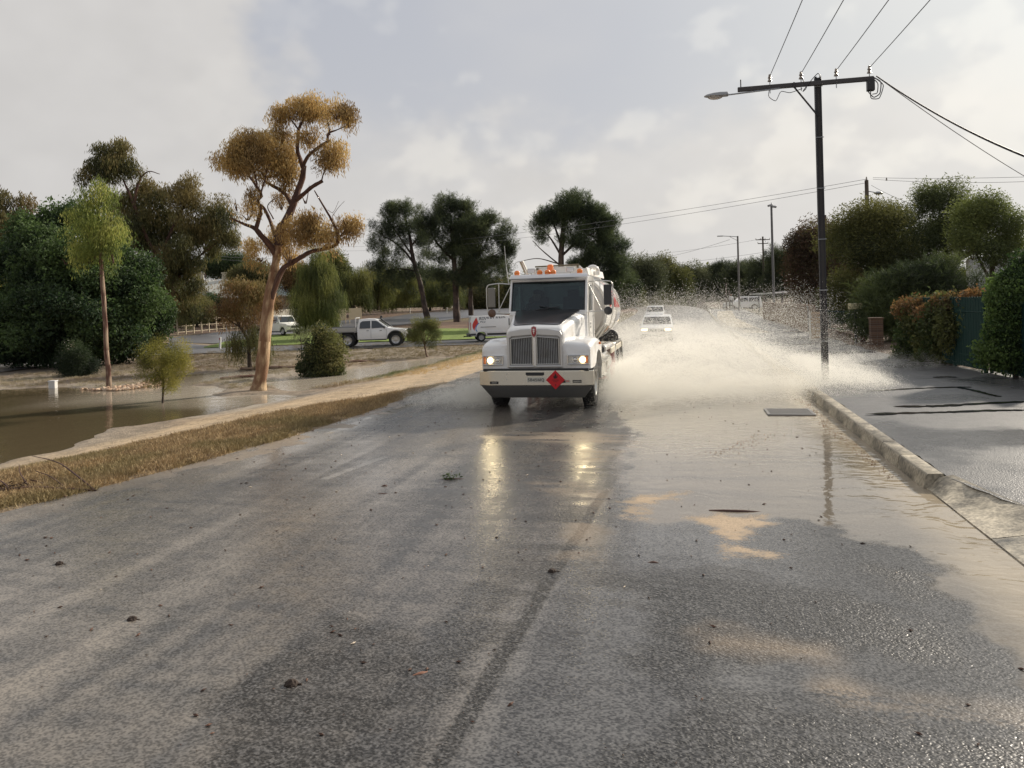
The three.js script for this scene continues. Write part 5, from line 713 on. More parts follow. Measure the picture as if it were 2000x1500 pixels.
  for (const s of [-1, 1]) { part('step_box', [box(.36, .36, .9, s * 1.02, .70, -2.55, .03), box(.14, .03, .75, s * 1.2, .9, -2.5), box(.14, .03, .75, s * 1.2, .58, -2.5)], STEEL, T); part('fuel_tank', [cyl(.3, .3, 1.0, s * .93, .78, -3.75, 22, Math.PI / 2)], CHROME, T); }
  for (const s of [-1, 1]) { wheelParts(T, s * 1.03, .52, -1.15, .52, .30, STEEL, s, { tread: true, rim: .55, spokes: 10 }); for (const z of [-5.8, -7.05]) { wheelParts(T, s * 1.07, .52, z, .52, .28, STEEL, s, { rim: .55, spokes: 10 }); wheelParts(T, s * .74, .52, z, .52, .28, STEEL, s, { rim: .55 }); } }
  // polished guards over the rear wheels, red and white rear edges
  const stripe = greyTex(64, (u, v) => (v * 3 % 1) < .5 ? [0.55, 0.12, 0.12] : [0.72, 0.7, 0.68], true);
  for (const s of [-1, 1]) { const arc = []; for (let i = 0; i <= 22; i++) { const a = Math.PI * (i / 22); arc.push([-6.42 + 1.32 * Math.cos(a) * (Math.abs(Math.cos(a)) > .5 ? 1 : 1), .42 + .78 * Math.min(1, Math.sin(a) * 1.4)]); } const rows = arc.map(([z, y]) => [[s * .56, y, z], [s * 1.23, y, z], [s * 1.245, y - .05, z], [s * 1.235, y - .05, z], [s * 1.22, y - .015, z], [s * .56, y - .015, z]]); part('mudguard', loft(rows), CHROME, T);
    part('mud_flap', box(.6, .75, .015, s * .93, .58, -5.02, .0), mat([0.5, 0.22, 0.21], 0.6), T); part('flap_stripe', [box(.10, .72, .006, s * .80, .6, -5.005), box(.10, .72, .006, s * 1.06, .6, -5.005)], mat([0.62, 0.6, 0.57], 0.5), T); }
  // the tank: oval barrel with a rolled rim, grey front end and a coaming along the top
  const oval = (z, w, h, yc) => { const o = []; for (let i = 0; i < 48; i++) { const a = i / 48 * 6.2832, c = Math.cos(a), s = Math.sin(a), e = 2 / 2.35; o.push([w / 2 * Math.sign(c) * Math.abs(c) ** e, yc + h / 2 * Math.sign(s) * Math.abs(s) ** e, z]); } return o; };
  const TY = 2.13; // centre
  const tankMat = mat([0.80, 0.785, 0.75], 0.24, 0, { clearcoat: 0.8, clearcoatRoughness: 0.05, map: GRIME });
  part('tank', boxUV(clean(loft([oval(-3.62, 2.36, 1.84, TY), oval(-3.6, 2.42, 1.90, TY), oval(-4.5, 2.42, 1.90, TY), oval(-5.5, 2.42, 1.90, TY), oval(-6.5, 2.42, 1.90, TY), oval(-7.75, 2.42, 1.90, TY), oval(-7.85, 2.34, 1.82, TY), oval(-7.95, 2.0, 1.5, TY)])), .45), tankMat, T);
  part('tank_front', loft([oval(-3.62, 2.3, 1.78, TY), oval(-3.53, 2.18, 1.66, TY), oval(-3.47, 1.7, 1.2, TY), oval(-3.45, .8, .5, TY)]), mat([0.52, 0.49, 0.45], 0.4, 0.3), T);
  part('tank_ring', [loft([oval(-5.0, 2.43, 1.91, TY), oval(-4.99, 2.45, 1.93, TY), oval(-4.95, 2.45, 1.93, TY), oval(-4.94, 2.43, 1.91, TY)], true, false), loft([oval(-6.4, 2.43, 1.91, TY), oval(-6.39, 2.45, 1.93, TY), oval(-6.35, 2.45, 1.93, TY), oval(-6.34, 2.43, 1.91, TY)], true, false)], SATIN, T);
  part('tank_cradle', [extr([[-1.0, 1.35], [1.0, 1.35], [.5, .95], [-.5, .95]], .1, .01).translate(0, 0, -3.72), extr([[-1.0, 1.35], [1.0, 1.35], [.5, .95], [-.5, .95]], .1, .01).translate(0, 0, -5.0), extr([[-1.0, 1.35], [1.0, 1.35], [.5, .95], [-.5, .95]], .1, .01).translate(0, 0, -7.5)], DARKP, T);
  part('tank_strut', [bar([.55, .98, -3.52], [1.14, 1.78, -3.52], .03), bar([.62, .95, -3.62], [1.2, 1.74, -3.62], .026), bar([-.55, .98, -3.52], [-1.14, 1.78, -3.52], .03), bar([.5, 1.0, -3.45], [.82, 1.55, -3.5], .03)], SATIN, T);
  part('coaming', [extr([[-.78, 2.98], [-.66, 3.26], [.50, 3.28], [.78, 2.98]], .03, .008).translate(.02, 0, -3.75), box(.03, .2, 3.9, -.70, 3.13, -5.7, .01, 0, 0, -.2), box(.03, .2, 3.9, .70, 3.13, -5.7, .01, 0, 0, .2), extr([[-.66, 2.98], [-.6, 3.24], [.5, 3.24], [.66, 2.98]], .03, .008).translate(0, 0, -7.6)], mat([0.74, 0.72, 0.68], 0.35), T);
  part('coaming_rail', [bar([-.66, 3.285, -3.72], [.5, 3.305, -3.72], .02), box(.05, .06, .03, .46, 3.25, -3.72), box(.05, .05, .03, -.6, 3.22, -3.72)], mat([0.16, 0.13, 0.08], 0.6), T);
  part('vent_pipe', [place(new THREE.TorusGeometry(.15, .055, 10, 20, Math.PI), .76, 3.12, -4.5, 0, .5), cyl(.055, .055, .1, .89, 3.09, -4.43, 12), cyl(.055, .055, .1, .63, 3.09, -4.57, 12)], tankMat, T);
  part('hatch', [cyl(.2, .22, .16, .5, 3.13, -5.6, 20), cyl(.15, .15, .08, .5, 3.24, -5.6, 18), cyl(.2, .22, .16, 0, 3.13, -6.8, 20), cyl(.06, .06, .32, .72, 3.11, -5.05, 12, 0, 0, Math.PI / 2)], mat([0.68, 0.65, 0.6], 0.35), T);
  part('hose_tube', [cyl(.11, .11, 1.5, 1.02, 1.10, -4.75, 16, Math.PI / 2), ball(.11, 1.02, 1.10, -4.0, 1, 1, .6)], tankMat, T);
  part('side_rail', [box(.05, .16, 3.6, 1.2, 1.02, -6.1, .02), box(.05, .16, 3.6, -1.2, 1.02, -6.1, .02)], mat([0.58, 0.53, 0.43], 0.4, 0.4), T);
  part('hose_reel', [place(new THREE.TorusGeometry(.17, .05, 8, 22), 1.0, 1.28, -6.6, 0, .3), place(new THREE.TorusGeometry(.11, .04, 8, 18), 1.05, 1.26, -6.6, 0, .3), cyl(.05, .05, .3, 1.0, 1.27, -6.6, 10, 0, 0, Math.PI / 2)], BLACK, T);
  part('valve_box', [box(.3, .35, .7, .95, 1.0, -4.0, .03), bar([.75, 1.2, -3.35], [.55, 1.62, -3.38], .03), bar([.62, 1.05, -3.35], [.50, 1.5, -3.36], .025)], DARKP, T);
  // red chevrons, a grey panel and a hazard mark curving with the barrel side
  const onTank = (z0, z1, a0, a1, off = .006) => { const rows = [], e = 2 / 2.35; for (let j = 0; j <= 8; j++) { const row = []; for (let i = 0; i <= 8; i++) { const a = lerp(a0, a1, i / 8), zz = lerp(z0, z1, j / 8), c = Math.cos(a), s = Math.sin(a); row.push([(1.21 + off) * Math.sign(c) * Math.abs(c) ** e, TY + (.95 + off) * Math.sign(s) * Math.abs(s) ** e, zz]); } rows.push(row); } return loft(rows, false, false); };
  const tri = (z0, z1, a0, a1, a2) => { const rows = [], e = 2 / 2.35; for (let j = 0; j <= 8; j++) { const k = j / 8, row = []; for (let i = 0; i <= 4; i++) { const a = lerp(lerp(a0, a2, k), lerp(a1, a2, k) , i / 4), c = Math.cos(a), s = Math.sin(a); row.push([1.217 * Math.sign(c) * Math.abs(c) ** e, TY + .957 * Math.sign(s) * Math.abs(s) ** e, lerp(z0, z1, k)]); } rows.push(row); } return loft(rows, false, false); };
  const RED = mat([0.50, 0.045, 0.04], 0.35, 0, { clearcoat: 0.6 });
  part('tank_logo', [tri(-5.4, -6.9, .95, .55, .22), tri(-5.6, -7.3, .40, .02, -.0), tri(-4.3, -4.9, .25, -.05, .1)], RED, T);
  part('tank_panel', onTank(-6.2, -7.4, -.36, -.10), mat([0.30, 0.31, 0.34], 0.4), T);
  part('hazard_panel', onTank(-4.7, -5.2, -.66, -.46), mat([0.50, 0.26, 0.13], 0.4), T);
  const side = print(.34, .5, 128, 192, (c) => { c.fillStyle = '#d9d8d4'; c.fillRect(0, 0, 128, 192); c.fillStyle = '#555'; c.fillRect(20, 12, 80, 20); c.fillRect(20, 42, 74, 20); c.strokeStyle = '#3d403b'; c.lineWidth = 7; c.strokeRect(24, 100, 34, 66); c.beginPath(); c.arc(80, 128, 18, 0, 7); c.stroke(); }); putPrint(side, 'door_print', T, cabX + .004, 1.62, -2.32, Math.PI / 2);
}
{ // the driver behind the screen
  const o = RT(16.12 + 2.62, -3.18 - 0.42, 0), g = new THREE.Group(); g.name = numbered('person'); g.position.copy(o); g.rotation.y = -ALPHA; g.userData = { label: 'driver in dark clothes at the wheel behind the tanker windscreen', category: 'person' }; scene.add(g);
  const J = { hip: [0, 1.85, 0], chest: [0, 2.15, -.02], neck: [0, 2.33, 0], head: [0, 2.46, .03], shL: [-.19, 2.26, 0], shR: [.19, 2.26, 0], elL: [-.26, 2.02, .14], elR: [.26, 2.02, .14], haL: [-.16, 2.22, .36], haR: [.16, 2.22, .36], knL: [-.14, 1.84, .42], knR: [.14, 1.84, .42], foL: [-.14, 1.42, .52], foR: [.14, 1.42, .52] };
  const bones = [['hip', 'chest', .16, .17], ['chest', 'neck', .16, .06], ['neck', 'head', .055, .06], ['shL', 'shR', .075, .075], ['shL', 'elL', .06, .045], ['shR', 'elR', .06, .045], ['elL', 'haL', .042, .03], ['elR', 'haR', .042, .03], ['hip', 'knL', .11, .075], ['hip', 'knR', .11, .075], ['knL', 'foL', .07, .045], ['knR', 'foR', .07, .045]];
  const body = fieldMesh(bones.map(([a, b, r1, r2]) => [J[a], J[b], r1, r2]), [[-.4, 1.35, -.3], [.4, 2.62, .6]], .02);
  part('body', body, mat([0.03, 0.035, 0.05], 0.8), g);
  const hd = fieldMesh([[[0, 2.47, .03], [0, 2.55, .02], .085, .09], [[0, 2.43, .07], [0, 2.45, .06], .055, .06], [[0, 2.485, .125], [0, 2.475, .135], .012, .014], [[-.095, 2.48, .02], [-.095, 2.50, .02], .016, .018], [[.095, 2.48, .02], [.095, 2.50, .02], .016, .018]], [[-.14, 2.34, -.12], [.14, 2.68, .18]], .008);
  part('head', hd, mat([0.30, 0.17, 0.12], 0.6), g);
  part('hair', fieldMesh([[[0, 2.56, -.02], [0, 2.58, .02], .095, .092], [[0, 2.5, -.05], [0, 2.56, -.04], .08, .09]], [[-.14, 2.36, -.18], [.14, 2.72, .16]], .008), mat([0.03, 0.02, 0.015], 0.8), g);
}
function fieldMesh(caps, [lo, hi], cell) { // one continuous skin round tapered bones
  const size = Math.max(hi[0] - lo[0], hi[1] - lo[1], hi[2] - lo[2]), n = Math.min(110, Math.ceil(size / cell)), mc = new MarchingCubes(n, new THREE.MeshBasicMaterial(), false, false, 200000); mc.isolation = 0;
  const c = [0, 1, 2].map((k) => (lo[k] + hi[k]) / 2), K = .02;
  for (let z = 0; z < n; z++) for (let y = 0; y < n; y++) for (let x = 0; x < n; x++) {
    const p = [x, y, z].map((v, k) => c[k] + (v / (n / 2) - 1) * size / 2); let d = 9;
    for (const [a, b, r1, r2] of caps) { let dd = 0, ll = 0; for (let k = 0; k < 3; k++) { const e = b[k] - a[k]; dd += (p[k] - a[k]) * e; ll += e * e; } const q = clamp(dd / (ll || 1), 0, 1); let m = 0; for (let k = 0; k < 3; k++) m += (p[k] - a[k] - (b[k] - a[k]) * q) ** 2; const v = Math.sqrt(m) - lerp(r1, r2, q), h = Math.max(K - Math.abs(d - v), 0) / K; d = Math.min(d, v) - h * h * K / 4; }
    mc.field[x + y * n + z * n * n] = -d;
  }
  mc.update(); const g = new THREE.BufferGeometry(); g.setAttribute('position', new THREE.BufferAttribute(mc.positionArray.slice(0, mc.count * 3).map((v, i) => v * size / 2 + c[i % 3]), 3)); g.setAttribute('normal', new THREE.BufferAttribute(mc.normalArray.slice(0, mc.count * 3), 3)); return g;
}
// cars: side outline (z forward, y up) swept across the width, drawn in above the waist; x is the axle direction
function carBody(prof, width, belt, inset, top, bevel = .05) {
  const g = extr(prof, width, bevel); g.rotateY(-Math.PI / 2); // outline runs along +z
  const p = g.attributes.position; for (let i = 0; i < p.count; i++) { const y = p.getY(i); if (y > belt) p.setX(i, p.getX(i) * (1 - inset * Math.pow((y - belt) / (top - belt), 1.1))); }
  g.computeVertexNormals(); return toCreasedNormals(clean(g), 0.6);
}
const sideX = (y, width, belt, inset, top) => width / 2 * (y > belt ? 1 - inset * Math.pow((y - belt) / (top - belt), 1.1) : 1);
function sideGlass(pts, s, c, off = .006, th = .012) { // a pane on the flank, following its lean
  const inner = pts.map(([z, y]) => [s * (sideX(y, ...c) + off - th), y, z]), outer = pts.map(([z, y]) => [s * (sideX(y, ...c) + off), y, z]); return loft([inner, outer]);
}
function frontGlass(z0, y0, z1, y1, c, m = .08, off = .006) { const w0 = sideX(y0, ...c) - m, w1 = sideX(y1, ...c) - m, dz = y1 - y0, dy = z0 - z1, l = Math.hypot(dz, dy), nz = dz / l * Math.sign(1), ny = dy / l; const q = [[-w0, y0, z0], [w0, y0, z0], [w1, y1, z1], [-w1, y1, z1]]; const sgn = z1 < z0 ? 1 : -1; const o = (k) => q.map(([x, y, z]) => [x, y + Math.abs(ny) * k, z + sgn * Math.abs(nz) * k]); return loft([o(-.01), o(off)]); }
const arch = (zc, R, y0, n = 10) => { const o = []; for (let i = 0; i <= n; i++) { const a = Math.PI * i / n; o.push([zc - R * Math.cos(a), y0 + R * Math.sin(a) * .98]); } return o; };
const ALLOY = mat([0.5, 0.5, 0.5], 0.3, 0.8);
{ // white crew-cab pickup with tray, snorkel and bull bar; +z is its nose
  const a = gp(684, 678.5), b = gp(776, 675), dir = b.clone().sub(a).setY(0), L = dir.length(), k = L / 3.2; dir.normalize();
  const mid = a.clone().lerp(b, .5), turn = Math.atan2(dir.x, dir.z);
  const U = thing('utility_pickup', 'white crew cab pickup with steel tray, black snorkel and bull bar on side street', 'pickup', mid.setY(H(mid.x, mid.z) + .055), turn);
  const zr = -1.6, zf = 1.6, W = 1.84, c = [W, 1.12, .17, 1.86], R = .47;
  const prof = [[-.95, .46], [1.04, .46], ...arch(zf, .52, .46), [2.16, .5], [2.32, .62], [2.34, .98], [2.28, 1.10], [1.3, 1.20], [1.12, 1.24], [.42, 1.76], [.22, 1.84], [-.3, 1.87], [-.72, 1.84], [-.86, 1.76], [-.98, 1.2]];
  part('body', carBody(prof, W, ...c.slice(1, 2), c[2], c[3]), WHITE, U);
  for (const s of [-1, 1]) {
    part('rear_door_window', sideGlass([[-.80, 1.22], [-.08, 1.22], [-.08, 1.72], [-.62, 1.70], [-.76, 1.6]], s, c), GLASS, U); part('front_door_window', sideGlass([[0, 1.22], [.95, 1.24], [.42, 1.66], [.3, 1.71], [0, 1.72]], s, c), GLASS, U);
for (const g of [bar([s * (W / 2 + .003), .55, -.04], [s * (W / 2 + .003), 1.15, -.04], .006, 5), bar([s * (W / 2 + .003), .55, .98], [s * (W / 2 + .003), 1.15, 1.0], .006, 5)]) part('door_seam', g, DARKP, U);
    part('door_handle', [box(.03, .035, .16, s * (W / 2 + .012), 1.06, -.26, .01), box(.03, .035, .16, s * (W / 2 + .012), 1.06, .62, .01)], mat([.12, .12, .12], .4), U);
    part('wing_mirror', box(.16, .17, .1, s * (W / 2 + .06), 1.27, .86, .04), DARKP, U);
    part('wheel_flare', (() => { const o = arch(zf, .58, .48, 12), i = arch(zf, .50, .46, 12); const g = extr([...o, ...i.reverse()], .06, .012); g.rotateY(-Math.PI / 2); return g.translate(s * (W / 2 + .005), 0, 0); })(), BLACK, U);
    part('side_step', box(.14, .07, 1.8, s * (W / 2 - .03), .44, .1, .02), BLACK, U); part('headlight', box(.34, .17, .2, s * .68, 1.0, 2.24, .05), mat([.5, .5, .5], .15, .5), U);
    wheelParts(U, s * .80, R - .04, zf, R, .27, ALLOY, s, { rim: .6 }); wheelParts(U, s * .80, R - .04, zr, R, .27, ALLOY, s, { rim: .6 });
    part('tray_guard', (() => { const g = extr([[-.62, 0], [-.42, .42], [.42, .42], [.62, 0], [.56, 0], [.38, .37], [-.38, .37], [-.56, 0]], .3, .01); g.rotateY(-Math.PI / 2); return g.translate(s * .80, .56, zr); })(), BLACK, U);
  }
  part('windscreen', frontGlass(1.08, 1.27, .46, 1.75, c), GLASS, U);
  part('snorkel', [tube([[.95, 1.02, 1.35], [.97, 1.12, 1.22], [.95, 1.28, 1.08], [.86, 1.62, .66], [.80, 1.82, .44], [.78, 1.92, .42]], .05, 8), box(.14, .16, .16, .78, 1.95, .46, .04), box(.06, .25, .3, .94, 1.0, 1.3, .03)], BLACK, U);
  part('bull_bar', [box(1.86, .3, .22, 0, .62, 2.42, .06), bar([-.7, 1.12, 2.45], [.7, 1.12, 2.45], .035), bar([-.7, .7, 2.5], [-.7, 1.12, 2.45], .035), bar([.7, .7, 2.5], [.7, 1.12, 2.45], .035), bar([-.25, .7, 2.5], [-.25, 1.12, 2.45], .03), bar([.25, .7, 2.5], [.25, 1.12, 2.45], .03)], BLACK, U);
  part('grille', box(1.0, .2, .06, 0, .98, 2.33, .02), BLACK, U);
  part('tray_floor', box(1.86, .1, 2.2, 0, .98, -2.12, .02), mat([.25, .25, .25], .5, .5), U);
  for (const s of [-1, 1]) part('tray_side', box(.04, .27, 2.2, s * .92, 1.16, -2.12, .01), mat([.42, .42, .41], .4, .5), U);
  part('tray_side', box(1.8, .27, .04, 0, 1.16, -3.2, .01), mat([.42, .42, .41], .4, .5), U);
  part('headboard', [box(1.8, .05, .05, 0, 1.93, -1.05, .01), box(.05, .9, .05, -.88, 1.5, -1.05), box(.05, .9, .05, .88, 1.5, -1.05), box(1.7, .3, .02, 0, 1.4, -1.05)], WHITE, U);
  part('tray_load', [box(1.5, .12, 1.6, 0, 1.26, -2.1, .05)], BLACK, U); part('chassis', [box(.9, .2, 4.6, 0, .55, -.4), box(1.3, .5, 4.2, 0, .72, -.1)], BLACK, U);
  U.scale.setScalar(clamp(k, .85, 1.15));
}
{ // white van with a flame logo, half hidden by the tanker
  const a = gp(938, 667.5), T0 = dirOf(gp(684, 678), gp(776, 673));
  const V = thing('delivery_van', 'white plumbing van with red flame and blue swoosh logo behind the tanker mirror', 'van', a.clone().addScaledVector(T0, 1.65).setY(H(a.x, a.z) + .055), Math.atan2(T0.x, T0.z));
  const W = 1.9, c = [W, 1.1, .12, 2.0], R = .33, zr = -1.65, zf = 1.55;
  const prof = [[-2.48, .42], [zr - .44, .42], ...arch(zr, .40, .38), [zf - .44, .34], ...arch(zf, .40, .38), [2.3, .4], [2.46, .55], [2.42, .9], [2.2, 1.1], [1.9, 1.18], [1.25, 1.78], [.9, 1.93], [.3, 1.98], [-2.2, 1.98], [-2.38, 1.92], [-2.47, 1.5]];
  part('body', carBody(prof, W, ...c.slice(1)), WHITE, V);
  for (const s of [-1, 1]) {
    part('door_window', sideGlass([[.5, 1.2], [1.72, 1.22], [1.2, 1.68], [.5, 1.74]], s, c), GLASS, V);
    part('rub_strip', [box(.03, .16, 2.3, s * (W / 2 + .004), .56, -.05, .01), box(.03, .16, .42, s * (W / 2 + .004), .56, -2.28, .01)], DARKP, V); part('door_rail', box(.02, .035, 1.2, s * (W / 2 + .004), 1.12, -1.1, .005), DARKP, V);
    part('tail_light', box(.08, .6, .06, s * .88, 1.2, -2.46, .02), REDLENS, V); wheelParts(V, s * .82, R, zr, R, .22, mat([.4, .4, .4], .4, .5), s, { spokes: 5 }); wheelParts(V, s * .82, R, zf, R, .22, mat([.4, .4, .4], .4, .5), s, { spokes: 5 });
    const sg = print(2.7, 1.2, 1024, 560, (x, w, h) => { x.fillStyle = '#e6e6e4'; x.fillRect(0, 0, w, h); x.fillStyle = '#c8352b'; x.beginPath(); x.moveTo(150, 20); x.bezierCurveTo(120, 130, 40, 200, 30, 330); x.bezierCurveTo(30, 420, 60, 480, 90, 520); x.bezierCurveTo(90, 400, 150, 330, 196, 250); x.bezierCurveTo(210, 180, 170, 120, 150, 20); x.fill(); x.strokeStyle = '#3c74b4'; x.lineWidth = 30; x.beginPath(); x.moveTo(230, 240); x.bezierCurveTo(160, 310, 120, 380, 130, 470); x.bezierCurveTo(136, 510, 150, 530, 170, 545); x.stroke(); x.fillStyle = '#3e4250'; x.font = 'bold 150px sans-serif'; x.fillText('RIVERLAND', 230, 140, 790); x.font = 'bold 86px sans-serif'; x.fillStyle = '#4b5262'; x.fillText('PLUMBING &', 262, 236, 700); });
    sg.rotation.set(0, 0, 0); const q = sg.geometry.attributes.position; for (let i = 0; i < q.count; i++) { const y = q.getY(i) + 1.36; q.setXYZ(i, s * (sideX(y, ...c) + .008), y, -1.06 + (s > 0 ? 1 : -1) * -q.getX(i) * (s > 0 ? -1 : -1) * (s > 0 ? 1 : 1)); } const uvA = sg.geometry.attributes.uv; for (let i = 0; i < uvA.count; i++) { const z = q.getZ(i); uvA.setX(i, s < 0 ? (z + 1.06 + 1.35) / 2.7 : 1 - (z + 1.06 + 1.35) / 2.7); } sg.geometry.computeVertexNormals(); sg.name = 'side_lettering'; V.add(sg);
  }
  part('windscreen', frontGlass(1.86, 1.24, 1.3, 1.76, c), GLASS, V); part('rear_bumper', box(1.8, .24, .3, 0, .5, -2.5, .06), DARKP, V); part('tow_bar', box(.1, .08, .4, 0, .4, -2.75), BLACK, V);
  part('number_plate', box(.4, .1, .01, 0, .75, -2.49), mat([.7, .7, .6], .5), V);
}
function dirOf(a, b) { return b.clone().sub(a).setY(0).normalize(); }
function wagon(name, label, category, pos, turn, o) { // a plain modern car from proportions
  const V = thing(name, label, category, pos, turn, o.group), { W, Ht, L } = o, c = [W, Ht * .55, .15, Ht], zr = -L * .29, zf = L * .30, R = o.R || .35, y0 = R * .85, A = R * 1.2, f = L / 2;
  const prof = [[-f + .05, y0 + .05], [zr - A - .02, y0], ...arch(zr, A, y0), [zf - A - .02, y0 - .03], ...arch(zf, A, y0), [f - .1, y0 + .02], [f, y0 + .25], [f - .04, Ht * .52], [f - .2, Ht * .58], [o.cowl, Ht * .62], [o.roofF, Ht * .96], [o.roofF - .3, Ht], [o.roofR, Ht * .985], [o.roofR - .15, Ht * .95], [o.tail, Ht * .6], [-f + .02, Ht * .55]];
  part('body', carBody(prof, W, ...c.slice(1)), o.paint || WHITE, V);
  for (const s of [-1, 1]) {
    const y1 = Ht * .62, y2 = Ht * .92, zc = (o.cowl + o.roofR) * .5 - .1; const zAt = (y, a, b, ya, yb) => a + (b - a) * (y - ya) / (yb - ya);
    part('front_door_window', sideGlass([[zc + .05, y1], [o.cowl - .22, y1], [o.roofF - .16, y2], [zc + .05, y2]], s, c), GLASS, V); part('rear_door_window', sideGlass([[o.tail + .35, y1], [zc - .05, y1], [zc - .05, y2], [o.roofR - .05, y2]], s, c), GLASS, V);
    part('headlight', box(W * .2, Ht * .09, .3, s * W * .36, Ht * .46, f - .14, .05), o.lights ? LAMPON : mat([.55, .55, .55], .15, .5), V); part('tail_light', box(.16, Ht * .12, .12, s * W * .42, Ht * .5, -f + .06, .03), REDLENS, V);
    part('wing_mirror', box(.18, .14, .1, s * (W / 2 + .05), Ht * .64, o.cowl - .25, .04), o.paint || WHITE, V); part('sill', box(.06, .1, L * .42, s * W * .49, y0 + .02, 0, .02), DARKP, V);
    wheelParts(V, s * (W / 2 - .13), R, zr, R, .22, ALLOY, s, { spokes: 5 }); wheelParts(V, s * (W / 2 - .13), R, zf, R, .22, ALLOY, s, { spokes: 5 });
  }
  part('windscreen', frontGlass(o.cowl - .03, Ht * .645, o.roofF + .05, Ht * .93, c), GLASS, V); part('rear_window', frontGlass(o.tail + .03, Ht * .64, o.roofR - .14, Ht * .92, c), GLASS, V);
  part('grille', [box(W * .5, Ht * .1, .06, 0, Ht * .42, f - .02, .02), box(W * .8, Ht * .07, .08, 0, Ht * .25, f - .04, .02)], BLACK, V); part('bumper', box(W * .96, .16, .2, 0, y0 + .08, f - .08, .05), o.bumper || DARKP, V);
  part('number_plate', box(.36, .11, .015, 0, Ht * .32, f + .02), mat([.7, .7, .65], .5), V); if (o.rails) part('roof_rail', [bar([W * .36, Ht + .02, o.roofF - .4], [W * .36, Ht + .02, o.roofR + .1], .02), bar([-W * .36, Ht + .02, o.roofF - .4], [-W * .36, Ht + .02, o.roofR + .1], .02)], DARKP, V);
  return V;
}
wagon('sedan', 'white car with headlights on nearest behind the tanker in the spray', 'car', RT(45.5, -1.65, rise(45.5)), -ALPHA, { W: 1.80, Ht: 1.46, L: 4.6, cowl: .95, roofF: .25, roofR: -1.2, tail: -1.85, R: .33, lights: true, group: null });
wagon('hatchback', 'farther white car following in the lane behind the tanker', 'car', RT(78, -3.0, rise(78)), -ALPHA, { W: 1.82, Ht: 1.62, L: 4.4, cowl: 1.0, roofF: .35, roofR: -1.7, tail: -2.0, R: .34 });
{ const D = 103, p = P(1450, 600, D), q = P(1451, 606, D); wagon('four_wheel_drive', 'white four wheel drive wagon parked across the far footpath beside the lamp pole', 'car', V3(p.x, EYE + (q.y - EYE), p.z), -Math.PI / 2 - 0.12, { W: 1.9, Ht: 1.85, L: 4.9, cowl: 1.0, roofF: .4, roofR: -2.1, tail: -2.35, R: .4, rails: true }); }
{ const p = gp(560, 655); wagon('old_four_wheel_drive', 'boxy white four wheel drive passing behind the gum trunk on the far street', 'car', V3(p.x - .3, p.y + .06, p.z), Math.PI / 2 - 0.75, { W: 1.78, Ht: 1.85, L: 4.3, cowl: .8, roofF: .45, roofR: -1.95, tail: -2.1, R: .38, paint: mat([.78, .77, .70], .35) }); }
{ // pedestrian by the far lamp pole
  const o = P(1428.5, 600, 100), g = new THREE.Group(); g.name = numbered('person'); g.position.copy(o); g.userData = { label: 'distant pedestrian in pale top and dark trousers standing near the lamp pole', category: 'person' }; scene.add(g);
  const S = 1.72 / 1.75, k = (p) => p.map((v) => v * S);
  part('legs', fieldMesh([[k([-.09, .86, 0]), k([-.11, .46, .03]), .09, .065], [k([-.11, .46, .03]), k([-.12, .07, -.02]), .06, .045], [k([-.12, .04, -.02]), k([-.13, .04, .14]), .045, .035], [k([.09, .86, 0]), k([.11, .46, .06]), .09, .065], [k([.11, .46, .06]), k([.12, .07, .05]), .06, .045], [k([.12, .04, .05]), k([.13, .04, .21]), .045, .035], [k([-.05, .92, 0]), k([.05, .92, 0]), .12, .12]], [[-.4, -.02, -.3], [.4, 1.05, .3]], .02), mat([.03, .03, .04], .8), g);
  part('torso', fieldMesh([[k([0, .96, 0]), k([0, 1.28, 0]), .13, .16], [k([-.17, 1.4, 0]), k([.17, 1.4, 0]), .07, .07], [k([-.2, 1.38, 0]), k([-.26, 1.12, -.03]), .055, .045], [k([.2, 1.38, 0]), k([.27, 1.12, -.02]), .055, .045], [k([-.26, 1.12, -.03]), k([-.24, .9, .08]), .04, .035], [k([.27, 1.12, -.02]), k([.25, .9, .08]), .04, .035]], [[-.4, .8, -.4], [.4, 1.55, .4]], .02), mat([.62, .62, .62], .8), g);
  part('head', fieldMesh([[k([0, 1.46, 0]), k([0, 1.56, .01]), .05, .055], [k([0, 1.6, .02]), k([0, 1.66, .01]), .08, .09], [k([0, 1.6, .09]), k([0, 1.59, .105]), .012, .014]], [[-.15, 1.4, -.15], [.15, 1.8, .15]], .012), mat([.32, .2, .14], .6), g);
  part('hands', fieldMesh([[k([-.24, .88, .09]), k([-.235, .80, .12]), .032, .02], [k([.25, .88, .09]), k([.245, .80, .12]), .032, .02]], [[-.35, .7, -.1], [.35, .95, .25]], .012), mat([.32, .2, .14], .6), g);
}
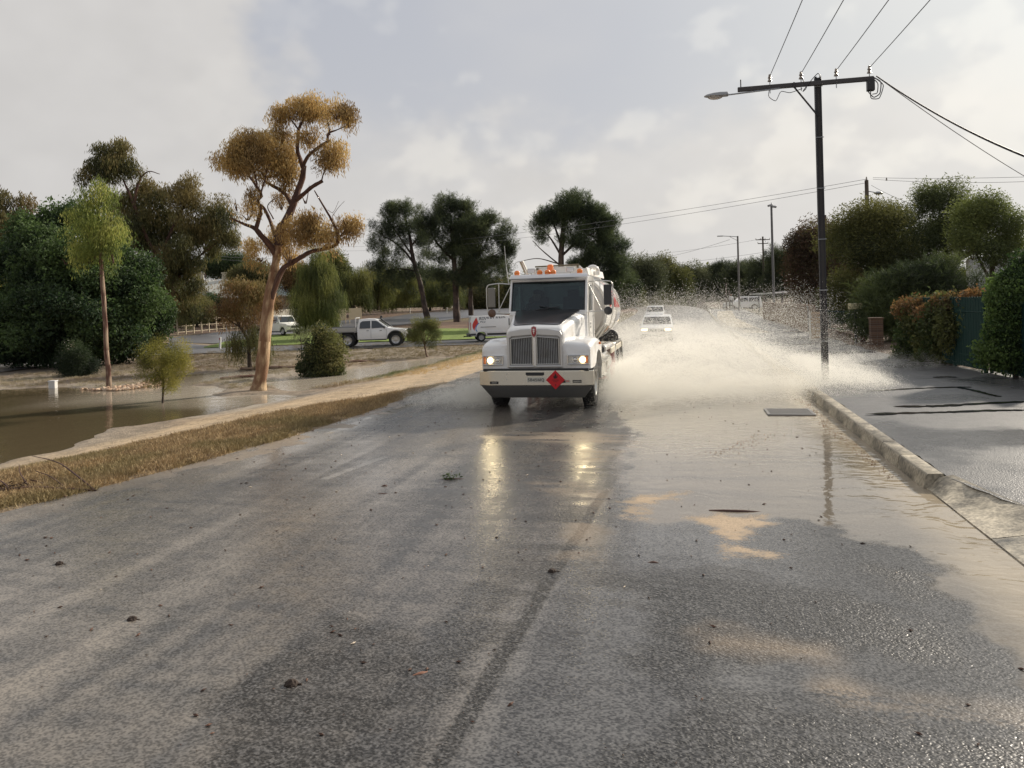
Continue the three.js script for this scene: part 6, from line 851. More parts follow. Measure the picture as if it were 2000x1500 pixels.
// ---------------------------------------------------------------- street furniture
const TIMBER = woodMat([0.12, 0.095, 0.075], [0.05, 0.04, 0.033]), DSTEEL = mat([0.018, 0.017, 0.019], 0.6, 0.1), GALV = mat([0.34, 0.35, 0.36], 0.4, 0.7), PORCELAIN = mat([0.28, 0.24, 0.2], 0.25), WIREM = mat([0.05, 0.05, 0.055], 0.5, 0.4);
const sagWire = (a, b, sag, r, n = 24) => { const pts = []; for (let i = 0; i <= n; i++) { const k = i / n, p = a.clone().lerp(b, k); p.y -= 4 * sag * k * (1 - k); pts.push(p); } return new THREE.TubeGeometry(new THREE.CatmullRomCurve3(pts), n * 2, r, 5); };
const pole0 = gp(1612, 742), PD = depthOf(pole0), atPole = (px, py, dz = 0) => P(px, py, PD + dz);
{ // the tall concrete and steel pole beside the kerb, local x along the crossarm (towards +t)
  const T = thing('power_pole', 'tall dark power pole with a crossarm and street light at the kerb end', 'pole', pole0, -ALPHA);
  const top = P(1597, 153, PD).y - pole0.y;
  part('pole_core', box(.105, top + .3, .17, 0, (top - .3) / 2, 0, .01), mat([0.035, 0.031, 0.029], .7), T);
  for (const s of [-1, 1]) part('pole_flange', [box(.02, top + .25, .18, s * .064, (top - .2) / 2, 0, .004), box(.045, top + .25, .02, s * .054, (top - .2) / 2, .082, .004)], DSTEEL, T);
  for (let i = 0; i < 6; i++) part('pole_bolt', cyl(.012, .012, .2, 0, 1 + i * 1.3, .1, 8, 0, 0, Math.PI / 2), GALV, T);
  const ay = top - .16, xl = -1.98, xr = 1.30;
  part('crossarm', [box(xr - xl, .115, .09, (xl + xr) / 2, ay, .14, .012), box(.03, .12, .12, -.6, ay, .16)], mat([0.05, 0.045, 0.045], .6), T);
  part('arm_brace', bar([-.58, ay - .06, .14], [-.03, ay - .82, .10], .024), DSTEEL, T);
  for (const x of [-1.18, -.42, .42, 1.20]) { const ins = new THREE.Group(); ins.name = 'insulator'; ins.position.set(x, ay + .065, .16); T.add(ins); part('insulator_pin', cyl(.012, .012, .42, 0, -.02, 0, 8), GALV, ins); part('insulator_bell', [cyl(.03, .06, .07, 0, .11, 0, 12), cyl(.03, .05, .06, 0, .19, 0, 12), ball(.032, 0, .235, 0)], PORCELAIN, ins); }
  part('arm_pin', bar([-1.9, ay, .16], [-1.9, ay + .25, .16], .014), DSTEEL, T);
  part('cable_box', box(.18, .30, .16, 1.22, ay - .16, .16, .02), BLACK, T);
  part('cable_loops', [tube([[1.3, ay + .02, .16], [1.45, ay - .12, .2], [1.42, ay - .4, .2], [1.28, ay - .48, .18], [1.16, ay - .32, .16]], .014, 6, 24), tube([[1.3, ay + .03, .16], [1.5, ay - .2, .22], [1.4, ay - .52, .22], [1.22, ay - .5, .18], [1.22, ay - .3, .16]], .012, 6, 24), tube([[1.28, ay, .16], [1.38, ay - .15, .2], [1.36, ay - .38, .2], [1.25, ay - .4, .18]], .012, 6, 20), tube([[-.42, ay + .2, .16], [-.3, ay - .1, .2], [-.4, ay - .2, .2], [-.2, ay + .05, .2], [0, ay + .25, .15], [.08, ay + .05, .12]], .011, 6, 28), tube([[-1.18, ay + .05, .16], [-1.22, ay - .25, .2], [-1.05, ay - .38, .2], [-.92, ay - .15, .2], [-.7, ay - .2, .2], [-.4, ay - .12, .2]], .009, 6, 28)], WIREM, T);
  const L = new THREE.Group(); L.name = 'street_light'; T.add(L);
  part('light_arm', bar([-2.3, ay - .12, .17], [-.95, ay - .06, .17], .02), GALV, L);
  part('lamp_head', loft([[-2.22, .07, .06], [-2.24, .09, .075], [-2.42, .10, .09], [-2.60, .085, .11], [-2.76, .055, .09], [-2.83, .02, .04]].map(([x, h, w]) => { const o = []; for (let i = 0; i < 12; i++) { const a = i / 12 * 6.2832; o.push([x, ay - .12 + h * Math.sin(a) * (Math.sin(a) < 0 ? .4 : 1), .17 + w * Math.cos(a)]); } return o; })), mat([.30, .30, .30], .45, .3), L);
  part('lamp_lens', ball(.12, -2.55, ay - .15, .17, 1.6, .55, .75), mat([.6, .55, .5], .2, 0, { transmission: .5, thickness: 0 }), L);
  // four mains running on over the viewer to the next pole behind
  const tops = [-1.18, -.42, .42, 1.20].map((x) => V3(x, ay + .27, .16).applyAxisAngle(V3(0, 1, 0), -ALPHA).add(pole0));
  tops.forEach((a, i) => { const b = a.clone().add(RT(-46, 0)).add(V3(0, .5, 0)); solo('power_line', ['leftmost of the four mains wires running overhead from the near pole', 'second from left of the four mains wires overhead', 'third from left of the four mains wires overhead', 'rightmost of the four mains wires running overhead'][i], 'wire', sagWire(a, b, .55, .009, 30), WIREM, V3(0, 0, 0), 0, 'mains wires overhead'); });
  const e = V3(1.36, ay + .05, .16).applyAxisAngle(V3(0, 1, 0), -ALPHA).add(pole0);
  solo('service_cable', 'thick twisted service cable sagging from the near pole to the right edge', 'wire', [sagWire(e, P(2120, 345, 17), .25, .018), sagWire(e.clone().add(V3(.02, -.02, 0)), P(2120, 345, 17).add(V3(0, -.03, 0)), .25, .014)], WIREM, V3(0, 0, 0));
  solo('service_wire', 'thin pale service wire dropping steeply from the near pole to the right', 'wire', sagWire(e, P(2060, 378, 24), .12, .011), mat([.3, .3, .3], .5), V3(0, 0, 0));
}
function simplePole(name, label, px, pyTop, pyBase, D, r, extra, m = TIMBER) { const a = P(px + (pyBase - pyTop) * .024, pyBase, D), h = P(px, pyTop, D).y - a.y, T = thing(name, label, 'pole', a); part('pole', [cyl(r * .75, r, h + .6, 0, (h - .6) / 2, 0, 10)], m, T); extra?.(T, h); return T; }
const arm = (T, y, x0, x1, n = 2) => { part('crossarm', box(x1 - x0, .12, .12, (x0 + x1) / 2, y, 0), TIMBER, T); for (let i = 0; i <= n; i++) part('insulator', cyl(.03, .06, .22, lerp(x0, x1, i / n), y + .17, 0, 8), PORCELAIN, T); };
simplePole('street_lamp_pole', 'grey street lamp pole with an arm reaching over the road beyond the spray', 1441, 461, 596, 97, .14, (T, h) => { part('lamp_arm', [tube([[0, h - .1, 0], [-.8, h - .02, 0], [-1.9, h + .05, 0]], .045, 6), bar([-1.0, h - .05, 0], [0, h - .6, 0], .03)], GALV, T); part('lamp_head', box(.75, .12, .28, -2.2, h + .05, 0, .05), mat([.35, .35, .35], .5), T); }, mat([.16, .15, .14], .6, .3));
simplePole('floodlight_mast', 'slim tall mast with two small floodlights right of the street lamp pole', 1507, 402, 612, 84, .15, (T, h) => { part('floodlight', [box(.5, .22, .25, -.15, h + .05, 0, .05, 0, 0, .25), box(.5, .22, .25, .3, h - .1, 0, .05, 0, 0, -.2), bar([0, h, 0], [0, h + .35, 0], .04)], mat([.3, .3, .3], .5), T); }, mat([.14, .14, .14], .6, .3));
simplePole('utility_pole', 'distant timber utility pole bristling with insulators between lamp pole and mast', 1490, 462, 592, 122, .17, (T, h) => { arm(T, h - .5, -1.1, 1.1, 3); arm(T, h - 1.1, -.8, .8); part('transformer', [cyl(.22, .22, .6, .35, h - 2.6, .1, 12)], GALV, T); part('stay_bracket', [bar([0, h - .1, 0], [.5, h - .9, 0], .03), bar([.4, h - 3.2, 0], [1.1, h - 2.4, 0], .03)], GALV, T); });
simplePole('utility_pole', 'timber pole with a small lamp rising behind the right garden trees', 1693, 352, 640, 50, .16, (T, h) => { part('lamp_head', [bar([0, h - .7, 0], [.5, h - .8, 0], .03), ball(.22, .75, h - .85, 0, 1.2, .5, .8)], GALV, T); part('insulator', [cyl(.03, .07, .25, 0, h + .1, 0, 8), cyl(.03, .06, .2, 1.5, h + .1, -.4, 8)], PORCELAIN, T); });
simplePole('utility_pole', 'short dark pole top showing just right of the near power pole', 1612, 420, 640, 62, .13);
simplePole('utility_pole', 'timber utility pole with two crossarms above the left park trees', 668, 497, 610, 128, .17, (T, h) => { arm(T, h - .1, -1.25, 1.1, 2); arm(T, h - 1.6, -1.2, 1.5, 2); });
simplePole('wooden_post', 'left of the pair of plain timber posts beside the far pedestrian', 1418, 552, 598, 99, .13); simplePole('wooden_post', 'right of the pair of plain timber posts beside the far pedestrian', 1424, 566, 598, 101, .11);
{ // long distance wires
  const w = (label, a, b, sag, r) => solo('power_line', label, 'wire', sagWire(a, b, sag, r, 30), mat([.16, .16, .17], .6), V3(0, 0, 0));
  w('upper wire crossing behind the pines to the lamp topped pole', P(668, 482, 128), P(1692, 350, 50), 1.0, .014); w('lower wire crossing behind the pines to the lamp topped pole', P(668, 490, 128), P(1692, 357, 50), 1.15, .014);
  w('upper wire leaving the lamp topped pole to the right edge', P(1705, 347, 50), P(2100, 342, 40), .1, .012); w('lower wire leaving the lamp topped pole to the right edge', P(1705, 350, 50), P(2100, 350, 40), .2, .012);
  w('wire slanting down from the lamp topped pole into the garden tree', P(1702, 362, 50), P(1800, 405, 46), .1, .012); w('upper wire from the utility pole towards the left over the road', P(1490, 466, 122), P(1180, 502, 175), .6, .02); w('lower wire from the utility pole towards the left over the road', P(1490, 493, 122), P(1180, 522, 175), .5, .022); w('wire from the street lamp arm slanting left over the road', P(1425, 468, 97), P(1260, 508, 160), .4, .02);
  w('wires in the left sky from the two armed pole to the photo edge', P(668, 500, 128), P(380, 497, 110), .5, .016); w('wire in the left sky below the higher one', P(668, 516, 128), P(380, 502, 110), .3, .016);
}
// right side boundary: dark green steel fence panels behind and before the hedge
const GREENM = mat([0.010, 0.034, 0.030], 0.75, 0, { specularIntensity: 0.4 });
function steelFence(label, a, b, h, n) {
  const F = thing('steel_fence', label, 'fence', a.clone()), d = b.clone().sub(a);
  for (let i = 0; i < n; i++) { const p = d.clone().multiplyScalar((i + .5) / n), y = Math.atan2(-d.z, d.x), w = d.length() / n; const g = box(w * .92, h, .02, 0, h / 2, 0, .006); g.translate(0, .06, 0); g.rotateY(y); g.translate(p.x, p.y, p.z); const c = cyl(w * .40, w * .40, .022, 0, 0, 0, 10, Math.PI / 2); c.translate(0, h + .06, 0); c.rotateY(y); c.translate(p.x, p.y, p.z); part('fence_picket', [g, c], GREENM, F); }
  for (const k of [.18, .82]) { const g = bar(V3(0, h * k, 0), d.clone().add(V3(0, h * k, 0)), .022); part('fence_rail', g.translate(0, .05, -.03), GREENM, F); }
  for (let i = 0; i <= 3; i++) { const p = d.clone().multiplyScalar(i / 3); part('fence_post', box(.07, h + .15, .07, p.x, p.y + h / 2, p.z, .01), GREENM, F); } return F;
}
steelFence('dark green steel picket fence under the red tipped hedge, rounded tops showing at right', gp(1772, 696), gp(1926, 728), 1.85, 36);
steelFence('dark green steel fence behind the leafy shrub at the right edge', gp(1930, 729).add(V3(.1, 0, 0)), gp(2090, 760), 1.7, 24);
{ const p = gp(1926, 729), T = thing('gate_post', 'tall thin dark green steel post ending the hedge fence', 'post', p); part('post', box(.08, 2.1, .08, 0, 1.02, 0, .01), GREENM, T); part('post_cap', box(.1, .03, .1, 0, 2.08, 0, .01), GREENM, T); }
{ // brick pillar and low wall
  const br = [mat([.10, .06, .038], .9), mat([.125, .075, .048], .9), mat([.08, .05, .034], .9)], mor = mat([.13, .115, .095], .9), p = gp(1712, 682);
  const T = thing('brick_pillar', 'brown brick gate pillar left of the dark gateway and hedge', 'pillar', p, -ALPHA), w = .42, hh = 1.16; part('mortar_core', box(w - .02, hh, w - .02, 0, hh / 2, 0), mor, T);
  for (let j = 0; j < 14; j++) for (let i = 0; i < 2; i++) for (const f of [0, 1, 2, 3]) { const y = .045 + j * .083, L = w / 2 - .01, off = (i - .5) * w / 2, g = box(L - .002, .073, .06, 0, 0, 0, .006); const a = f * Math.PI / 2; const off2 = j % 2 ? .03 : -.03; g.translate(off * (1) + (off2 * 0), 0, w / 2 - .026); g.rotateY(a); part('brick', g.translate(0, y, 0), br[(j * 7 + i * 3 + f) % 3], T); }
  part('pillar_cap', box(w + .06, .06, w + .06, 0, hh + .03, 0, .015), br[0], T);
  const W = thing('garden_wall', 'low brown retaining wall leading from the brick pillar towards the road', 'wall', gp(1690, 672)), d = gp(1600, 652).sub(gp(1690, 672)), y = Math.atan2(-d.z, d.x), n = 22; for (let j = 0; j < 4; j++) for (let i = 0; i < n; i++) { const k = (i + (j % 2 ? .5 : 0)) / n, q = d.clone().multiplyScalar(Math.min(k + .5 / n, 1)), g = box(d.length() / n - .012, .078, .16, 0, 0, 0, .008); g.rotateY(y); part('brick', g.translate(q.x, q.y + .05 + j * .088, q.z), br[(i * 5 + j * 2) % 3], W); }
}
{ // iron railing with a hedge-dark yard behind, letterbox, timber gate, brush fence
  const a = gp(1608, 654), b = gp(1694, 668), F = thing('iron_railing', 'dark iron railing on the low wall left of the brick pillar', 'railing', a.clone()), d = b.clone().sub(a), n = 40; for (let i = 0; i <= n; i++) { const p = d.clone().multiplyScalar(i / n); part('baluster', bar([p.x, p.y + .3, p.z], [p.x, p.y + 1.35, p.z], .012, 6), GREENM, F); } for (const y of [.42, 1.28]) part('rail', bar(V3(0, y, 0), d.clone().add(V3(0, y, 0)), .02), GREENM, F);
  const lb = thing('letterbox', 'small pale letterbox on a dark post before the garden greenery', 'letterbox', gp(1672, 672)); part('box', box(.5, .26, .3, 0, 1.62, 0, .02), mat([.5, .45, .28], .6), lb); part('post', box(.08, 1.5, .08, 0, .75, 0), BLACK, lb);
  const A = gp(1582, 664), B = gp(1612, 662), G = thing('timber_gate', 'golden brown timber gate with pale left frame post behind the spray', 'gate', A.clone()), dd = B.clone().sub(A), gy = Math.atan2(-dd.z, dd.x), L = dd.length(), woods = [mat([.36, .23, .12], .7), mat([.30, .19, .10], .7), mat([.41, .27, .145], .7)];
  for (let i = 0; i < 9; i++) { const g = box(L, .13, .03, L / 2, .12 + i * .145, 0, .006); g.rotateY(gy); part('gate_board', g, woods[i % 3], G); } { const g = box(.07, 1.4, .07, 0, .68, .02, .01); g.rotateY(gy); part('gate_post', g, mat([.5, .47, .41], .7), G); }
  const S = thing('bench_rail', 'pale rail above the timber gate in the garden', 'rail', gp(1600, 645)); part('rail', box(1.5, .06, .08, 0, 1.45, 0, .02), mat([.42, .42, .40], .6), S); for (let i = 0; i < 2; i++) part('post', box(.05, 1.45, .05, -.65 + i * 1.3, .72, 0), DARKP, S);
  const brush = mat([.15, .095, .055], .95), F2 = thing('brush_fence', 'brown brush fence along the far footpath behind the spray', 'fence', gp(1490, 622)), e = gp(1592, 648).sub(gp(1490, 622)), bg = []; const r = rng(5); for (let i = 0; i < 420; i++) { const p = e.clone().multiplyScalar(r()); bg.push(bar([p.x, p.y - .1, p.z + (r() - .5) * .2], [p.x + (r() - .5) * .15, p.y + 1.35 + .25 * r(), p.z + (r() - .5) * .25], .035, 4)); } const bm = part('brushwood', bg, brush, F2); bm.userData.kind = 'stuff'; part('capping', bar(V3(0, 1.5, 0), e.clone().add(V3(0, 1.5, 0)), .06), brush, F2);
}
{ // carport roof beyond the brush fence, white gabled house at the right edge
  const C = thing('carport', 'low pale carport roof edge right of the floodlight mast', 'carport', P(1525, 612, 88)); part('roof', [box(5.2, .14, 3, 0, 2.35, -1.5, .02, 0, 0, .03)], mat([.30, .33, .30], .5), C); part('fascia', box(2.2, .16, .06, .5, 2.42, .04, .01, 0, 0, .03), mat([.8, .8, .78], .5), C); for (const x of [-2.4, 2.4]) part('post', box(.1, 2.3, .1, x, 1.15, -.2), DARKP, C);
  const Hs = thing('gabled_house', 'white weatherboard gable end with dark roof peeping in at the right edge', 'house', P(2030, 640, 46), -.5); part('wall', box(7, 4.4, 6, 0, 2.2, -3, .02), mat([.55, .56, .56], .6), Hs); for (let i = 0; i < 14; i++) part('board', box(7.02, .2, .03, 0, .3 + i * .3, .02, .01, -.06), mat([.62, .63, .63], .6), Hs); part('roof', extr([[-4, 4.3], [0, 6.4], [4, 4.3], [4, 4.5], [0, 6.62], [-4, 4.5]], 7, .02).translate(0, 0, -3), mat([.10, .10, .105], .6), Hs);
}
// left side: houses, fences and signs beyond the streets
function house(label, x, y, D, w, wallC, roofC, turn, chim) {
  const o = P(x, y, D), Hs = thing('house', label, 'house', V3(o.x, H(o.x, o.z), o.z), turn), h = 3.2; part('wall', box(w, h, w * .7, 0, h / 2, 0, .03), mat(wallC, .8), Hs);
  const R = part('roof', loft([[-w * .56, 0], [w * .56, 0]].map(([xx]) => [[xx, h, -w * .42], [xx * .72, h + w * .24, 0], [xx, h, w * .42], [xx, h - .18, w * .42], [xx, h - .18, -w * .42]])), mat(roofC, .5, .2), Hs); part('gable', extr([[-w * .22, h - .2], [0, h + w * .17], [w * .22, h - .2]], .4, .02).translate(-w * .2, 0, w * .45), mat([.55, .53, .47], .7), Hs);
  for (let i = 0; i < chim; i++) part('chimney', [box(.7, w * .24, .7, -w * .2 + i * w * .3, h + w * .22, .2, .02), box(.9, .16, .9, -w * .2 + i * w * .3, h + w * .34, .2, .03)], mat([.44, .40, .31], .8), Hs);
  for (const k of [-.28, .2]) { const g = part('window', box(1.2, 1.2, .06, w * k, 1.7, w * .35 + .02, .02), GLASS, Hs); part('window_frame', [box(1.36, .08, .1, w * k, 2.34, w * .35 + .03), box(1.36, .08, .1, w * k, 1.06, w * .35 + .03)], mat([.6, .58, .52], .6), g); }
  part('fascia', box(w * 1.1, .2, .08, 0, h - .1, w * .43, .01), mat([.6, .58, .52], .6), Hs);
}
house('cream house with chimneys and pale roof glimpsed above the weeping tree', 425, 610, 118, 11, [.36, .30, .22], [.42, .42, .38], .35, 2); house('house with grey green gable roof half seen right of the gum trunk', 588, 608, 118, 9, [.35, .31, .25], [.25, .30, .29], .8, 1);
function railFence(label, pts, h, n, c) { const a = gp(...pts[0]), F = thing('post_and_rail_fence', label, 'fence', a.clone()), d = gp(...pts[1]).sub(a), m = mat(c, .75); for (let i = 0; i <= n; i++) { const p = d.clone().multiplyScalar(i / n), q = a.clone().add(p); part('fence_post', box(.13, h + .25, .13, p.x, H(q.x, q.z) - a.y + h / 2, p.z, .01), m, F); } for (const k of [.95, .55, .15]) part('fence_rail', bar(V3(0, h * k, 0), d.clone().add(V3(0, h * k, 0)), .035, 6), m, F); }
railFence('pale timber post and rail fence across the lawn behind the weeping tree', [[330, 655], [500, 640]], 1.5, 12, [.42, .36, .26]);
function panelFence(label, p0, p1, h, n, cols, name = 'panel_fence') { const a = gp(...p0), F = thing(name, label, 'fence', a.clone()), d = gp(...p1).sub(a), y = Math.atan2(-d.z, d.x), L = d.length() / n; for (let i = 0; i < n; i++) { const p = d.clone().multiplyScalar((i + .5) / n), g = box(L * .985, h, .05, 0, h / 2, 0, .01); g.rotateY(y); const q = a.clone().add(p); part('fence_panel', g.translate(p.x, H(q.x, q.z) - a.y - .05, p.z), mat(cols[i % cols.length], .7), F); const k = box(.06, h + .04, .08, 0, h / 2, 0); k.rotateY(y); part('fence_post', k.translate(p.x - d.x / n / 2, H(q.x, q.z) - a.y - .04, p.z - d.z / n / 2), mat(cols[0].map((v) => v * .8), .7), F); } return F; }
panelFence('pale grey steel panel fence behind the pepper tree at the left edge', [-70, 705], [135, 682], 1.9, 14, [[.42, .40, .36], [.45, .43, .39], [.40, .38, .345]]);
panelFence('brown timber fence behind the post and rail fence', [300, 640], [500, 622], 1.8, 20, [[.17, .125, .085], [.20, .15, .10], [.15, .11, .075]]);
panelFence('cream sheet fence behind the cone shaped tree', [520, 632], [660, 618], 1.7, 12, [[.40, .38, .32], [.44, .41, .34]]);
panelFence('weathered timber paling fence behind the pale gate and pepper trees', [690, 606], [770, 599], 2.3, 14, [[.30, .23, .16], [.34, .265, .19], [.27, .205, .145]]);
panelFence('blue green sheet fence between the weeping pepper trees', [765, 600], [850, 597], 2.2, 9, [[.10, .13, .125], [.12, .15, .14]]);
panelFence('low pale fence behind the largest pine trunks', [880, 601], [990, 597], 1.2, 10, [[.36, .34, .29], [.4, .37, .32]]);
{ // cream sign boards facing the street
  const cream = mat([.66, .53, .33], .6); [['left of the two blank cream boards standing by the pepper tree trunk', 664, 626], ['right of the two blank cream boards standing by the pepper tree trunk', 694, 624]].forEach(([l, x, y]) => { const p = P(x, y, 96), S = thing('notice_board', l, 'board', V3(p.x, H(p.x, p.z), p.z), .1, null); part('board', box(1.55, 1.35, .06, 0, 1.25, 0, .01), cream, S); for (const k of [-.7, .7]) part('leg', box(.08, 1.8, .08, k, .8, -.06), cream, S); });
  const white = mat([.75, .74, .70], .6), bollards = [[430, 682, .95, 'white road marker post on the lawn nose left of the gum'], [189, 678, 1.3, 'pale leaning marker post by the street behind the thin gum'], [229, 678, 1.6, 'left of two white posts beneath a low rail by the street corner'], [236, 678, 1.6, 'right of two white posts beneath a low rail by the street corner'], [223, 697, 1.0, 'short timber post beside the thin gum trunk'], [665, 643, .9, 'white marker post behind the pickup tray'], [801, 612, .9, 'white marker post left of the leaning pine trunk'], [873, 612, .9, 'white marker post right of the leaning pine trunk']];
  bollards.slice(0).forEach(([x, y, h, l]) => { const p = gp(x, y), S = thing('marker_post', l, 'post', p); part('post', box(.14, h, .1, 0, h / 2 - .03, 0, .02, 0, 0, -.04), white, S); part('reflector', box(.08, .1, .01, 0, h * .82, .056), mat([.5, .08, .06], .3), S); });
  const k = gp(231, 678), R = thing('street_corner_rail', 'pale yellow rail on the two white posts by the street corner', 'rail', k); part('rail', box(1.9, .16, .06, .1, 1.72, 0, .02, 0, 0, .06), mat([.62, .55, .33], .6), R);
  const p = gp(98, 694), S = thing('small_sign', 'small white sign low beneath the pepper tree skirt', 'sign', p.clone()); part('sign_face', box(.42, .42, .03, 0, .55, 0, .01), white, S); part('sign_stake', box(.05, .5, .05, 0, .2, -.03), DARKP, S);
  const q = gp(444, 702), N = thing('street_name_sign', 'thin pole with a pale sign head left of the gum trunk', 'sign', q.clone()); part('sign_pole', cyl(.03, .03, 2.8, 0, 1.4, 0, 8), GALV, N); part('sign_face', box(.34, .2, .03, -.04, 2.75, .03, .01), mat([.66, .56, .42], .6), N); part('sign_plate', extr([[-.14, .25], [.14, .25], [0, -.25]], .03, .005).translate(0, 2.4, .03), mat([.62, .42, .26], .6), N);
  const w = gp(104, 764), B = thing('marker_box', 'white box shaped marker standing in the floodwater', 'marker', w.clone()); part('box', box(.27, .42, .24, 0, .2, 0, .03), mat([.62, .61, .58], .5), B); part('lid', box(.30, .05, .27, 0, .42, 0, .02), mat([.6, .6, .6], .5), B);
}
{ // stones heaped in the water round the thin gum, timber edging across the flats
  const r = rng(91), stoneM = [mat([.44, .31, .21], .85), mat([.36, .24, .16], .85), mat([.50, .38, .27], .85)], shapes = [0, 1, 2].map((k) => { const g = new THREE.IcosahedronGeometry(1, k === 1 ? 1 : 0), p = g.attributes.position; for (let i = 0; i < p.count; i++) { const v = V3(p.getX(i), p.getY(i), p.getZ(i)), f = .7 + .6 * fbm3(v.x * 1.3 + k * 9, v.y * 1.3, v.z * 1.3, 2); p.setXYZ(i, v.x * f, v.y * f * .65, v.z * f); } g.computeVertexNormals(); return clean(g); });
  const S = thing('stone_heap', 'heap of pale brown stones breaking the floodwater beside the thin gum', 'stones', gp(270, 752));
  for (let i = 0; i < 230; i++) { const k = r(), px = 152 + 168 * Math.pow(k, .55), py = 766 - 18 * k + (r() - .5) * (6 + 5 * k), p = gp(px, py), s = .035 + .085 * r() * r() + .02 * k, m = new THREE.Mesh(shapes[i % 3], stoneM[i % 3]); m.name = 'stone'; m.position.set(p.x, Math.max(p.y, WATER_Y) + s * .25 + .02, p.z).sub(S.position); m.rotation.set(r() * .6, r() * 6.28, r() * .6); m.scale.set(s * 1.6, s, s * 1.1); S.add(m); }
  [[[470, 722], [585, 718], 'low timber log edging across the wet flat behind the gum'], [[660, 709], [745, 707], 'low dark log edging right of the bushy shrub'], [[430, 742], [520, 735], 'half sunken log edging left of the gum trunk']].forEach(([a, b, l]) => { const A = gp(...a), B = gp(...b); solo('log_edging', l, 'log', limb([V3(0, .04, 0), B.clone().sub(A).multiplyScalar(.5).add(V3(0, .06, .05)), B.clone().sub(A).add(V3(0, .03, 0))], [.07, .08, .06], 8, a[0]), BARK.pale, A); });
}
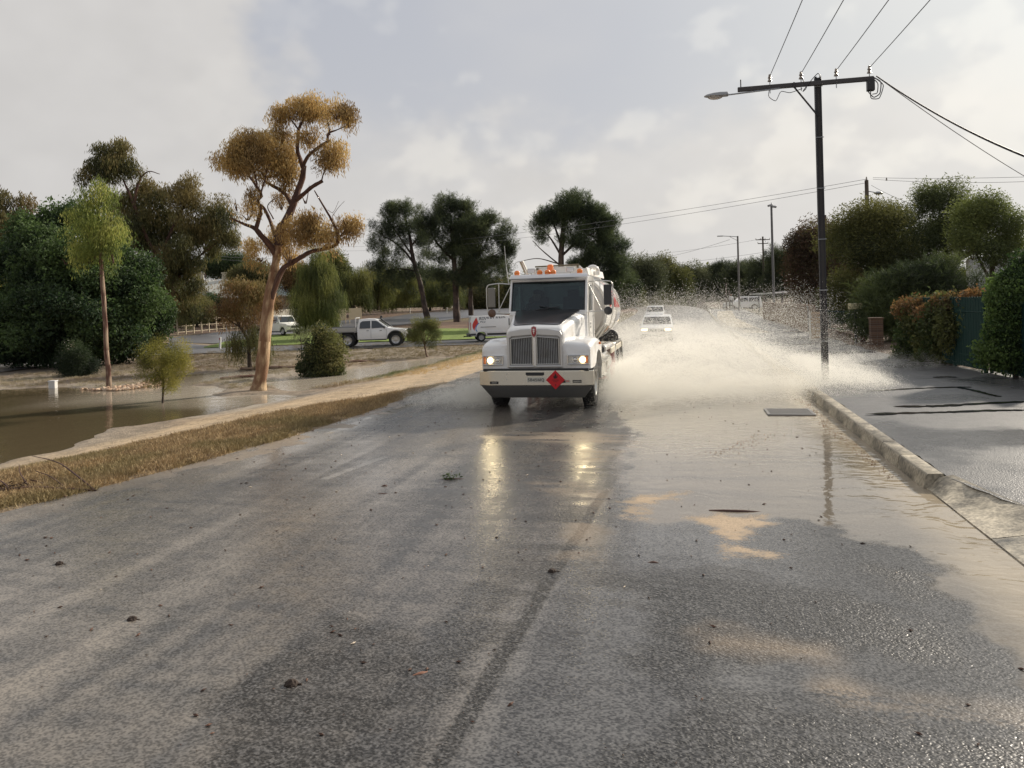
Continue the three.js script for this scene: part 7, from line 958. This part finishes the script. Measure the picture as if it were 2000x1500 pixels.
// ---------------------------------------------------------------- storm litter on the road
{
  const stick = mat([0.07, 0.03, 0.02], .7), stick2 = mat([0.22, 0.10, 0.06], .7), coneM = mat([0.03, 0.018, 0.012], .85), leafB = mat([.30, .16, .08], .7), pale = mat([.6, .56, .48], .7);
  const r = rng(123), lift = (p, y) => p.clone().setY(p.y + y);
  const twig = (label, a, b, rad, m = stick, bend = .15) => { const A = gp(...a), B = gp(...b), d = B.clone().sub(A); const mid = d.clone().multiplyScalar(.5).add(V3(-d.z, 0, d.x).multiplyScalar(bend * (r() - .5))); return solo('stick', label, 'stick', limb([V3(0, rad, 0), mid.setY(rad * 1.5 + .004), d.clone().setY(d.y + rad)], [rad * .9, rad, rad * .6], 7, a[0]), m, A); };
  twig('reddish brown bark stick on the road left of the rough seam', [797, 1331], [848, 1318], .016, stick2); twig('dark stick lying on the wet road right of the seam', [1262, 1106], [1293, 1107], .017); twig('thin dark stick on the road left of the headlight reflection', [731, 970], [766, 969], .016); twig('short dark stick on the road above the thin one', [745, 955], [758, 954], .02); twig('short twig on the left lane near the verge', [1020 - 730, 1262], [325, 1260], .006); twig('long dark stick beached on the larger sand patch', [1385, 1003], [1492, 1005], .022); twig('twig lying on the left lane far from the seam', [222, 981], [280, 972], .012); twig('curved twig in the middle of the left lane', [830, 1070], [848, 1062], .006);
  twig('short reddish twig in the left lane beside two crumbs', [460, 1028], [476, 1026], .01); twig('small dark twig near the middle of the left lane', [402, 1130], [414, 1128], .010);
  const cone = (label, px, py, s) => { const p = gp(px, py), C = thing('gum_nut', label, 'gum nut', lift(p, s * .8)); const g = new THREE.IcosahedronGeometry(s, 3), q = g.attributes.position; for (let i = 0; i < q.count; i++) { const v = V3(q.getX(i), q.getY(i), q.getZ(i)), k = .85 + .3 * vn(Math.atan2(v.z, v.x) * 3 + 9, v.y / s * 4 + px); q.setXYZ(i, v.x * k * 1.1, v.y * k * .9, v.z * k); } g.computeVertexNormals(); part('shell', clean(g), coneM, C); part('stalk', bar([s * .7, .1 * s, 0], [s * 1.7, .2 * s, s * .2], s * .16, 6), coneM, C); };
  cone('largest dark round nut in the lower left lane', 569, 1348, .040); cone('dark nut with crumbs in the left lane', 258, 1219, .036); cone('dark nut at the left side of the road', 116, 1109, .036); cone('dark nut sitting on the rough seam', 1079, 1124, .036); cone('small dark nut near the bottom middle', 466, 1383, .018); cone('dark nut at the right of the rough patch', 1861, 1181, .022); cone('tiny dark nut right of the seam', 1056, 1226, .018); cone('dark nut near the right gutter', 1889, 1326, .018); cone('dark crumb pair right of the left lane centre', 672, 1160, .022);
  // broken leafy twig
  const b = gp(882, 940), LT = thing('leafy_twig', 'broken leafy green twig lying on the wet road ahead of the tanker', 'twig', b); part('stem', [limb([V3(-.22, .02, 0), V3(0, .04, .03), V3(.25, .02, .02), V3(.34, .01, .08)], [.008, .01, .007, .004], 6, 3), limb([V3(0, .04, .03), V3(-.1, .03, .1), V3(-.3, .01, .12)], [.007, .005, .003], 6, 4)], stick, LT);
  { const q = rng(9), lv = bundle(46, 55, (k) => [V3((k() - .5) * .22, .02 + .07 * k(), (k() - .5) * .16), V3((k() - .5) * 2, .4 * k(), (k() - .5) * 2), .05 + .03 * k(), .022, dirRand(k), .004]); part('leaves', clean(lv), mat([.05, .08, .02], .7), LT); }
  // fallen branch on the verge
  const f = gp(60, 958), FB = thing('fallen_branch', 'dark forked branch fallen across the grass verge at the left', 'branch', f), L = (pts) => pts.map(([x, y, h]) => gp(x, y).sub(f).add(V3(0, h, 0)));
  part('stem', limb(L([[-40, 966, .05], [20, 966, .06], [60, 962, .06], [120, 962, .05], [188, 963, .04]]), [.035, .034, .03, .022, .012], 8, 2), stick, FB); for (const g of [limb(L([[186, 963, .04], [150, 945, .12], [112, 928, .20], [64, 915, .22]]), [.012, .012, .01, .006], 6, 3), limb(L([[130, 961, .05], [100, 945, .1], [70, 938, .14]]), [.012, .009, .005], 6, 4), limb(L([[100, 962, .05], [80, 952, .07], [60, 951, .1]]), [.012, .01, .007], 6, 5), limb(L([[60, 962, .05], [40, 940, .12], [38, 932, .2]]), [.012, .008, .005], 6, 6), limb(L([[20, 966, .06], [5, 958, .12], [-20, 952, .16]]), [.014, .01, .005], 6, 7)]) part('twig', g, stick, FB); part('leaf_clump', clean(bundle(90, 56, (k) => [L([[30, 964, .05]])[0].add(V3((k() - .5) * .5, .08 * k(), (k() - .5) * .25)), V3((k() - .5) * 2, .5 * k(), (k() - .5) * 2), .06 + .04 * k(), .02, dirRand(k), .004])), mat([.06, .035, .02], .8), FB);
  // countless crumbs of bark and leaf
  const crumb = new THREE.OctahedronGeometry(.5, 0).scale(1, .28, .42), im = new THREE.InstancedMesh(crumb, mat([1, 1, 1], .8), 3400); let n = 0;
  for (let t = 0; t < 3000; t++) { const s = 3 + 15 * Math.pow(r(), 1.1), tt = -8 + 10 * r(), dense = tt < -1 ? .6 : .35; if (r() > dense || tt < edgeL(s)) continue; const p = RT(s, tt, .006), k = .012 + .05 * Math.pow(r(), 4); E4.set(0, r() * 6.28, (r() - .5) * .5); M4.compose(p, Q4.setFromEuler(E4), V3(k, k, k)); im.setMatrixAt(n, M4); im.setColorAt(n, r() < .06 ? COL(.6, .5, .38) : COL(...mix3([.03, .016, .010], [.11, .05, .03], r()))); n++; }
  for (let t = 0; t < 700; t++) { const s = 6 + 16 * r(), tt = -7 - 5.4 * r(); if (tt > edgeL(s) || tt < poly1(s, VERGE_T) - .6) continue; const [x, z] = W2(s, tt), k = .03 + .06 * r() * r(); E4.set(r() * .6, r() * 6.28, (r() - .5) * .7); M4.compose(V3(x, H(x, z) + .03, z), Q4.setFromEuler(E4), V3(k, k, k)); im.setMatrixAt(n, M4); im.setColorAt(n++, COL(...mix3([.03, .018, .010], [.16, .09, .05], r()))); }
  // leaf line washed along the gutter and on the sheet of water
  const line = (s0, s1, tf, w, m) => { for (let i = 0; i < m; i++) { const s = lerp(s0, s1, r()), tt = tf(s) + (r() + r() - 1) * w, p = RT(s, tt, .008), k = .016 + .022 * r(); if (n >= 3399) return; E4.set(0, r() * 6.28, (r() - .5) * .8); M4.compose(p, Q4.setFromEuler(E4), V3(k, k, k)); im.setMatrixAt(n, M4); im.setColorAt(n, COL(...mix3([.10, .045, .022], [.26, .12, .05], r()))); n++; } };
  line(10.5, 18.6, (s) => 2.44 - .05 * Math.sin(s), .13, 280); line(11.8, 13.8, (s) => .45 + (s - 12) * .5, .35, 110);
  im.count = n; im.name = 'leaf_litter'; im.userData = { kind: 'stuff', label: 'scattered brown leaves and bark crumbs over the wet road', category: 'litter' }; scene.add(im);
}
// ---------------------------------------------------------------- spray: very many small drops thrown up by the wheels
{
  const r = rng(2024), g3 = () => (r() + r() + r() + r() - 2) * 1.0;
  const oct = new THREE.OctahedronGeometry(1, 0).attributes.position.array, puff = (n, spread, r0, r1, seed) => { const q = rng(seed), pos = new Float32Array(n * 72); for (let i = 0; i < n; i++) { const c = dirRand(q).multiplyScalar(spread * Math.pow(q(), .6)), k = r0 + (r1 - r0) * q() * q(); for (let j = 0; j < 72; j += 3) { pos[i * 72 + j] = oct[j] * k + c.x; pos[i * 72 + j + 1] = oct[j + 1] * k + c.y; pos[i * 72 + j + 2] = oct[j + 2] * k + c.z; } } const g = new THREE.BufferGeometry(); g.setAttribute('position', new THREE.BufferAttribute(pos, 3)); g.computeVertexNormals(); return g; };
  const dropMat = new THREE.MeshPhysicalMaterial({ color: COL(1, .99, .955), roughness: 1, transmission: .95, thickness: 0, side: THREE.DoubleSide });
  const cloud = (name, label, geo, list, st = true) => { const im = new THREE.InstancedMesh(geo, dropMat, list.length); list.forEach(([s, t, y, k], i) => { const long = r() < .55 && st; if (long) { const dir = RT(-.25 + .3 * (r() - .5), 1, .55 - (t + 1.9) * .2 + .35 * (r() - .5)).normalize(); Q4.setFromUnitVectors(V3(1, 0, 0), t < -3.2 ? dir.multiply(V3(-1, 1, -1)) : dir); } else Q4.setFromEuler(E4.set(r() * 6.28, r() * 6.28, r() * 6.28)); M4.compose(RT(s, t, Math.max(y, .02) + rise(s)), Q4, long ? V3(k * 2.2, k * .55, k * .55) : V3(k, k, k)); im.setMatrixAt(i, M4); }); im.name = name; im.userData = { kind: 'stuff', label, category: 'spray' }; scene.add(im); };
  const fine = [], mist = [], N = 4600;
  for (let i = 0; i < N; i++) { // the great sheet to the kerb side
    const w = 6.6 * Math.pow(r(), 1.4), s = 18.3 + w * .25 + g3() * 1.6 + 3.2 * r() * r(), hm = .40 + 1.15 * Math.exp(-(((w - 2.4) / 2.3) ** 2)) * (0.7 + .6 * fbm(w * 1.3 + 4, s * .8, 3)), y = hm * Math.pow(r(), 2.3);
    mist.push([s, -1.85 + w, y, .9 + .5 * r()]);
  }
  for (let i = 0; i < 1500; i++) { const w = 2.4 * r() * r(), s = 17.0 + g3() * .7 + 1.6 * r(), y = (.15 + .6 * Math.exp(-w)) * Math.pow(r(), 1.4); mist.push([s, -4.4 - w, y, .7 + .4 * r()]); }   // low spray on the other side
  for (let i = 0; i < 700; i++) { const s = 16.9 + 7 * r(), y = .5 * r() * r(); mist.push([s, -3.9 + 1.9 * r(), y, .7]); }                                   // under the truck
  for (let i = 0; i < 1300; i++) { const k = r(), s = 24 + 34 * k, y = (1.25 - .5 * k) * Math.pow(r(), 1.1); mist.push([s, -4 + 6.5 * r() + g3() * .7, y, 1.5 + .8 * r()]); }   // trailing wake
  for (let i = 0; i < 800; i++) { const s = 23 + 4.5 * r(), t = 3.4 + 4.2 * r() * r(), y = .3 * r() * r(); mist.push([s, t, y + .2, .9]); }                            // rolling over the footpath
  for (let i = 0; i < 900; i++) { const w = 5.5 * r(), s = 20 + 5 * r() + g3(), y = 2.3 * r(); fine.push([s, -1.9 + w, y, 1.6 + r()]); }
  for (let i = 0; i < 340; i++) fine.push([25 + 30 * r(), -4 + 6 * r(), 2.4 * r(), 2.2 + r()]);
  cloud('water_mist', 'thin pale mist hanging above the road behind the tanker', puff(90, .3, .0016, .0034, 9), fine, false);
  cloud('water_spray', 'great cream sheet of muddy water spray thrown by the tanker wheels to the kerb', puff(230, .26, .0018, .0046, 5), mist);
  const drops = [];
  for (let i = 0; i < 480; i++) { const w = 1.6 + 4.8 * r(), s = 20 + 5 * r() + g3(), y = .2 + (2.0 * Math.exp(-(((w - 3.5) / 3.0) ** 2))) * Math.pow(r(), .8); drops.push([s, -1.85 + w, y, .8 + r()]); }
  for (let i = 0; i < 260; i++) { const w = .9 * r(), y = 1.0 * r(); drops.push([16.8 + 1.6 * r(), -1.8 + w, y, .6]); }
  cloud('water_drops', 'separate larger water drops flung up around the edge of the spray', puff(90, .38, .0015, .0042, 6), drops);
}
renderer.render(scene, camera);
